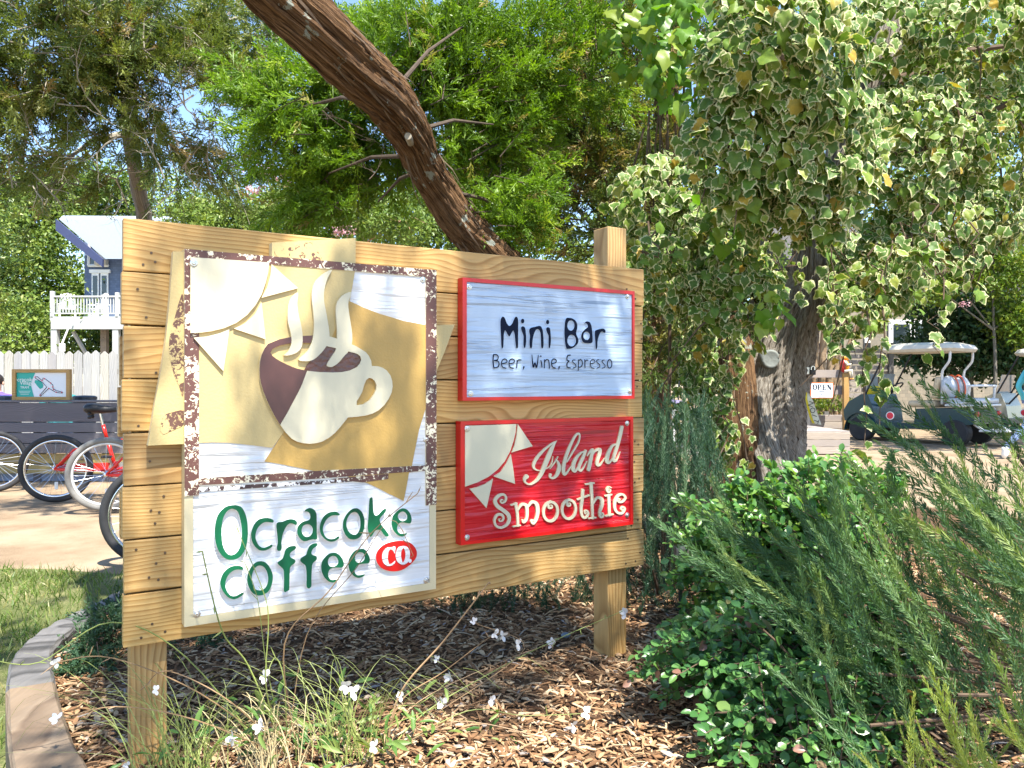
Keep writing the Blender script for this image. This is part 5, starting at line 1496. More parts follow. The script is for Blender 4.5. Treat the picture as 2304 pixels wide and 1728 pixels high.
for x, y0_, y1_ in ((1640, 560, 830), (1700, 640, 790), (1712, 620, 745), (1950, 700, 1010), (1985, 690, 960), (1885, 640, 760), (1870, 660, 800)):
    lst.append((V3(x, y0_, 4.6), V3(x + rng.normal() * 10, y1_, 4.6), 22, 0.07, 0.02))
lst.append((V3(1690, 1050, 5.1), V3(1625, 800, 5.0), 14, 0.05, 0.02))
strands(rng, vn, off, lst, lp_)
for k in range(40):
    c, rad, *_ = iv[k % len(iv)]
    a = np.array(c) + rng.normal(size=3) * np.array(rad) * 0.4
    b = a + np.array([rng.normal() * 0.25, 0, -rng.uniform(0.2, 0.6)])
    vn.tube([tuple(p - off) for p in (a, (a + b) / 2 + rng.normal(size=3) * 0.05, b)], [0.007, 0.005, 0.002], 5, caps=False)
vn.build('vines', M['brown_twig'], ivy)
P = np.concatenate([P, np.array(lp_[0])]); Dd = np.concatenate([Dd, np.array(lp_[1])]); Nn = np.concatenate([Nn, np.array(lp_[2])]); S = np.concatenate([S, np.array(lp_[3])])
leaf_plant(ivy, 'leaf', IVY, M['ivy'], P, Dd, Nn, S, rng)

gi_base = Vector((1.05, 5.3, 0.12))
gi = thing('green_ivy', 'plain bright green ivy climbing left of the variegated curtain', 'ivy', tuple(gi_base))
vols = [(V3(1530, 100, 4.9), (0.26, 0.22, 0.42), 150, 0.105), (V3(1600, 330, 4.75), (0.14, 0.12, 0.2), 26, 0.10), (V3(1630, 470, 4.35), (0.12, 0.1, 0.2), 34, 0.085), (V3(1450, 60, 5.3), (0.3, 0.25, 0.4), 110, 0.10), (V3(1730, 690, 4.3), (0.08, 0.08, 0.12), 22, 0.07)]
P, Dd, Nn, S = ivy_scatter(rng, vols)
vn = MB()
for k in range(14):
    a = np.array(V3(rng.uniform(1440, 1600), rng.uniform(150, 300), 5.0)); b = a + np.array([rng.normal() * .1, 0.05, -rng.uniform(.5, 1.0)])
    vn.tube([tuple(p - np.array(gi_base)) for p in (a, (a + b) / 2 + rng.normal(size=3) * .04, b)], [0.008, 0.006, 0.003], 5, caps=False)
vn.tube([(0, 0, 0), (0.05, 0.05, 1.2), tuple(np.array(V3(1500, 300, 5.1)) - np.array(gi_base))], [0.014, 0.012, 0.008], 6)
vn.build('vines', M['brown_twig'], gi)
leaf_plant(gi, 'leaf', IVY, M['ivy_plain'], P, Dd, Nn, S, rng, 120)

# ================================================================== shrubs in the bed
OV = leaf_oval()
OVS = [OV, leaf_oval(0.27, 0.16, -0.12), leaf_oval(0.33, 0.08, -0.05)]
M['oval'] = leafmat('oval_shrub_leaves', [(0.0, (0.040, 0.120, 0.036)), (0.45, (0.070, 0.175, 0.048)), (0.8, (0.095, 0.21, 0.055)), (0.97, (0.14, 0.26, 0.06)), (0.985, (0.24, 0.13, 0.09)), (1.0, (0.28, 0.15, 0.11))], trans=0.22, rough=0.30, spec=0.5)
M['oval_sunlit'] = leafmat('oval_shrub_leaves_sunlit', [(0.0, (0.06, 0.17, 0.045)), (0.6, (0.11, 0.24, 0.06)), (1.0, (0.20, 0.30, 0.06))], trans=0.3, rough=0.32, spec=0.5)  # paler copy of the shrub leaves, sunlight put into the colour
def stemmed(rng, base, targets, leaf, pairs_gap, wob=0.05):
    """arching twigs from the base to targets, with pairs of leaves set along them"""
    P, Dd, Nn, S = [], [], [], []
    mb = MB()
    b0 = np.array(base)
    for tgt in targets:
        tgt = np.array(tgt)
        st = b0 + np.array([rng.normal() * 0.12, rng.normal() * 0.12, 0])
        mid = (st + tgt) / 2 + np.array([0, 0, 0.12]) + rng.normal(size=3) * wob
        q = np.array(catmull([tuple(st), tuple(mid), tuple(tgt)], 8, False))
        L = np.linalg.norm(np.diff(q, axis=0), axis=1).sum()
        mb.tube([tuple(p - b0) for p in q[::2]] + [tuple(q[-1] - b0)] if len(q) % 2 == 0 else [tuple(p - b0) for p in q[::2]], [0.005 - 0.0035 * i / (len(q[::2]) - 1) for i in range(len(q[::2]))] if len(q) % 2 else 0.003, 4, caps=False)
        k = int(L / pairs_gap)
        for j in range(k):
            t = 0.25 + 0.75 * (j + rng.random() * .5) / max(k, 1); i = min(int(t * (len(q) - 1)), len(q) - 2)
            p = q[i] + (q[i + 1] - q[i]) * (t * (len(q) - 1) - i); tn = unit(q[i + 1] - q[i])
            sd = np.cross(tn, np.array([0, 0, 1.0])) if j % 2 else np.cross(tn, rng.normal(size=3)); sd = unit(sd)
            for s in (1, -1):
                dr = sd * s + tn * 0.55 + rng.normal(size=3) * 0.22 + np.array([0, 0, 0.15])
                P.append(p); Dd.append(dr); Nn.append(np.array([0.15, -0.45, 0.9]) + rng.normal(size=3) * 0.4); S.append(leaf * rng.uniform(0.65, 1.2) * (1.0 if t < .9 else 0.75))
        P.append(q[-1]); Dd.append(unit(q[-1] - q[-2]) + rng.normal(size=3) * .2); Nn.append(np.array([0.1, -0.5, 0.9]) + rng.normal(size=3) * .3); S.append(leaf * .8)
    return mb, np.array(P), np.array(Dd), np.array(Nn), np.array(S)

def shrub(name, label, base, vols, leaf, gap, mat, rng, n_ind=300, cat='shrub'):
    t = thing(name, label, cat, tuple(base))
    tg = []
    for c, rad, n in vols:
        u = unit(rng.normal(size=(n, 3))) * (0.55 + 0.45 * rng.random((n, 1)))
        tg += list(np.array(c) + u * np.array(rad))
    mb, P, Dd, Nn, S = stemmed(rng, base, tg, leaf, gap)
    mb.build('stems', M['brown_twig'], t)
    leaf_plant(t, 'leaf', OVS, mat, P, Dd, Nn, S, rng, n_ind)
    return t
rng = np.random.default_rng(71)
shrub('oval_leaf_shrub', 'low spreading shrub with glossy oval blue-green leaves at the edge of the mulch', (1.05, 2.35, 0.13),
      [(V3(1640, 1500, 2.35), (0.34, 0.22, 0.17), 90), (V3(1850, 1560, 2.2), (0.34, 0.2, 0.2), 90), (V3(1780, 1660, 2.05), (0.30, 0.15, 0.12), 60), (V3(1920, 1400, 2.5), (0.25, 0.2, 0.15), 40)], 0.042, 0.036, M['oval'], rng)
shrub('oval_leaf_shrub', 'taller shrub with oval leaves coloured pale as if sunlit in front of the split cedar trunk', (1.30, 3.15, 0.13),
      [(V3(1640, 1330, 2.95), (0.28, 0.22, 0.22), 80), (V3(1740, 1180, 3.1), (0.36, 0.22, 0.24), 100), (V3(1600, 1200, 3.2), (0.22, 0.2, 0.22), 50), (V3(1880, 1080, 3.3), (0.36, 0.2, 0.16), 60), (V3(1650, 1430, 2.8), (0.26, 0.2, 0.14), 50)], 0.046, 0.040, M['oval_sunlit'], rng)

# rosemary: needles all round upright arching stems
def needle_stem(seed, n=190, L=1.0, nl=0.060, w=0.0048, bare=0.02):
    r = np.random.default_rng(seed)
    V, Fq = [], []
    for k in range(n):
        t = bare + (1 - bare) * k / n
        ph = k * 2.4 + r.normal() * 0.3
        a = R(52) - R(22) * t + r.normal() * 0.15
        d = np.array([math.cos(ph) * math.sin(a), math.cos(a), math.sin(ph) * math.sin(a)])
        l_ = nl * r.uniform(0.75, 1.15) * (1.0 - 0.45 * max(0, t - 0.85) / 0.15)
        p = np.array([0, t * L, 0]); s = unit(np.cross(d, r.normal(size=3))) * w
        m_ = p + d * l_ * 0.55 + np.array([0, 0.10 * l_, 0]); e = p + d * l_ + np.array([0, 0.28 * l_, 0])
        i = len(V)
        V += [p, m_ + s, e, m_ - s]; Fq.append([i, i + 1, i + 2, i + 3])
    for j in range(3):
        a = 2 * PI * j / 3; b = 2 * PI * (j + 1) / 3; i = len(V)
        rr = 0.0045
        V += [np.array([math.cos(a) * rr, 0, math.sin(a) * rr]), np.array([math.cos(b) * rr, 0, math.sin(b) * rr]), np.array([math.cos(b) * .001, L, math.sin(b) * .001]), np.array([math.cos(a) * .001, L, math.sin(a) * .001])]
        Fq.append([i, i + 1, i + 2, i + 3])
    return np.array(V), np.array(Fq)
RS = [needle_stem(s) for s in (1, 2, 3)]
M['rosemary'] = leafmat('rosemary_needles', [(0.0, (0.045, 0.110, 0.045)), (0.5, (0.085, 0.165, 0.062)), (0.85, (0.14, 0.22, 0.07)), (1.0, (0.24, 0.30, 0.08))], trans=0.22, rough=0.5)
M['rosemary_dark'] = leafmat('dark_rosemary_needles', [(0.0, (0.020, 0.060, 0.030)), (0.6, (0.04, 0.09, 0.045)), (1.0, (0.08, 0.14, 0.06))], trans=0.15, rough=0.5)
M['rosemary_tip'] = leafmat('young_rosemary_needles', [(0.0, (0.16, 0.24, 0.05)), (1.0, (0.36, 0.40, 0.08))], trans=0.3, rough=0.5)
def bent(tv, k, amt):
    v = tv.copy(); t = np.clip(v[:, 1], 0, 1)
    v[:, 2] += amt * t * t; return v
def rosemary(name, label, base, stems, mat, rng, tips=None):
    """stems: (root xyz, tip xyz)"""
    t = thing(name, label, 'shrub', tuple(base))
    gs = []
    A = np.array([s[0] for s in stems]); B = np.array([s[1] for s in stems])
    L = np.linalg.norm(B - A, axis=1)
    tone = rng.random(len(A))
    for k, (tv, tf) in enumerate(RS):
        m = np.arange(len(A)) % 3 == k
        d = B[m] - A[m]
        nr = np.tile(np.array([0, 0, 1.0]), (m.sum(), 1)) + rng.normal(size=(m.sum(), 3)) * .3
        gs.append((bent(tv, 0, (-0.12, 0.10, 0.16)[k]), tf, frames(d, rng, nrm=nr), A[m], L[m], tone[m], None))
    crown_obj('sprigs', t, gs, mat, rng, 'stuff')
    wm = MB(); b0 = Vector(base)
    for a, b in stems[::9]:
        a = Vector(a) - b0
        wm.tube([(0, 0, -0.05), tuple(a * 0.5 + Vector((0, 0, .05))), tuple(a)], [0.010, 0.007, 0.004], 5, caps=False)
    wm.build('woody_stems', M['brown_twig'], t)
    return t
rng = np.random.default_rng(81)
base = np.array([2.05, 2.35, 0.12])
st = []
for k in range(210):
    px = rng.uniform(1750, 2420); py = 990 + 470 * rng.random() + max(0, (1900 - px)) * 0.75; Y = rng.uniform(1.75, 2.7)
    tip = np.array(V3(px, py, Y))
    L = rng.uniform(0.28, 0.46)
    d = unit(np.array([-0.48 + rng.normal() * 0.22, -0.12 + rng.normal() * 0.25, 0.72 + rng.normal() * 0.2]))
    st.append((tip - d * L, tip))
for px, py, Y in ((1490, 1135, 2.1), (1545, 1095, 2.2), (1620, 1150, 2.2), (1710, 1290, 2.0), (1780, 1170, 2.1), (1900, 1050, 2.1), (2010, 980, 2.15), (1985, 840, 2.6), (2105, 830, 2.5), (2200, 850, 2.4), (1560, 1200, 2.15), (1870, 1240, 1.9), (1760, 1065, 2.4), (2080, 1120, 1.85), (2180, 1180, 1.8), (1960, 905, 2.5), (2040, 1010, 2.2)):
    tip = np.array(V3(px, py, Y)); d = unit(np.array([-0.64 + rng.normal() * .08, -0.05, 0.62 + rng.normal() * .08])); L = rng.uniform(0.5, 0.62)
    st.append((tip - d * L, tip))
    for j in range(5):
        tt = tip - d * L * rng.uniform(0.25, 0.8); dd = unit(d + rng.normal(size=3) * 0.35); l2 = rng.uniform(0.14, 0.24)
        st.append((tt - dd * l2 * .2, tt + dd * l2))
rosemary('rosemary_bush', 'large rosemary bush with long arching grey-green needle sprigs in front of the golf carts', base, st, M['rosemary'], rng)
base = np.array([1.18, 1.55, 0.12])
st = []
for px, py, Y, L in ((2085, 1478, 1.45, 0.30), (2235, 1490, 1.25, 0.26), (2150, 1560, 1.4, 0.26), (2280, 1600, 1.2, 0.24), (2040, 1660, 1.5, 0.2), (2200, 1670, 1.3, 0.2), (1960, 1690, 1.55, 0.16), (2120, 1640, 1.45, 0.2), (2290, 1530, 1.3, 0.22), (2250, 1690, 1.2, 0.16), (2170, 1600, 1.35, 0.22), (2020, 1560, 1.6, 0.2), (2060, 1610, 1.6, 0.22), (2230, 1580, 1.45, 0.2)):
    tip = np.array(V3(px, py, Y)); d = unit(np.array([-0.42 + rng.normal() * .16, 0.05, 0.9])); st.append((tip - d * L, tip))
    for j in range(3):
        tt = tip - d * L * rng.uniform(0.35, 0.85); dd = unit(d + rng.normal(size=3) * 0.4); l2 = L * rng.uniform(0.3, 0.5); st.append((tt - dd * l2 * .2, tt + dd * l2))
rosemary('rosemary_plant', 'young rosemary with yellow-green sprig tips in the front corner of the bed', base, st, M['rosemary_tip'], rng)
base = np.array([0.75, 3.85, 0.12])
st = []
for k in range(260):
    px = rng.uniform(1430, 1600); py = rng.uniform(870, 1330); Y = rng.uniform(3.4, 4.1)
    tip = np.array(V3(px, py, Y)); d = unit(np.array([rng.normal() * 0.35 - .1, rng.normal() * .3, 0.9])); L = rng.uniform(0.25, 0.4)
    st.append((tip - d * L, tip))
for k in range(240):
    px = rng.uniform(940, 1440); py = rng.uniform(1270, 1370); Y = rng.uniform(3.5, 4.1)
    tip = np.array(V3(px, py, Y)); d = unit(np.array([rng.normal() * 0.4, rng.normal() * .3, 0.8])); L = rng.uniform(0.25, 0.4)
    st.append((tip - d * L, tip))
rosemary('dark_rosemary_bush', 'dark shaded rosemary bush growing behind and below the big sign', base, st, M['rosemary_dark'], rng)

# low dark conifer by the edging, left of the near post
rng = np.random.default_rng(91)
jb = Vector((-1.55, 3.0, 0.12))
jun = thing('creeping_juniper', 'low dark green creeping juniper tucked inside the timber edging', 'shrub', tuple(jb))
vols = [(V3(250, 1425, 3.0), (0.13, 0.2, 0.08), 24, 12, 0.075, tuple(jb), 0.16), (V3(205, 1470, 2.8), (0.10, 0.12, 0.05), 12, 12, 0.07, tuple(jb), 0.14), (V3(285, 1390, 3.3), (0.15, 0.2, 0.10), 16, 12, 0.075, tuple(jb), 0.16), (V3(430, 1440, 3.1), (0.2, 0.2, 0.06), 12, 12, 0.07, tuple(jb), 0.16)]
gs, wd = cedar_groups(rng, vols, SPRAYS_LOW)
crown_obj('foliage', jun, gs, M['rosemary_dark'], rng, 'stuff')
q = MB(); bough_wood(q, wd, np.array(jb), rng, 0.003); q.build('branches', M['brown_twig'], jun)

# ================================================================== gaura and grasses in front of the sign
M['stem_green'] = paint('thin_green_stem', (0.20, 0.24, 0.06), 0.6, var=0.3, scale=12)
M['stem_red'] = paint('thin_reddish_stem', (0.24, 0.15, 0.075), 0.6, var=0.4, scale=9)
M['stem_straw'] = paint('dry_straw', (0.42, 0.34, 0.18), 0.8, var=0.3, scale=12)
M['petal'] = leafmat('white_petals', [(0.0, (0.80, 0.78, 0.80)), (1.0, (0.84, 0.80, 0.82))], trans=0.3, tint=0.9)
M['weed'] = leafmat('narrow_weed_leaves', [(0.0, (0.06, 0.14, 0.03)), (0.6, (0.11, 0.21, 0.045)), (1.0, (0.20, 0.26, 0.07))], trans=0.3)
PET = leaf_oval(0.34, 0.05, 0.12)
petal_me = small_mesh('petal', PET[0], PET[1], M['petal'])
def flower(parent, p, size, rng):
    """four petals and a tuft of stamens"""
    mb = MB()
    c = Vector(p) - parent.location
    mb.tube([(0, 0, -0.012), (0, 0, 0.0)], [0.0012, 0.002], 5)
    for k in range(5):
        a = rng.uniform(0, 2 * PI); mb.tube([(0, 0, 0), (math.cos(a) * 0.004, math.sin(a) * 0.004 - .004, -0.006), (math.cos(a) * .006, math.sin(a) * .006 - .006, -0.013)], 0.0004, 3, caps=False)
    f = mb.build('flower', M['petal'], parent, loc=tuple(c))
    face = Vector((0.1 + rng.normal() * .5, -0.9, 0.35 + rng.normal() * .4)).normalized()
    f.rotation_mode = 'QUATERNION'; f.rotation_quaternion = face.to_track_quat('Z', 'Y')
    f.scale = (1, 1, 1)
    for k, a in enumerate((-0.2, 0.75, 2.1, 3.2)):
        pe = bpy.data.objects.new('petal', petal_me)
        pe.rotation_euler = (R(18) + rng.normal() * .25, rng.normal() * .2, a - 0.3 + rng.normal() * .15)
        pe.scale = (size, size, size)
        put(pe, f)
    return f

def curve_pts(a, b, sag, n=9):
    a, b = np.array(a), np.array(b)
    return [tuple(a + (b - a) * t + np.array([0, 0, sag]) * 4 * t * (1 - t)) for t in np.linspace(0, 1, n)]

def gaura(label, base, stalks, fl, leaves, rng, mats=('stem_green', 'stem_red')):
    t = thing('gaura_plant', label, 'plant', tuple(base))
    off = np.array(base)
    for k, (pts, r) in enumerate(stalks):
        mb = MB()
        q = catmull([tuple(np.array(p) - off) for p in pts], 6, False)
        mb.tube(q, [1.25 * r * (1 - 0.4 * i / (len(q) - 1)) for i in range(len(q))], 5, caps=False)
        # buds near the tip
        e = np.array(q[-1])
        for j in range(4):
            i = len(q) - 1 - j * 2
            if i > 2:
                p = np.array(q[i]); d_ = rng.normal(size=3) * 0.006
                mb.tube([tuple(p), tuple(p + d_), tuple(p + d_ * 2.2)], [r * .5, r * 1.2, r * .3], 4, caps=False)
        mb.build('stalk', M[mats[k % 2]], t)
    for p, s in fl: flower(t, p, s, rng)
    if leaves:
        P = np.array([l_[0] for l_ in leaves]); Dr = np.array([l_[1] for l_ in leaves]); S_ = np.array([l_[2] for l_ in leaves])
        Nn = np.array([0, -0.4, 0.9]) + rng.normal(size=P.shape) * .4
        NL = leaf_oval(0.11, 0.05, -0.12)
        leaf_plant(t, 'leaf', [NL], M['weed'], P, Dr, Nn, S_, rng, min(60, len(P)))
    return t
rng = np.random.default_rng(101)
def leaves_near(rng, base, n, rx, ry, h, size):
    out = []
    for k in range(n):
        p = np.array(base) + np.array([rng.normal() * rx, rng.normal() * ry, rng.random() ** 1.5 * h])
        out.append((p, np.array([rng.normal(), rng.normal() * .6, rng.uniform(0.0, 0.9)]), size * rng.uniform(.6, 1.3)))
    return out
b1 = np.array([-0.62, 2.12, 0.15])
def sp(px, py, Y): return V3(px, py, Y)
S1 = [([b1, sp(560, 1500, 2.08), sp(500, 1420, 2.02), sp(455, 1240, 1.95)], 0.0022),
      ([b1 + .02, sp(640, 1450, 2.1), sp(740, 1330, 2.1), sp(835, 1200, 2.1), sp(940, 1110, 2.1)], 0.0018),
      ([b1 - .02, sp(420, 1480, 2.05), sp(250, 1400, 2.0), sp(90, 1490, 1.95), sp(-20, 1485, 1.9)], 0.0016),
      ([b1, sp(450, 1560, 2.0), sp(250, 1480, 2.0), sp(130, 1490, 1.95)], 0.0015),
      ([b1, sp(600, 1560, 2.0), sp(604, 1400, 2.0), sp(592, 1330, 2.0), sp(540, 1205, 2.0)], 0.0014),
      ([b1, sp(690, 1430, 2.2), sp(800, 1280, 2.2), sp(880, 1170, 2.2), sp(930, 1250, 2.2)], 0.0012),
      ([b1, sp(600, 1500, 2.1), sp(580, 1350, 2.1), sp(550, 1265, 2.1)], 0.0012),
      ([b1, sp(520, 1580, 1.95), sp(380, 1510, 1.95), sp(330, 1540, 1.95)], 0.0014),
      ([b1, sp(640, 1540, 2.05), sp(620, 1480, 2.05), sp(598, 1525, 2.0)], 0.0014),
      ([b1, sp(440, 1620, 1.9), sp(260, 1590, 1.9), sp(130, 1620, 1.88)], 0.0014)]
FL1 = [(sp(128, 1490, 1.95), .016), (sp(128, 1618, 1.88), .018), (sp(352, 1553, 1.95), .014), (sp(598, 1522, 2.0), .020), (sp(585, 1635, 1.98), .022), (sp(524, 1662, 1.95), .022), (sp(285, 1722, 1.9), .013)]
gaura('wiry gaura with white four-petalled flowers beside the near sign post', b1, S1, FL1, leaves_near(rng, b1, 90, 0.17, 0.10, 0.16, 0.06), rng)
b2 = np.array([-0.35, 2.14, 0.15])
S2_ = [([b2, sp(800, 1650, 2.0), sp(785, 1560, 2.0)], 0.0035),
       ([b2, sp(900, 1560, 2.2), sp(1000, 1440, 2.3), sp(1100, 1310, 2.4)], 0.0026),
       ([b2, sp(960, 1600, 2.3), sp(1130, 1500, 2.5), sp(1250, 1440, 2.6), sp(1400, 1375, 2.8)], 0.0016),
       ([b2, sp(900, 1580, 2.2), sp(1000, 1510, 2.3), sp(1100, 1435, 2.5), sp(1130, 1428, 2.5)], 0.0014),
       ([b2, sp(880, 1600, 2.2), sp(950, 1580, 2.3), sp(1012, 1528, 2.4)], 0.0014),
       ([b2, sp(960, 1620, 2.2), sp(1180, 1460, 2.5), sp(1065, 1400, 2.5), sp(1075, 1370, 2.5)], 0.0012),
       ([b2, sp(870, 1640, 2.1), sp(960, 1600, 2.2), sp(1000, 1585, 2.2)], 0.0014),
       ([b2, sp(1000, 1630, 2.2), sp(1100, 1630, 2.2), sp(1290, 1675, 2.2), sp(1370, 1665, 2.2)], 0.0015),
       ([b2, sp(1050, 1600, 2.3), sp(1180, 1610, 2.3), sp(1320, 1605, 2.3)], 0.0013),
       ([b2, sp(940, 1580, 2.3), sp(1150, 1480, 2.5), sp(1240, 1450, 2.6)], 0.0013),
       ([b2, sp(850, 1640, 2.1), sp(842, 1690, 2.05), sp(840, 1680, 2.05)], 0.0013)]
FL2 = [(sp(780, 1543, 2.0), .022), (sp(796, 1558, 1.99), .022), (sp(1012, 1525, 2.4), .022), (sp(998, 1583, 2.2), .022), (sp(1115, 1427, 2.5), .02), (sp(1132, 1430, 2.5), .022), (sp(1167, 1450, 2.6), .022), (sp(1243, 1448, 2.6), .022), (sp(1407, 1380, 2.8), .024), (sp(1067, 1398, 2.5), .015), (sp(1108, 1576, 2.3), .018), (sp(1320, 1605, 2.3), .022), (sp(1290, 1632, 2.25), .022), (sp(842, 1680, 2.05), .02), (sp(902, 1567, 2.2), .016), (sp(983, 1483, 2.4), .014)]
gaura('sprawling gaura with thin stems and white flowers on the open mulch', b2, S2_, FL2, leaves_near(rng, b2, 60, 0.16, 0.08, 0.10, 0.055), rng)
# fine grass tufts
def tuft(label, base, n, h, lean_, rng, mat, w=0.0016):
    t = thing('grass_tuft', label, 'grass tuft', tuple(base))
    mb = MB()
    for k in range(n):
        a = np.array([rng.normal() * .05, rng.normal() * .03, 0]); hh = h * rng.uniform(.5, 1.2)
        tip = a + np.array([rng.normal() * lean_, rng.normal() * lean_ * .4, hh]); mid = a * .7 + tip * .35 + np.array([0, 0, hh * .35])
        end = tip + np.array([np.sign(tip[0] - a[0]) * hh * .35, 0, -hh * rng.uniform(.0, .4)])
        q = np.array(catmull([tuple(a), tuple(mid), tuple(tip), tuple(end)], 4, False)); m_ = len(q)
        vs, fs = [], []
        for i, p in enumerate(q):
            ww = w * (1 - 0.85 * i / (m_ - 1)); vs += [(p[0] - ww, p[1], p[2]), (p[0] + ww, p[1] + ww, p[2])]
        for i in range(m_ - 1): fs.append((2 * i, 2 * i + 1, 2 * i + 3, 2 * i + 2))
        mb.add(vs, fs)
    tag(mb.build('blades', M[mat], t), kind='stuff')
    return t
tuft('dry straw-coloured grass tuft in front of the coffee sign', (-0.66, 2.05, 0.15), 50, 0.17, 0.10, rng, 'stem_straw')
tuft('fine green grass tuft arching across the near sign post', (-0.86, 2.0, 0.15), 70, 0.26, 0.22, rng, 'stem_green', 0.0013)
tuft('fine green grass tuft on the mulch beneath the lettering of the coffee sign', (-0.46, 2.10, 0.15), 50, 0.24, 0.16, rng, 'stem_green', 0.0014)
# ================================================================== white picket fence
FY = 13.5
f0 = Vector(((-60 - CX) / F * FY, FY, 0)); NPK = 36
fence = thing('picket_fence', 'tall white dog-eared picket fence in front of the blue house', 'fence', tuple(f0))
def picket_mesh(seed):
    r = random.Random(seed); w, h, t = 0.142, 1.74 + r.uniform(-.012, .012), 0.02
    prof = [(-w / 2, 0), (w / 2, 0), (w / 2, h - 0.06), (0.006, h), (-0.006, h), (-w / 2, h - 0.06)]
    mb = MB(); n = len(prof)
    mb.add([(x, 0, z) for x, z in prof] + [(x, t, z) for x, z in prof], [tuple(range(n)), tuple(range(n, 2 * n))[::-1]] + [(i, i + n, (i + 1) % n + n, (i + 1) % n) for i in range(n)])
    return mb.mesh('picket', M['fence_white'])
pm = [picket_mesh(s) for s in range(4)]
for i in range(NPK):
    o = bpy.data.objects.new('picket', pm[i % 4]); o.location = (i * 0.1535, rnd.uniform(-.004, .004), 0.02); o.rotation_euler = (0, rnd.uniform(-.006, .006), rnd.uniform(-.02, .02)); put(o, fence)
for z in (0.4, 1.4):
    MB().box((NPK * 0.1535 / 2, 0.045, z), (NPK * 0.1535, 0.04, 0.09)).build('rail', M['fence_white'], fence)
for i in range(3):
    MB().box((i * 2.6 + .2, 0.11, 0.85), (0.09, 0.09, 1.7)).build('post', M['fence_white'], fence)

# ================================================================== slate plank bench wall with tram board
BY = 9.2
b0 = Vector(((-120 - CX) / F * BY, BY, 0))
bl_ = 2.9
bench = thing('plank_bench', 'long bench with slate grey painted plank back and yellow pine lower rails', 'bench', tuple(b0))
ztop = 0.985
hb = [0.285, 0.125, 0.130, 0.265, 0.145]
z = ztop - 0.03
MB().box((bl_ / 2, 0.10, ztop - 0.012), (bl_, 0.26, 0.024), b=0.003).build('cap_board', M['slate'], bench)
z = ztop - 0.026
for h in (0.235, 0.125, 0.13, 0.12):
    MB().box((0, 0, 0), (bl_, 0.035, h - 0.010), b=0.004).build('back_plank', M['slate'], bench, loc=(bl_ / 2, rnd.uniform(0, .004), z - h / 2)); z -= h
for h in (0.13, 0.12):
    MB().box((0, 0, 0), (bl_, 0.04, h - 0.012), b=0.004).build('lower_rail', M['yellow_board'], bench, loc=(bl_ / 2, 0.05, z - h / 2)); z -= h
MB().box((bl_ / 2, 0.30, 0.46), (bl_, 0.40, 0.04), b=0.004).build('seat', M['slate'], bench)
M['blue_grey'] = paint('blue_grey_paint', (0.20, 0.24, 0.33), 0.6, var=0.1)
for i in range(4):
    MB().box((0.2 + i * 0.83, 0.14, 0.44), (0.09, 0.12, 0.88)).build('leg', M['slate'], bench)
MB().box((bl_ / 2, 0.10, 0.12), (bl_ - .1, 0.02, 0.22)).build('kick_board', M['blue_grey'], bench)

sx = (22 - CX) / F * BY; sw_ = 131 / F * BY; sh = 70 / F * BY
tram = thing('route_map_board', 'small pine-framed tram route map board with teal corner standing on the plank bench', 'sign', (sx, BY + 0.06, ztop + 0.001))
for nm, c, d in (('frame_rail', (sw_ / 2, 0, 0.020), (sw_ - 0.0902, 0.05, 0.040)), ('frame_rail', (sw_ / 2, 0, sh - 0.020), (sw_ - 0.0902, 0.05, 0.040)), ('frame_stile', (0.0225, 0, sh / 2), (0.045, 0.052, sh)), ('frame_stile', (sw_ - 0.0225, 0, sh / 2), (0.045, 0.052, sh))):
    MB().box((0, 0, 0), d, b=0.003).build(nm, M['pine'], tram, loc=c)
MB().box((sw_ / 2, 0.004, sh / 2), (sw_ - 0.08, 0.01, sh - 0.07)).build('map_sheet', M['screen'], tram)
def tr(x, y): return (sw_ * (x - 80) / 470.0, sh * (1 - (y - 180) / 250.0))
def flat(pts, yoff): return [(tr(x, y)[0], yoff, tr(x, y)[1]) for x, y in pts]
mb = MB(); mb.add(flat([(108, 415), (255, 415), (240, 360), (228, 310), (235, 270), (262, 208), (108, 208)], -0.0028), [tuple(range(7))]); mb.build('teal_panel', M['teal'], tram)
mb = MB(); mb.add(flat([(255, 285), (262, 268), (290, 270), (315, 285), (328, 310), (322, 332), (300, 340), (280, 318)], -0.0030), [tuple(range(8))]); mb.build('teal_patch', M['teal'], tram)
rt = MB()
for line in ([(262, 243), (280, 240), (300, 258), (320, 272), (325, 250), (345, 260), (385, 290), (405, 308), (405, 332), (430, 352), (485, 366), (485, 374), (432, 368), (372, 335), (302, 400), (296, 392), (355, 325), (325, 290), (262, 252)],):
    p = flat(line, -0.005); rt.tube([Vector(q) for q in p], 0.0035, 4)
rt.build('route_line', M['ink'], tram)
for q in ((262, 243), (318, 272), (338, 258), (388, 292), (404, 322), (412, 345), (432, 366), (478, 366), (372, 335), (302, 388)):
    x, y_, z_ = flat([q], -0.007)[0]; mb = MB(); mb.ball((0, 0, 0), (0.008, 0.003, 0.008), n=8, m=5); mb.build('stop_dot', M['red_dot'], tram, loc=(x, y_, z_))
for body, q, s in (('Ocracoke', (168, 265), 0.066), ('Village', (192, 292), 0.062), ('TRAM', (176, 328), 0.040)):
    me = text_mesh(body, s); me.materials.append(M['white']); x, y_, z_ = flat([q], -0.004)[0]
    o = bpy.data.objects.new('lettering', me); o.location = (x, y_, z_); o.rotation_euler = (R(90), 0, 0); put(o, tram)
for k, q in enumerate(((176, 358), (176, 370), (176, 382))):
    x, y_, z_ = flat([q], -0.004)[0]; MB().box((0, 0, 0), (0.14 - .02 * k, 0.001, 0.004)).build('print_line', M['white'], tram, loc=(x, y_, z_))

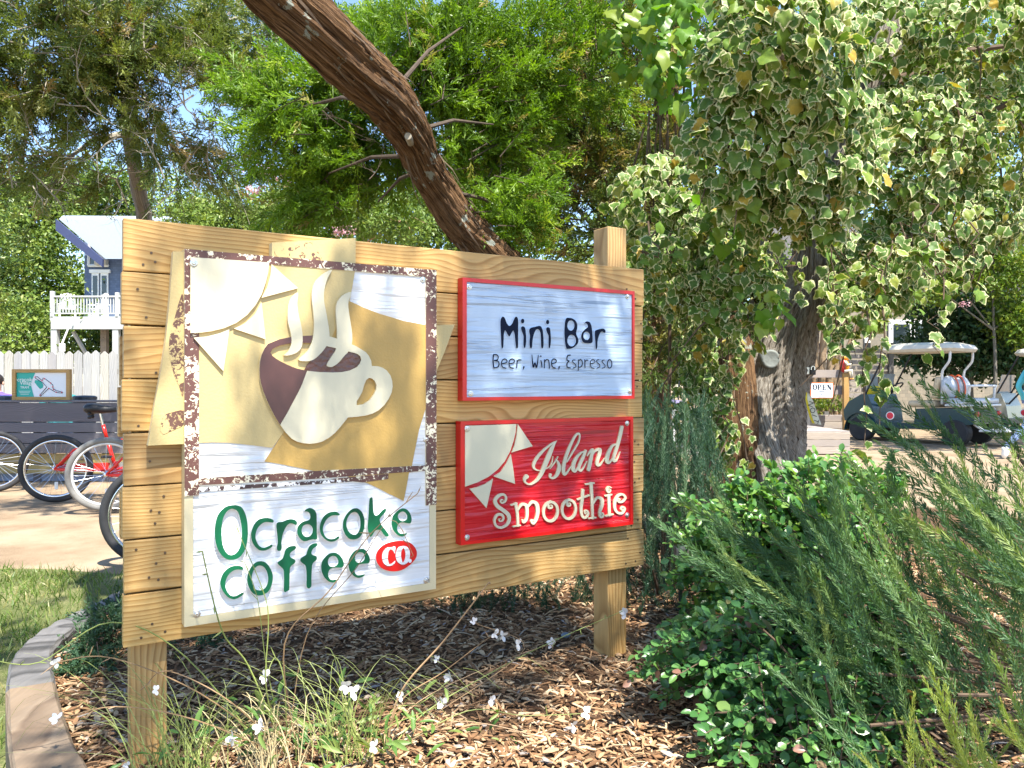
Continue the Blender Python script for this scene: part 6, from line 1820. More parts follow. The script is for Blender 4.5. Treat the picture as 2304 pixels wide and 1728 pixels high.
# black bin lid edges behind the bench
for px0, px1, lab in ((-40, 20, 'black bin standing behind the left end of the tram board'), (152, 201, 'black bin standing between the tram board and the big sign')):
    Yb = 9.75
    w_ = (px1 - px0) / F * Yb
    t = thing('bin', lab, 'bin', ((px0 + px1) / 2 / F * Yb - CX / F * Yb, Yb + w_ / 2, 0))
    MB().lathe([(w_ * .42, 0.0), (w_ * .47, 0.5), (w_ * .5, 0.98)], 20).build('body', M['black'], t, smooth=True)
    MB().lathe([(w_ * .53, 0.98), (w_ * .53, 1.015), (w_ * .42, 1.03), (0.01, 1.035)], 20).build('lid', paint('dark_lid', (0.03, 0.035, 0.05), .4), t)

# ================================================================== people (skinned figures)
def figure(name, label, joints, bones, loc, clothes, rotz=0.0, headp=None, hair=None, glasses=False):
    """joints: name -> (xyz, radius); one continuous skinned body"""
    t = thing(name, label, 'person', loc, rotz)
    keys = list(joints); me = bpy.data.meshes.new('body')
    me.from_pydata([joints[k][0] for k in keys], [(keys.index(a), keys.index(b)) for a, b in bones], [])
    o = put(bpy.data.objects.new('body', me), t)
    o.modifiers.new('skin', 'SKIN')
    for i, k in enumerate(keys):
        r = joints[k][1]; me.skin_vertices[0].data[i].radius = r if hasattr(r, '__len__') else (r, r)
    me.skin_vertices[0].data[keys.index('pelvis')].use_root = True
    sub = o.modifiers.new('smooth', 'SUBSURF'); sub.levels = 2; sub.render_levels = 2
    me.materials.append(clothes)
    return t, o

def clothes_mat(name, bands, axis='Z'):
    """cloth and skin zones by height on the body (garment edges are real borders)"""
    m, tt, n, l, p = nt(name)
    tc = N(n, 'ShaderNodeTexCoord'); sp_ = N(n, 'ShaderNodeSeparateXYZ'); l.new(tc.outputs['Object'], sp_.inputs[0])
    mr = N(n, 'ShaderNodeMapRange'); mr.inputs['From Max'].default_value = 2.0; l.new(sp_.outputs[axis], mr.inputs['Value'])
    r = ramp(n, [(a / 2.0, c) for a, c in bands], 'CONSTANT'); l.new(mr.outputs[0], r.inputs['Fac'])
    no = N(n, 'ShaderNodeTexNoise', i_Scale=14.0, i_Detail=3.0); l.new(tc.outputs['Object'], no.inputs['Vector'])
    b = N(n, 'ShaderNodeBump', i_Strength=0.35, i_Distance=0.02); l.new(no.outputs['Fac'], b.inputs['Height']); l.new(b.outputs['Normal'], p.inputs['Normal'])
    l.new(r.outputs['Color'], p.inputs['Base Color']); p.inputs['Roughness'].default_value = 0.8
    return m
SK = (0.50, 0.29, 0.20)
BON = [('pelvis', 'waist'), ('waist', 'chest'), ('chest', 'neck'), ('neck', 'head'), ('head', 'crown'), ('chest', 'shL'), ('shL', 'elL'), ('elL', 'wrL'), ('wrL', 'palmL'), ('chest', 'shR'), ('shR', 'elR'), ('elR', 'wrR'), ('wrR', 'palmR'),
       ('pelvis', 'hipL'), ('hipL', 'knL'), ('knL', 'anL'), ('anL', 'toeL'), ('pelvis', 'hipR'), ('hipR', 'knR'), ('knR', 'anR'), ('anR', 'toeR')]
for s_n in 'LR':
    for k_ in range(4): BON.append(('palm' + s_n, 'f%d%s' % (k_, s_n)))
    BON.append(('wr' + s_n, 'th' + s_n))
def hands(J, s_n, d):
    """four unequal bent fingers and a thumb from the palm's side"""
    w = Vector(J['wr' + s_n][0]); d = Vector(d).normalized(); side = d.cross(Vector((0, 1, 0)))
    side = side.normalized() if side.length > 0.1 else Vector((1, 0, 0))
    pm_ = w + d * 0.075; J['palm' + s_n] = (tuple(pm_), (0.036, 0.018))
    for k_ in range(4):
        J['f%d%s' % (k_, s_n)] = (tuple(pm_ + d * (0.075, 0.088, 0.082, 0.062)[k_] + side * (k_ - 1.5) * 0.021 + Vector((0, -0.012, 0))), 0.0085)
    J['th' + s_n] = (tuple(w + d * 0.055 + side * -0.055), 0.010)
def head_bits(t, J, hairmat, glasses=False, cap=None, facing=Vector((0, -1, 0))):
    h = Vector(J['head'][0]); cr = Vector(J['crown'][0]); c = (h + cr) / 2
    side = facing.cross(Vector((0, 0, 1))).normalized()
    mb = MB(); mb.ball(tuple(c - facing * 0.012 + Vector((0, 0, 0.042))), (0.088, 0.098, 0.095), n=16, m=10); mb.build('hair', hairmat, t, smooth=True)
    fc = c + facing * 0.088
    mb = MB(); mb.tube([tuple(fc + Vector((0, 0, 0.0))), tuple(fc + facing * 0.022 + Vector((0, 0, -0.035)))], [0.009, 0.014], 8); mb.build('nose', M['skin'], t, smooth=True)
    for s in (-1, 1):
        mb = MB(); mb.ball(tuple(c + side * s * 0.082 + Vector((0, 0, -0.012))), (0.014, 0.02, 0.03), n=8, m=6); mb.build('ear', M['skin'], t, smooth=True)
        mb = MB(); mb.ball(tuple(fc + side * s * 0.032 + Vector((0, 0, 0.006)) + (facing * 0.012 if glasses else facing * -0.004)), (0.026, 0.010, 0.020) if glasses else (0.012, 0.008, 0.008), n=10, m=6); mb.build('sunglass_lens' if glasses else 'eye', M['black'], t, smooth=True)
    mb = MB(); mb.tube([tuple(fc - facing * 0.004 + side * -0.024 + Vector((0, 0, -0.062))), tuple(fc + facing * 0.004 + Vector((0, 0, -0.064))), tuple(fc - facing * 0.004 + side * 0.024 + Vector((0, 0, -0.062)))], 0.005, 6)
    mb.build('mouth', paint('lips', (0.40, 0.14, 0.12), .5), t)

def seated(label, x, Y, shirt, lap, glasses, hairc, face):
    J = dict(pelvis=((0, 0, 0.50), (0.16, 0.13)), waist=((0, 0.01, 0.70), (0.14, 0.105)), chest=((0, 0.0, 0.93), (0.165, 0.11)), neck=((0, -0.01, 1.075), 0.052), head=((0, -0.03, 1.13), (0.062, 0.07)), crown=((0, -0.02, 1.27), (0.072, 0.085)),
             shL=((0.19, 0, 0.985), 0.058), elL=((0.27, -0.06, 0.74), 0.043), wrL=((0.12, -0.26, 0.66), 0.03), shR=((-0.19, 0, 0.985), 0.058), elR=((-0.27, -0.06, 0.74), 0.043), wrR=((-0.12, -0.26, 0.66), 0.03),
             hipL=((0.10, -0.04, 0.49), 0.095), knL=((0.13, -0.44, 0.49), 0.068), anL=((0.13, -0.46, 0.09), 0.042), toeL=((0.14, -0.62, 0.035), 0.034), hipR=((-0.10, -0.04, 0.49), 0.095), knR=((-0.13, -0.44, 0.49), 0.068), anR=((-0.13, -0.46, 0.09), 0.042), toeR=((-0.14, -0.62, 0.035), 0.034))
    hands(J, 'L', (-0.3, -1, -0.25)); hands(J, 'R', (0.3, -1, -0.25))
    cm = clothes_mat('clothes_' + lap, [(0.0, (0.03, 0.03, 0.035)), (0.10, SK), (0.46, (0.06, 0.07, 0.11)), (0.585, shirt), (1.062, SK)])
    t, o = figure('person', label, J, BON, (x, Y, 0.0), cm, face)
    head_bits(t, J, paint('hair_' + lap, hairc, .5, var=.4, scale=60), glasses)
    return t
pY = 11.6
seated('seated person with dark hair, sunglasses and purple shirt behind the tram board', (-6 - CX) / F * pY, pY, (0.12, 0.07, 0.42), 'purple', True, (0.02, 0.013, 0.01), R(20))
pY2 = 10.9
seated('seated person in a teal shirt almost hidden behind the tram board', (136 - CX) / F * pY2, pY2, (0.02, 0.19, 0.20), 'teal', False, (0.10, 0.06, 0.03), R(35))
for i, (pxx, yy) in enumerate(((-6, pY), (136, pY2))):
    st_ = thing('garden_chair', ('dark chair under the person in the purple shirt', 'dark chair under the person in the teal shirt')[i], 'chair', ((pxx - CX) / F * yy, yy, 0))
    MB().box((0, 0, 0.385), (0.44, 0.42, 0.03), b=.008).build('seat', M['black'], st_)
    MB().box((0, 0.22, 0.62), (0.44, 0.03, 0.42), b=.008).build('backrest', M['black'], st_)
    for a in (-1, 1):
        for b in (-1, 1): MB().tube([(a * .2, b * .19, 0), (a * .19, b * .18, 0.38)], 0.014, 6).build('leg', M['black'], st_)

# ================================================================== bicycles
def bicycle(label, centre, yaw, frame_mat, tyre, rim_mat, cat='bicycle', saddle=None, seat_mat=None):
    """cruiser bicycle; origin on the ground under the rear hub, heading local +x"""
    t = thing('bicycle', label, cat, (centre[0], centre[1], centre[2] - 0.335), yaw, 'bicycles parked beside the plank bench')
    RW = 0.335
    def wheel(x):
        w = MB(); w.torus(RW - 0.026, 0.027, 56, 10); ty = w.build('wheel', tyre, t, smooth=True, loc=(x, 0, RW))
        r = MB(); r.torus(RW - 0.058, 0.013, 48, 8, sq=1.3); r.build('rim', rim_mat, ty, smooth=True)
        h = MB(); h.lathe([(0.014, -0.05), (0.026, -0.035), (0.018, -0.02), (0.018, 0.02), (0.026, 0.035), (0.014, 0.05)], 14, M=Matrix.Rotation(R(90), 4, 'X')); h.build('hub', M['chrome'], ty, smooth=True)
        s = MB()
        for k in range(32):
            a = 2 * PI * k / 32; b = a + (0.45 if k % 4 < 2 else -0.45); sd = 0.032 if k % 2 else -0.032
            s.tube([(0.024 * math.cos(b), sd, 0.024 * math.sin(b)), ((RW - 0.062) * math.cos(a), 0, (RW - 0.062) * math.sin(a))], 0.0012, 3, caps=False)
        tag(s.build('spokes', M['chrome'], ty), kind='stuff')
        rf = MB().box((0, 0.012, -0.17), (0.03, 0.012, 0.075), b=.004); rf.build('reflector', M['white'], ty)
        return ty
    wheel(0.0); wheel(1.12)
    bb = (0.54, 0, 0.30); st0 = (0.455, 0, 0.62); sttop = (0.42, 0, 0.76); hd0 = (0.94, 0, 0.62); hd1 = (0.90, 0, 0.78)
    fm = MB()
    fm.tube([bb, st0], 0.019, 10); fm.tube([st0, sttop], 0.017, 10)
    fm.tube(catmull([st0, (0.62, 0, 0.60), (0.80, 0, 0.66), hd1], 5, False), 0.017, 10)
    fm.tube(catmull([bb, (0.68, 0, 0.34), (0.84, 0, 0.48), hd0], 5, False), 0.021, 10)
    fm.tube([hd0, hd1], 0.022, 10)
    for s in (-1, 1):
        fm.tube([(0, s * 0.062, RW), (0.20, s * 0.058, 0.318), (bb[0], s * 0.03, bb[2])], 0.0115, 8)
        fm.tube([(0, s * 0.062, RW), (0.17, s * 0.055, 0.52), (st0[0], s * 0.02, st0[2] - 0.02)], 0.010, 8)
        fm.tube([(1.12, s * 0.055, RW), (1.03, s * 0.05, 0.52), (0.95, s * 0.03, 0.60)], 0.012, 8)
    fm.build('frame', frame_mat, t, smooth=True)
    cg = MB(); cg.box((0.24, 0.072, 0.335), (0.52, 0.008, 0.075), b=0.003); cg.build('chain_guard', frame_mat, t)
    MB().lathe([(0.088, -0.003), (0.09, 0.0), (0.088, 0.003)], 28, M=Matrix.Translation((bb[0], 0.055, bb[2])) @ Matrix.Rotation(R(90), 4, 'X')).build('chainring', M['chrome'], t)
    for s in (-1, 1):
        cr_ = MB(); cr_.tube([(bb[0], s * 0.065, bb[2]), (bb[0] + s * 0.06, s * 0.085, bb[2] - s * 0.15)], 0.010, 8); cr_.build('crank', M['chrome'], t)
        MB().box((bb[0] + s * 0.06, s * 0.125, bb[2] - s * 0.15), (0.09, 0.08, 0.022), b=.004).build('pedal', M['black'], t)
    sp_ = MB(); sp_.tube([(0.42, 0, 0.76), (0.395, 0, 0.88)], 0.013, 10); sp_.build('seat_post', M['chrome'], t)
    sd = MB()
    prof = [(-0.13, 0.09, 0.028), (-0.11, 0.112, 0.040), (-0.05, 0.100, 0.042), (0.02, 0.06, 0.034), (0.09, 0.030, 0.028), (0.15, 0.022, 0.022)]
    n = 14; vs = []
    for x, w, h in prof:
        for j in range(n): a = 2 * PI * j / n; vs.append((x, w * math.cos(a), 1.25 * h * math.sin(a) + 0.012 * (x < -0.04)))
    fs = [(i * n + j, i * n + (j + 1) % n, (i + 1) * n + (j + 1) % n, (i + 1) * n + j) for i in range(len(prof) - 1) for j in range(n)] + [tuple(range(n))[::-1], tuple((len(prof) - 1) * n + j for j in range(n))]
    sd.add(vs, fs); sa = sd.build('saddle', seat_mat or M['black'], t, smooth=True, loc=(0.39, 0, 0.915))
    for s in (-1, 1):
        sg = MB(); sg.lathe([(0.014, -0.035), (0.022, -0.02), (0.014, 0.0), (0.022, 0.015), (0.014, 0.03)], 10); sg.build('spring', M['black'], sa, loc=(-0.08, s * 0.06, -0.055))
    hb_ = MB(); hb_.tube(catmull([(0.76, 0.33, 0.98), (0.82, 0.32, 1.02), (0.90, 0.18, 1.04), (0.89, 0, 0.96), (0.90, -0.18, 1.04), (0.82, -0.32, 1.02), (0.76, -0.33, 0.98)], 5, False), 0.011, 8)
    hb_.tube([(0.90, 0, 0.78), (0.89, 0, 0.96)], 0.012, 8); hb_.build('handlebar', M['chrome'], t, smooth=True)
    for s in (-1, 1): MB().tube([(0.75, s * 0.331, 0.975), (0.815, s * 0.322, 1.015)], 0.017, 8).build('grip', M['black'], t)
    for x in (0.0, 1.12):
        fd = MB(); pts = [(x + 0.362 * math.cos(a), 0, RW + 0.362 * math.sin(a)) for a in np.linspace(R(20 if x == 0 else 55), R(150 if x == 0 else 140), 14)]
        if x > 1:
            vs = []
            for p in pts: vs += [(p[0], -0.03, p[2] - 0.006), (p[0], 0, p[2]), (p[0], 0.03, p[2] - 0.006)]
            fd.add(vs, [(3 * i + j, 3 * i + j + 1, 3 * i + 4 + j, 3 * i + 3 + j) for i in range(13) for j in (0, 1)]); fd.build('mudguard', frame_mat, t)
    return t
bicycle('bicycle with black tyres cut by the left edge beside the plank bench', (W(-14, 1033, 8.4).x - 0.0, 8.4, 0.335), R(200), M['bike_orange'], M['rubber'], M['chrome'])
p = W(126, 1052, 7.6)
bicycle('red cruiser bicycle with black saddle and black tyres', (p.x, p.y, 0.345), R(16), M['bike_red'], M['rubber'], M['chrome'])
p = W(240, 1066, 7.0)
bicycle('orange-red bicycle with grey tyres leaning close behind the big sign', (p.x, p.y, 0.36), R(24), M['bike_red'], M['rubber_grey'], M['white_metal'])
p = W(352, 1160, 5.0)
bicycle('bicycle with black tyres almost hidden behind the edge of the big sign', (p.x, p.y, 0.335), R(18), M['bike_orange'], M['rubber'], M['chrome'])

# ================================================================== blue shingled house on stilts
HY = 37.0
def HX(px, dy=0): return (px - CX) / F * (HY + dy)
def HZ(py, dy=0): return CAMZ - (py - CY) / F * (HY + dy)
def shingle(name, c, sc=5.0):
    m, tt, n, l, p = nt(name)
    tc = N(n, 'ShaderNodeTexCoord'); mp = N(n, 'ShaderNodeMapping'); mp.inputs['Rotation'].default_value = (R(90), 0, 0); l.new(tc.outputs['Object'], mp.inputs['Vector'])
    b = N(n, 'ShaderNodeTexBrick', i_Scale=sc); b.inputs['Color1'].default_value = (*c, 1); b.inputs['Color2'].default_value = (c[0] * .75, c[1] * .78, c[2] * .8, 1); b.inputs['Mortar'].default_value = (c[0] * .35, c[1] * .35, c[2] * .4, 1)
    b.inputs['Mortar Size'].default_value = 0.012; b.inputs['Brick Width'].default_value = 0.8; b.inputs['Row Height'].default_value = 0.55
    l.new(mp.outputs[0], b.inputs['Vector']); l.new(b.outputs['Color'], p.inputs['Base Color']); p.inputs['Roughness'].default_value = 0.85
    return m
M['blue_shingle'] = shingle('blue_shingle', (0.125, 0.165, 0.255)); M['cream_shingle'] = shingle('cream_shingle', (0.27, 0.23, 0.17))
M['glass'] = glassy('window_glass', (0.02, 0.03, 0.035)); M['metal_roof'] = paint('pale_metal_roof', (0.40, 0.45, 0.50), 0.35, 0.3, var=0.04)
M['blue_trim'] = paint('blue_trim', (0.035, 0.045, 0.11), 0.5); M['deck_white'] = paint('pale_deck_paint', (0.40, 0.42, 0.41), 0.6, var=0.1)
house = thing('blue_house', 'blue shingled house on stilts with pale metal roof and white railed deck', 'house', (HX(190), HY, 0))
hx = HX(190)
wl = HX(520) - hx
zf = HZ(712); ze = HZ(600); zr = HZ(540)
# front wall under the slanted eave: traced as a sloped gable
MB().add([(0, 0, zf - .3), (wl, 0, zf - .3), (wl, 0, HZ(530)), (0, 0, HZ(536))] + [(0, 7, zf - .3), (wl, 7, zf - .3), (wl, 7, HZ(530)), (0, 7, HZ(536))],
         [(0, 1, 2, 3), (5, 4, 7, 6), (4, 0, 3, 7), (1, 5, 6, 2), (3, 2, 6, 7), (4, 5, 1, 0)]).build('wall', M['blue_shingle'], house)
rfp = [(HX(160) - hx, HZ(503)), (HX(262) - hx, HZ(590)), (HX(420) - hx, HZ(590)), (HX(420) - hx, HZ(505))]
rf = MB().add([(a, -1.0, b) for a, b in rfp] + [(a + .1, -0.85, b + 0.2) for a, b in rfp] , [(0, 1, 2, 3), (7, 6, 5, 4), (0, 4, 5, 1), (1, 5, 6, 2), (2, 6, 7, 3), (3, 7, 4, 0)])
roof = rf.build('roof', M['metal_roof'], house)
fa = MB(); a, b = rfp[0], rfp[1]
fa.add([(a[0] - .08, -1.12, a[1] - 0.02), (b[0] - .08, -1.12, b[1] - 0.02), (b[0] - .08, -1.12, b[1] - 0.40), (a[0] - .08, -1.12, a[1] - 0.55), (a[0] - .08, -0.98, a[1] - 0.02), (b[0] - .08, -0.98, b[1] - 0.02), (b[0] - .08, -0.98, b[1] - .40), (a[0] - .08, -0.98, a[1] - .55)], [(0, 1, 2, 3), (7, 6, 5, 4), (0, 4, 5, 1), (1, 5, 6, 2), (2, 6, 7, 3), (3, 7, 4, 0)])
fa.build('fascia', M['blue_trim'], roof)
# triangular window and glazed doors
w = MB().add([(HX(200) - hx, -0.06, HZ(598)), (HX(246) - hx, -0.06, HZ(598)), (HX(240) - hx, -.06, HZ(585)), (HX(203) - hx, -0.06, HZ(548))], [(0, 1, 2, 3)]).build('window', M['glass'], house)
for a, b in (((200, 598), (246, 598)), ((203, 546), (241, 586)), ((201, 598), (203, 546))):
    MB().tube([(HX(a[0]) - hx, -0.08, HZ(a[1])), (HX(b[0]) - hx, -0.08, HZ(b[1]))], 0.07, 4).build('window_frame', M['white'], w)
dpx = ((208, 224), (228, 245))
for a, b in dpx:
    xa, xb = HX(a) - hx, HX(b) - hx
    d_ = MB().box(((xa + xb) / 2, -0.05, (zf + HZ(615)) / 2), (xb - xa, 0.06, HZ(615) - zf)).build('door', M['white'], house)
    MB().box(((xa + xb) / 2, -0.09, (zf + HZ(615)) / 2 + .1), ((xb - xa) * .62, 0.02, (HZ(615) - zf) * .78)).build('pane', M['glass'], d_)
MB().box(((HX(206) + HX(248)) / 2 - hx, -0.08, HZ(611)), (HX(250) - HX(204), 0.12, 0.16)).build('door_head', M['white'], house)
MB().box((HX(233) - hx, -0.20, HZ(592)), (0.55, 0.3, 0.28), b=.03).build('wall_box', paint('beige_box', (.5, .45, .36), .6), house)
# deck
DYo = -2.6
def DX_(px): return (px - CX) / F * (HY + DYo) - hx
def DZ_(py): return CAMZ - (py - CY) / F * (HY + DYo)
dl_, dr_ = DX_(116), DX_(420)
zd = DZ_(712)
MB().box(((dl_ + dr_) / 2, DYo / 2 - .02, zd - 0.06), (dr_ - dl_, -DYo + .1, 0.1)).build('deck_floor', M['deck_white'], house)
MB().box(((dl_ + dr_) / 2, DYo - .1, (zd + DZ_(738)) / 2 - .06), (dr_ - dl_ - .1, 0.08, zd - DZ_(738))).build('deck_beam', M['deck_white'], house)
rl = MB(); zt = DZ_(667)
rail_o = MB().box(((dl_ + dr_) / 2, DYo, zt), (dr_ - dl_, 0.12, 0.07)).build('railing', M['deck_white'], house)
MB().box(((dl_ + dr_) / 2, DYo, DZ_(705)), (dr_ - dl_, 0.06, 0.06)).build('bottom_rail', M['deck_white'], rail_o)
nb = 44
for i in range(nb):
    MB().box((dl_ + .12 + (dr_ - dl_ - .2) * i / nb, DYo, (zt + DZ_(705)) / 2), (0.045, 0.04, zt - DZ_(705) - .08)).build('baluster', M['deck_white'], rail_o)
for px, z0_, z1_ in ((118, DZ_(722), DZ_(655)), (264, DZ_(722), DZ_(658)), (400, DZ_(722), DZ_(658))):
    MB().box((DX_(px), DYo + .01, (z0_ + z1_) / 2), (0.16, 0.16, z1_ - z0_), b=.02).build('rail_post', M['deck_white'], house)
for px, dy in ((124, 0), (203, 1.2), (262, 0), (400, 0), (330, 1.8)):
    MB().box((DX_(px), DYo + dy + .02, zd / 2 - .1), (0.26, 0.26, zd - .1)).build('stilt', M['deck_white'] if dy == 0 else M['greywood'], house)
MB().tube([(DX_(156), DYo + .3, DZ_(745)), (DX_(180), DYo + .6, DZ_(800))], 0.09, 4).build('brace', M['deck_white'], house)
# two white chairs on the deck
for px, lab, rz in ((152, 'white porch chair at the corner of the blue house deck', 0.5), (222, 'white porch chair tilted beside the deck doors of the blue house', -0.6)):
    Yc = HY + DYo + .9
    c_ = thing('porch_chair', lab, 'chair', ((px - CX) / F * Yc, Yc, zd - 0.008), rz)
    MB().box((0, 0, 0.42), (0.62, 0.58, 0.05), b=.015).build('seat', M['white'], c_)
    for k in range(5): MB().box((-.24 + k * .12, 0.30, 0.80), (0.10, 0.025, 0.78 - .06 * abs(k - 2)), b=.01).build('back_slat', M['white'], c_)
    for s in (-1, 1):
        MB().box((s * .33, 0.02, 0.62), (0.12, 0.66, 0.03), b=.01).build('armrest', M['white'], c_)
        for yy in (-.25, .25): MB().box((s * .31, yy, 0.30), (0.07, 0.06, 0.60)).build('leg', M['white'], c_)
Yc = HY + DYo - .5
oar = thing('paddle', 'white paddle with dark shaft leaning on the blue house deck rail', 'paddle', ((140 - CX) / F * Yc, Yc, 0))
MB().tube([((160 - 140) / F * Yc, 0.15, CAMZ - (712 - CY) / F * Yc), (0, 0, CAMZ - (772 - CY) / F * Yc)], [0.035, 0.045], 6).build('shaft', M['white'], oar)
MB().box((0, 0, CAMZ - (782 - CY) / F * Yc), (0.26, 0.08, 0.36), b=.03).build('blade', M['white'], oar)
MB().tube([(0, 0, 0), (0, 0, CAMZ - (782 - CY) / F * Yc)], 0.03, 6).build('support_pole', M['greywood'], oar)

# ================================================================== right background
# shingled cottage
CYY = 24.0
cot = thing('shingled_cottage', 'tan shingled cottage with paired dark windows behind the golf carts', 'house', ((1800 - CX) / F * CYY, CYY, 0))
cw = 620 / F * CYY
def CXx(px): return (px - 1800) / F * CYY
def CZz(py): return CAMZ - (py - CY) / F * CYY
MB().box((cw / 2, 2.5, CZz(600) / 2), (cw, 5, CZz(600))).build('wall', M['cream_shingle'], cot)
MB().add([(-.4, -.5, CZz(600)), (cw + .4, -.5, CZz(600)), (cw + .4, 2.5, CZz(600) + 1.7), (-.4, 2.5, CZz(600) + 1.7), (-.4, 5.5, CZz(600)), (cw + .4, 5.5, CZz(600))], [(0, 1, 2, 3), (3, 2, 5, 4), (0, 3, 4), (1, 5, 2), (0, 4, 5, 1)]).build('roof', paint('dark_shingle_roof', (.07, .065, .06), .9, var=.3, scale=6), cot)
for a, b in ((2008, 2044), (2058, 2094)):
    xa, xb = CXx(a), CXx(b); za, zb = CZz(785), CZz(730)
    wn_ = MB().box(((xa + xb) / 2, -0.04, (za + zb) / 2), (xb - xa + .28, 0.06, zb - za + .28)).build('window', M['white'], cot)
    MB().box(((xa + xb) / 2, -0.075, (za + zb) / 2), (xb - xa, 0.03, zb - za)).build('pane', M['glass'], wn_)
MB().box((CXx(1950), -0.03, CZz(760)), (0.16, 0.08, 1.0)).build('corner_board', M['white'], cot)
# slatted grey fence panel in front of it
SY = 20.0
slf = thing('slat_fence', 'weathered grey horizontal slat fence panel behind the open sign', 'fence', ((1850 - CX) / F * SY, SY, 0))
for k in range(13):
    MB().box((0, 0, 0), (1.9, 0.025, 0.105), b=.003).build('slat', M['greywood'], slf, loc=(0.8, rnd.uniform(0, .006), 0.30 + k * 0.145))
for x in (0.02, 1.14, 1.74): MB().box((0, 0, 0), (0.12, 0.10, 2.25), b=.006).build('post', M['weathered'], slf, loc=(x, 0.08 if x < 1 else -.08, 1.12))
# timber planter wall
TY = 17.6
pl = thing('timber_planter', 'long grey timber planter of stacked sleepers below the open sign', 'planter', ((1765 - CX) / F * TY, TY, 0))
for k in range(3): MB().box((0, 0, 0), (1.75, 0.14, 0.152), b=.008).build('sleeper', M['greywood'], pl, loc=(0.875 + rnd.uniform(-.02, .02), 0, 0.08 + k * 0.158))
for x in (0.3, 1.0, 1.6): MB().box((0, 0, 0), (0.10, 0.08, 0.6)).build('stake', M['weathered'], pl, loc=(x, 0.12, 0.25))
pr = np.random.default_rng(5)
pp_, dr_2, nr_2, sz_2, tn_2 = leaf_cloud(pr, (0.95, 0.35, 0.62), (0.85, 0.18, 0.16), 60, 22, 0.08, 0.07)
pb = thing('planter_foliage', 'low leafy plants filling the timber planter', 'plant', tuple(pl.location + Vector((0, 0, .1))))
o = put(bpy.data.objects.new('foliage', batch_mesh('foliage', [(LQ[0], LQ[1], frames(dr_2, pr, nrm=nr_2), pp_, sz_2, tn_2, None)], M['bright_leaf'], pr)), pb); o['kind'] = 'stuff'
# rail fence with the OPEN sign
RY = 17.0
rail = thing('rail_fence', 'brown timber rail fence with square post holding the open sign', 'fence', ((1805 - CX) / F * RY, RY, 0))
zr_ = CAMZ - (841 - CY) / F * RY
MB().box((0, 0, 0), (1.05, 0.06, 0.17), b=.005).build('rail', M['greywood'], rail, loc=(0.5, 0, zr_))
MB().box((0, 0, 0), (1.05, 0.05, 0.2), b=.005).build('rail', M['greywood'], rail, loc=(0.5, 0.02, zr_ - 0.36))
for px in (1899, 1812): MB().box((0, 0, 0), (0.115, 0.10, zr_ + .02), b=.005).build('post', M['pine_post'] if px > 1850 else M['weathered'], rail, loc=((px - 1805) / F * RY, -0.085, zr_ / 2))
ox0, ox1, oz0, oz1 = 1823, 1874, 896, 861
osg = thing('open_sign', 'white sign with orange border reading OPEN hung on the rail fence', 'sign', ((ox0 - CX) / F * (RY - .15), RY - 0.15, CAMZ - (oz0 - CY) / F * (RY - .15)))
ow, oh = (ox1 - ox0) / F * RY, (oz0 - oz1) / F * RY
MB().box((ow / 2, 0, oh / 2), (ow, 0.02, oh)).build('border', paint('orange_border', (.70, .16, .04), .5), osg)
MB().box((ow / 2, -0.012, oh / 2), (ow - .035, 0.008, oh - .035)).build('panel', M['screen'], osg)
def serif(ch):
    """slab-serif capitals as strokes on a 1 x 1 cell"""
    return {'O': ([[(.5 + .36 * math.cos(a), .5 + .5 * math.sin(a), .20 if abs(math.cos(a)) > .6 else .09) for a in np.linspace(0, 2 * PI, 17)[:-1]]], True),
            'P': ([[(.22, 0, .2), (.22, 1, .2)], [(.22, .97, .08), (.60, .97, .1), (.76, .74, .2), (.60, .50, .1), (.22, .50, .08)], [(.04, 0.03, .06), (.42, .03, .06)], [(.04, .97, .06), (.3, .97, .06)]], False),
            'E': ([[(.22, 0, .2), (.22, 1, .2)], [(.04, .97, .07), (.78, .97, .07)], [(.22, .5, .07), (.58, .5, .07)], [(.04, .03, .07), (.8, .03, .07)], [(.77, .97, .06), (.77, .76, .06)], [(.79, .03, .06), (.79, .26, .06)], [(.58, .40, .06), (.58, .60, .06)]], False),
            'N': ([[(.18, 0, .08), (.18, 1, .08)], [(.14, 1, .22), (.80, 0.02, .22)], [(.82, 0, .08), (.82, 1, .08)], [(.04, .03, .06), (.32, .03, .06)], [(.66, .97, .06), (.96, .97, .06)]], False)}[ch]
def flat_ribbon(mb, pts, sx_, sz_, ox_, oz_, y, closed):
    n = len(pts); L = []; Rr = []
    for i in range(n):
        a = pts[i - 1] if (closed or i) else pts[i]; b = pts[(i + 1) % n] if (closed or i < n - 1) else pts[i]
        tx, ty = b[0] - a[0], b[1] - a[1]; d = math.hypot(tx, ty) or 1; w = pts[i][2] * 0.68
        L.append((ox_ + (pts[i][0] - ty / d * w) * sx_, y, oz_ + (pts[i][1] + tx / d * w) * sz_)); Rr.append((ox_ + (pts[i][0] + ty / d * w) * sx_, y, oz_ + (pts[i][1] - tx / d * w) * sz_))
    mb.add(L + Rr, [(i, (i + 1) % n, n + (i + 1) % n, n + i) for i in range(n if closed else n - 1)])
for k, ch in enumerate('OPEN'):
    st_, cl_ = serif(ch); mb = MB()
    for j, s in enumerate(st_): flat_ribbon(mb, s, ow * .2, oh * .33, ow * (.09 + .21 * k), oh * .54, -0.0175 - 0.0006 * j, cl_)
    mb.build('letter', M['navy'], osg)
mb = MB(); cx_, cz_ = ow / 2, oh * .28
for s in ([(0, 0), (1, 0), (1, 1), (0, 1)],): mb.tube([(cx_ + (a - .5) * .11, -0.018, cz_ + (b - .5) * .11) for a, b in s], 0.005, 4, closed=True)
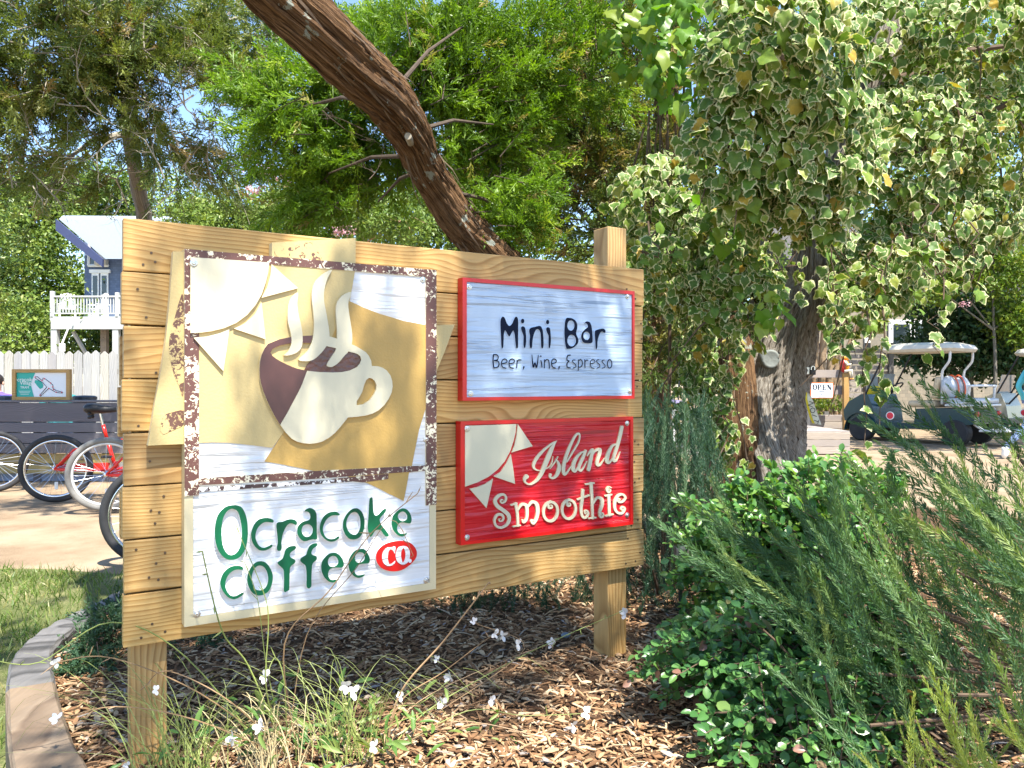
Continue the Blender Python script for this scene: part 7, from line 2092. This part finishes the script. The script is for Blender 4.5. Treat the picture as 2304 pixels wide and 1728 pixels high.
mb.tube([(cx_ - .03, -.018, cz_ + .03), (cx_, -.018, cz_ - .03), (cx_ + .03, -.018, cz_ + .03)], 0.006, 4); mb.build('emblem', M['navy'], osg)
# seated painted figurine on the post
fg0 = W(1899, 838, 16.9)
fig = thing('figurine', 'painted wooden seated figurine in red and yellow on the rail fence post', 'ornament', (fg0.x, fg0.y - .02, zr_ + 0.022))
FR = paint('figurine_red', (.50, .03, .02), .4); FYm = paint('figurine_yellow', (.70, .28, .02), .4); FC = paint('figurine_cream', (.72, .66, .52), .5)
MB().ball((-.01, 0, .15), (.085, .075, .15), n=14, m=10).build('body', FR, fig, smooth=True)
MB().ball((.035, -.03, .15), (.060, .06, .11), n=14, m=10).build('belly', FYm, fig, smooth=True)
hd = MB().ball((.03, 0, .325), (.095, .065, .055), n=14, m=8).build('head', FYm, fig, smooth=True)
for s in (-1, 1): MB().ball((.045, s * .04, .375), .022, n=8, m=6).build('eye', FR, hd, smooth=True)
for s in (-1, 1):
    MB().tube([(-.02, s * .085, .25), (.02, s * .10, .17), (.12, s * .05, .19)], [.028, .024, .02], 8).build('arm', FC, fig, smooth=True)
    MB().tube([(-.02, s * .05, .03), (.13, s * .055, .05), (.14, s * .05, -.12)], [.036, .030, .022], 8).build('leg', FC, fig, smooth=True)
    MB().ball((.165, s * .05, -.135), (.045, .025, .02), n=8, m=6).build('foot', FYm, fig, smooth=True)
MB().lathe([(.026, 0), (.032, .06)], 10, M=Matrix.Translation((.15, 0, .17))).build('cup', M['black'], fig)
# crape myrtle stems behind the rail
rng = np.random.default_rng(111)
mb0 = Vector(((1862 - CX) / F * 18.4, 18.4, 0))
myr = thing('crape_myrtle', 'multi-stemmed crape myrtle with smooth tan trunks behind the rail fence', 'tree', tuple(mb0))
for a, b, r in ((1835, 1838, .085), (1850, 1862, .09), (1868, 1885, .095), (1880, 1915, .085), (1893, 1960, .075)):
    limb('stem', myr, [W(a, 985, 18.4), W(a - 2, 850, 18.4), W((a + b) / 2, 740, 18.3), W(b + 6, 660, 18.2), W(b + 30, 560, 18.0)], [r, r * .95, r * .85, r * .7, r * .4], M['myrtle_bark'], n=16, sub=5, ridge=0.05, lobe_amp=.05)
gs = []
for c, rad, n_, per in ((V3(1880, 590, 18), (1.4, 1, .8), 60, 30), (V3(1990, 640, 17.5), (1.2, 1, .7), 50, 30)):
    p_, d_, nr, sz, tn = leaf_cloud(rng, c, rad, n_, per, .25, .10); gs.append((LQ[0], LQ[1], frames(d_, rng, nrm=nr), p_, sz, tn, None))
crown_obj('crown', myr, gs, M['oak'], rng, 'stuff')
# caution tape and the lock on the ivy trunk
tape = thing('caution_tape', 'torn strip of yellow and white caution tape hanging from the split cedar', 'tape', tuple(W(1816, 886, 5.2)))
TZ = tape.location
q = [W(a, b, 5.2) - TZ for a, b in ((1816, 884), (1818, 900), (1823, 920), (1829, 940), (1835, 954))]
wv = [0.012, 0.030, 0.036, 0.038, 0.036]
vs = []
for p, w in zip(q, wv): vs += [tuple(p + Vector((-w * .6, 0, 0.006))), tuple(p + Vector((w, -0.012, -0.006)))]
mb = MB(); mb.add(vs, [(2 * i, 2 * i + 1, 2 * i + 3, 2 * i + 2) for i in range(4)]); mb.build('strip', paint('tape_white', (.72, .70, .58), .4), tape)
vs = []
for p, w in zip(q, wv): vs += [tuple(p + Vector((-w * .62, -.002, 0.006))), tuple(p + Vector((-w * .2, -.006, 0.003)))]
mb = MB(); mb.add(vs, [(2 * i, 2 * i + 1, 2 * i + 3, 2 * i + 2) for i in range(4)]); mb.build('yellow_edge', paint('tape_yellow', (.75, .60, .02), .4), tape)
for ch, (a, b) in zip('NOIT', ((1824, 909), (1828, 923), (1832, 935), (1836, 947))):
    me = text_mesh(ch, 0.05); me.materials.append(M['black']); o = bpy.data.objects.new('letter', me); o.location = W(a, b, 5.17) - TZ; o.rotation_euler = (R(90), R(-70) + PI, 0); put(o, tape)
lk = thing('padlock', 'small metal padlock and hasp on the side of the split cedar', 'padlock', tuple(W(1829, 838, 5.3)))
MB().box((0, 0, 0), (0.035, 0.02, 0.035), b=.004).build('body', M['black'], lk)
MB().tube([(-.012, 0, .015), (-.012, 0, .035), (0, 0, .045), (.012, 0, .035), (.012, 0, .015)], .004, 6).build('shackle', M['chrome'], lk)
MB().box((-.045, 0.01, .012), (.05, .006, .05), b=.002).build('hasp', M['steel'], lk)
# garden spotlight
sl_ = W(1531, 1246, 3.45)
spot = thing('garden_spotlight', 'small dark box spotlight on a stake behind the right sign post', 'light', (sl_.x, sl_.y, 0.12))
MB().tube([(0, 0, -.1), (0, 0, sl_.z - .14)], .009, 6).build('stake', M['black'], spot)
MB().box((0, 0, sl_.z - .12), (0.050, 0.06, 0.062), b=.005).build('housing', paint('dark_grey_case', (.05, .055, .06), .4), spot)
MB().box((0.028, 0, sl_.z - .12), (0.006, 0.056, 0.066), b=.002).build('side_cover', M['steel'], spot)
pb_ = MB(); pb_.ball((0, 0, 0), (0.020, 0.014, 0.011), n=10, m=7)
tag(pb_.build('pebble', paint('blue_grey_stone', (.13, .17, .22), .7, var=.3, scale=50, bump=.4), loc=tuple(G(1273, 1429, 0.175)), smooth=True), 'blue-grey pebble lying in the mulch near the right sign post', 'stone')

# ================================================================== golf carts
def golf_cart(label, loc, rotz, body_c, sc=1.12, notice=True):
    t = thing('golf_cart', label, 'golf cart', loc, rotz, 'golf carts parked by the cottage'); t.scale = (sc, sc, sc)
    BM = paint('cart_body', body_c, .22, var=.08); WH = M['white_metal']; CU = paint('pale_vinyl', (.46, .47, .48), .35, var=.05); TN = paint('tan_vinyl', (.55, .43, .27), .4)
    # tub, front cowl and rear body as side profiles given width
    def prof(pts, w0, w1):
        mb = MB(); n = len(pts)
        mb.add([(x, w0, z) for x, z in pts] + [(x, w1, z) for x, z in pts], [tuple(range(n)), tuple(range(n, 2 * n))[::-1]] + [(i, i + n, (i + 1) % n + n, (i + 1) % n) for i in range(n)]); return mb
    prof([(1.18, .36), (1.20, .56), (1.10, .72), (.86, .86), (.72, .86), (.62, .60), (.58, .34)], -.52, .52).build('cowl', BM, t)
    prof([(.62, .26), (.62, .36), (-.12, .36), (-.16, .62), (-.62, .64), (-1.10, .60), (-1.12, .38), (-.95, .36), (-.5, .26)], -.53, .53).build('body', BM, t)
    for s in (-1, 1):
        for x in (.86, -.80):
            w = MB(); Mx = Matrix.Translation((x, s * .45, .225)) @ Matrix.Rotation(R(90), 4, 'X')
            w.lathe([(.12, -.10), (.20, -.10), (.225, -.075), (.225, .075), (.20, .10), (.12, .10)], 26); wh = w.build('wheel', M['rubber'], t, loc=(x, s * .45, .225), rot=(R(90), 0, 0), smooth=False)
            rm = MB(); rm.lathe([(.12, -.098), (.118, -.085), (.09, -.07), (.03, -.078), (.028, .078), (.09, .07), (.118, .085), (.12, .098)], 22)
            for k in range(10):
                a = 2 * PI * k / 10
                for sd in (-1, 1): rm.box((0, 0, 0), (.085, .018, .012), M=Matrix.Translation((.07 * math.cos(a), .07 * math.sin(a), sd * .088)) @ Matrix.Rotation(a, 4, 'Z'))
            rm.build('rim', M['chrome'], wh)
        pts = [(.86 + .30 * math.cos(a), .225 + .30 * math.sin(a)) for a in np.linspace(R(-5), R(185), 12)]
        fd = MB(); vs = []
        for x, z_ in pts: vs += [(x, s * .34, z_), (x, s * .565, z_ - .01)]
        fd.add(vs, [(2 * i, 2 * i + 1, 2 * i + 3, 2 * i + 2) for i in range(11)]); fd.build('wheel_arch', BM, t)
    # front bench (faces forward), rear bench (faces back)
    MB().box((-.22, 0, .70), (.46, .98, .12), b=.045).build('front_seat', TN, t, smooth=True)
    for s in (-1, 1): MB().box((0, 0, 0), (.10, .47, .40), b=.045).build('front_backrest', TN, t, smooth=True, loc=(-.46, s * .245, .98), rot=(0, R(-10), 0))
    for s in (-1, 1):
        rb = MB(); rb.ball((0, 0, 0), (.085, .265, .20), n=18, m=12); rb.build('rear_backrest', CU, t, smooth=True, loc=(-.60, s * .25, 1.00), rot=(0, R(8), 0))
        stp = MB(); stp.torus(1.0, .07, 28, 6, sq=3.5); o = stp.build('orange_strap', paint('orange_strap', (.62, .10, .03), .5), t, loc=(-.60, s * .13, 1.00), rot=(0, R(8), 0)); o.scale = (.098, .12, .205)
    MB().box((-.88, 0, .76), (.46, .98, .10), b=.04).build('rear_seat', CU, t, smooth=True)
    MB().box((-.88, 0, .69), (.50, 1.02, .035), b=.01).build('rear_seat_base', WH, t)
    # grab frame and foot platform
    gf = MB(); gf.tube(catmull([(-.72, .50, .72), (-.98, .50, .75), (-1.02, .50, .98), (-1.03, .46, 1.02), (-1.03, -.46, 1.02), (-1.02, -.50, .98), (-.98, -.50, .75), (-.72, -.50, .72)], 3, False), .022, 8); gf.build('grab_frame', WH, t, smooth=True)
    for s in (-1, 1): MB().tube(catmull([(-1.0, s * .44, .70), (-1.08, s * .44, .52), (-1.05, s * .44, .40), (-1.22, s * .44, .28)], 4, False), .020, 8).build('platform_bar', WH, t, smooth=True)
    MB().box((-1.33, 0, .27), (.36, .92, .03), b=.008).build('foot_platform', WH, t)
    MB().box((-1.115, 0, .50), (.03, .62, .22), b=.01).build('rear_panel', M['black'], t)
    for s in (-1, 1): MB().ball((0, 0, 0), (.03, .07, .045), n=10, m=6).build('tail_light', paint('tail_red', (.60, .02, .03), .2), t, loc=(-1.12, s * .42, .55), smooth=True)
    # roof on four struts
    rp = MB(); n = 28
    def rr(w, l, z, x0=-.14):
        l = l * 0.60
        out = []
        for j in range(n):
            a = 2 * PI * j / n; c, s = math.cos(a), math.sin(a)
            out.append((x0 + l * math.copysign(abs(c) ** .35, c), w * math.copysign(abs(s) ** .35, s), z))
        return out
    lay = [rr(.48, .92, 1.64), rr(.57, 1.04, 1.62), rr(.60, 1.10, 1.67), rr(.56, 1.02, 1.74), rr(.40, .75, 1.785), rr(.01, .02, 1.80)]
    rp.add([p for r_ in lay for p in r_], [(i * n + j, i * n + (j + 1) % n, (i + 1) * n + (j + 1) % n, (i + 1) * n + j) for i in range(len(lay) - 1) for j in range(n)] + [tuple(range(n))[::-1]])
    rp.build('roof', paint('roof_cream', (.58, .53, .43), .4), t, smooth=False)
    for s in (-1, 1):
        MB().tube([(.80, s * .48, .84), (.40, s * .49, 1.64)], .017, 8).build('front_strut', M['black'], t)
        MB().tube(catmull([(-.55, s * .42, .70), (-.55, s * .42, 1.22), (-.60, s * .43, 1.34), (-.68, s * .44, 1.46), (-.69, s * .44, 1.64)], 4, False), .022, 8).build('rear_strut', WH, t, smooth=True)
    ws = MB(); ws.box((0, 0, 0), (.008, .92, .40)); ws.build('windscreen', paint('clear_screen', (.30, .34, .36), .08), t, loc=(.755, 0, 1.05), rot=(0, R(-13.5), 0))
    st_ = None if not notice else MB().box((0, 0, 0), (.004, .84, .17)).build('yellow_notice', paint('notice_yellow', (.72, .58, .01), .5), t, loc=(.775, 0, .93), rot=(0, R(-13.5), 0))
    for k in range(3 if notice else 0): MB().box((0, 0, 0), (.003, .70 - .1 * k, .014)).build('notice_line', M['black'], st_, loc=(-.005, 0, .045 - .045 * k))
    sw2 = MB(); sw2.torus(.165, .014, 30, 8); sw2.tube([(-.16, 0, 0), (.16, 0, 0)], .010, 6); sw2.build('steering_wheel', M['black'], t, smooth=True, loc=(.36, .26, .98), rot=(R(-55), 0, R(90)))
    MB().tube([(.36, .26, .98), (.66, .26, .62)], .018, 8).build('steering_column', M['black'], t)
    bd = MB(); bd.lathe([(.075, 0), (.075, .004)], 22); b_ = bd.build('round_sticker', M['white'], t, loc=(.30, .531, .48), rot=(R(-90), 0, 0))
    bd = MB(); bd.lathe([(.060, .0045), (.060, .007)], 22); bd.build('sticker_centre', M['red_dot'], b_)
    return t
hd_ = math.atan2(0.80, -0.60)
golf_cart('dark teal golf cart with grey rear-facing seat, orange straps and yellow screen notice', (8.35, 15.7, 0), hd_, (0.008, 0.045, 0.055))
golf_cart('golf cart at the right edge partly hidden by the person in aqua', (12.15, 17.4, 0), hd_ + .1, (0.30, 0.27, 0.2), 1.12, False)

# person striding out at the right edge
J = dict(pelvis=((0, 0, .92), (.15, .11)), waist=((.02, 0, 1.10), (.135, .10)), chest=((.06, 0, 1.34), (.16, .115)), neck=((.09, 0, 1.49), .055), head=((.115, 0, 1.55), (.065, .07)), crown=((.12, 0, 1.69), (.075, .09)),
         shL=((.06, .20, 1.40), .06), elL=((-.06, .25, 1.14), .045), wrL=((.06, .27, .93), .03), shR=((.06, -.20, 1.40), .06), elR=((-.08, -.26, 1.15), .045), wrR=((.02, -.26, .92), .03),
         hipL=((0, .09, .88), .10), knL=((.26, .10, .52), .07), anL=((.30, .10, .10), .045), toeL=((.46, .11, .045), .036), hipR=((0, -.09, .88), .10), knR=((-.16, -.10, .50), .072), anR=((-.46, -.10, .22), .046), toeR=((-.50, -.10, .065), .038))
hands(J, 'L', (.3, 0, -1)); hands(J, 'R', (.15, 0, -1))
cm = clothes_mat('walker_clothes', [(0, (.62, .60, .56)), (.14, (.16, .22, .40)), (.92, (.10, .50, .58)), (1.47, SK)])
PYW = 12.2
wk, wo = figure('person', 'person in aqua shirt and blue patterned trousers striding past the golf carts', J, BON, ((2322 - CX) / F * PYW, PYW, 0), cm)
head_bits(wk, J, paint('walker_hair', (.16, .11, .07), .5, var=.4, scale=60), facing=Vector((1, 0, 0)))
for nm, a, b in (('shoe', J['anR'][0], J['toeR'][0]), ('shoe', J['anL'][0], J['toeL'][0])):
    a, b = Vector(a), Vector(b); d = (b - a)
    MB().tube([tuple(a + Vector((-.04, 0, -.03))), tuple(a.lerp(b, .5) + Vector((0, 0, -.005))), tuple(b), tuple(b + d.normalized() * .05)], [.045, .055, .048, .025], 10).build(nm, M['white'], wk, smooth=True)

# ================================================================== seen between sign and ivy trunk
p = W(1470, 985, 10.2)
rack = thing('bike_rack', 'white tubular hoop bike rack behind the dark rosemary', 'bike rack', (p.x, 10.2, 0))
for k in range(3):
    x = -.15 + k * .42
    MB().tube(catmull([(x, 0, 0), (x, 0, .75), (x + .05, 0, .83), (x + .28, 0, .83), (x + .33, 0, .75), (x + .33, 0, 0)], 3, False), .024, 8).build('hoop', M['white_metal'], rack, smooth=True)
p = W(1500, 960, 10.6)
bk_ = bicycle('pale bicycle with purple-grey saddle standing in the white rack', (p.x - .25, 10.7, .335), R(8), M['white_metal'], M['rubber_grey'], M['white_metal'], seat_mat=paint('lilac_saddle', (.16, .14, .24), .5))
del bk_['group']
M['dark_metal'] = paint('dark_cafe_metal', (.03, .03, .035), .4, .5)
for k, (px, rz, lab) in enumerate(((1470, .4, 'dark metal cafe chair on the deck behind the white bike rack'), (1545, -.5, 'dark metal cafe chair beside the ivy behind the bike rack'))):
    Yc = 13.6; c_ = thing('cafe_chair', lab, 'chair', ((px - CX) / F * Yc, Yc, .40), rz)
    MB().box((0, 0, .45), (.46, .44, .03), b=.01).build('seat', M['dark_metal'], c_)
    MB().tube(catmull([(-.21, .2, .45), (-.21, .26, .82), (-.1, .28, .90), (.1, .28, .90), (.21, .26, .82), (.21, .2, .45)], 3, False), .013, 6).build('back_frame', M['dark_metal'], c_)
    for j in range(4): MB().tube([(-.12 + j * .08, .22, .46), (-.12 + j * .08, .275, .89)], .007, 5).build('back_bar', M['dark_metal'], c_)
    for a in (-1, 1):
        for b in (-1, 1): MB().tube([(a * .2, b * .19, .44), (a * .23, b * .22, 0)], .012, 6).build('leg', M['dark_metal'], c_)
dk = thing('cafe_deck', 'low pale timber deck with horizontal boards behind the bike rack', 'deck', ((1500 - CX) / F * 14, 14.0, 0))
for k in range(3): MB().box((0, 0, 0), (5.6, .04, .115), b=.004).build('fascia_board', M['greywood'], dk, loc=(0, -1.2, .075 + k * .122))
for k in range(8): MB().box((0, 0, 0), (5.6, .30, .03), b=.004).build('deck_board', M['greywood'], dk, loc=(0, -1.05 + k * .31, .385))

# bushes and trees closing the view on the right and along the back
rng = np.random.default_rng(121)
def bush(name, label, crowns, mat, leaf, tr=.1, blossom=None, cat='tree', group=None):
    c0, r0 = crowns[0][0], crowns[0][1]
    base = Vector((c0[0], c0[1], 0))
    return broad_tree(name, label, base, crowns, M[mat], leaf, rng, tr, group, 'grey_bark', blossom, cat)
bush('oleander_bush', 'dark narrow-leaved bush hiding the cottage behind the second golf cart', [(V3(2180, 780, 20.5), (1.3, .8, 1.1), 80, 40, .26), (V3(2060, 800, 20.8), (.5, .4, .5), 16, 26, .2), (V3(2290, 760, 20), (1.2, .8, 1.5), 70, 40, .26), (V3(2120, 690, 20.8), (1.2, .6, .5), 36, 30, .24)], 'dark_leaf', .15, cat='bush')
bush('crape_myrtle', 'bright yellow-green crape myrtle with pink flower heads at the right edge', [(V3(2235, 590, 19), (1.1, .8, 1.0), 130, 28, .2), (V3(2110, 610, 19.3), (.9, .6, .7), 80, 28, .2), (V3(2290, 720, 19), (.6, .5, .7), 60, 28, .2), (V3(2010, 600, 19.3), (.8, .6, .6), 60, 28, .2)], 'bright_leaf', .10, .05,
     [(V3(2180, 525, 17.8), (.14, .1, .08), 3, 22, .05), (V3(2270, 520, 17.8), (.16, .1, .09), 4, 22, .05), (V3(2170, 682, 17.8), (.08, .06, .08), 2, 22, .05)])
GR = 'trees closing the view behind the yard'
bush('unseen_shade_tree', 'unseen spreading broadleaf tree added to shade the golf carts', [((10.9, 12.2, 6.3), (2.3, 1.6, 0.9), 70, 30, .32), ((9.0, 11.4, 7.0), (1.6, 1.4, 0.8), 34, 30, .30), ((13.6, 13.6, 6.5), (2.0, 1.6, 0.9), 50, 30, .32)], 'oak', .17, .2)  # added out of view to cast shade over the carts
def back(label, crowns, mat='oak', leaf=.2): bush('background_tree', label, crowns, mat, leaf, .25, None, 'tree', GR)
back('tall green tree behind the cottage and the ivy', [(V3(1900, 450, 30), (4.5, 2, 3.5), 150, 40, .45), (V3(1650, 550, 30), (3, 2, 3), 110, 40, .45)])
back('broad green tree beyond the cafe deck', [(V3(1480, 640, 27), (2.6, 1.8, 3.0), 150, 40, .42), (V3(1560, 800, 25), (2.2, 1.2, 1.4), 80, 40, .36)])
back('leafy tree at the far right behind the cottage roof', [(V3(2300, 380, 32), (4.5, 2, 5), 170, 40, .5), (V3(2150, 250, 32), (3.5, 2, 3), 90, 40, .5)])
back('tall tree behind the shaded cedar', [(V3(1350, 250, 32), (3.5, 2, 4), 140, 40, .5), (V3(1120, 300, 34), (3, 2, 3), 90, 40, .5)])
back('dense hedge-like tree behind the picket fence', [(V3(330, 780, 40), (4, 1.5, 2.2), 90, 40, .5), (V3(560, 760, 40), (4, 1.5, 2.6), 90, 40, .5), (V3(850, 720, 38), (4.5, 1.5, 3.2), 110, 40, .5)], 'oak', .24)
back('round green tree beyond the left end of the fence', [(V3(20, 760, 36), (3.5, 1.5, 2.2), 110, 40, .5), (V3(-80, 420, 38), (3, 2, 3), 80, 40, .5)], 'oak', .22)
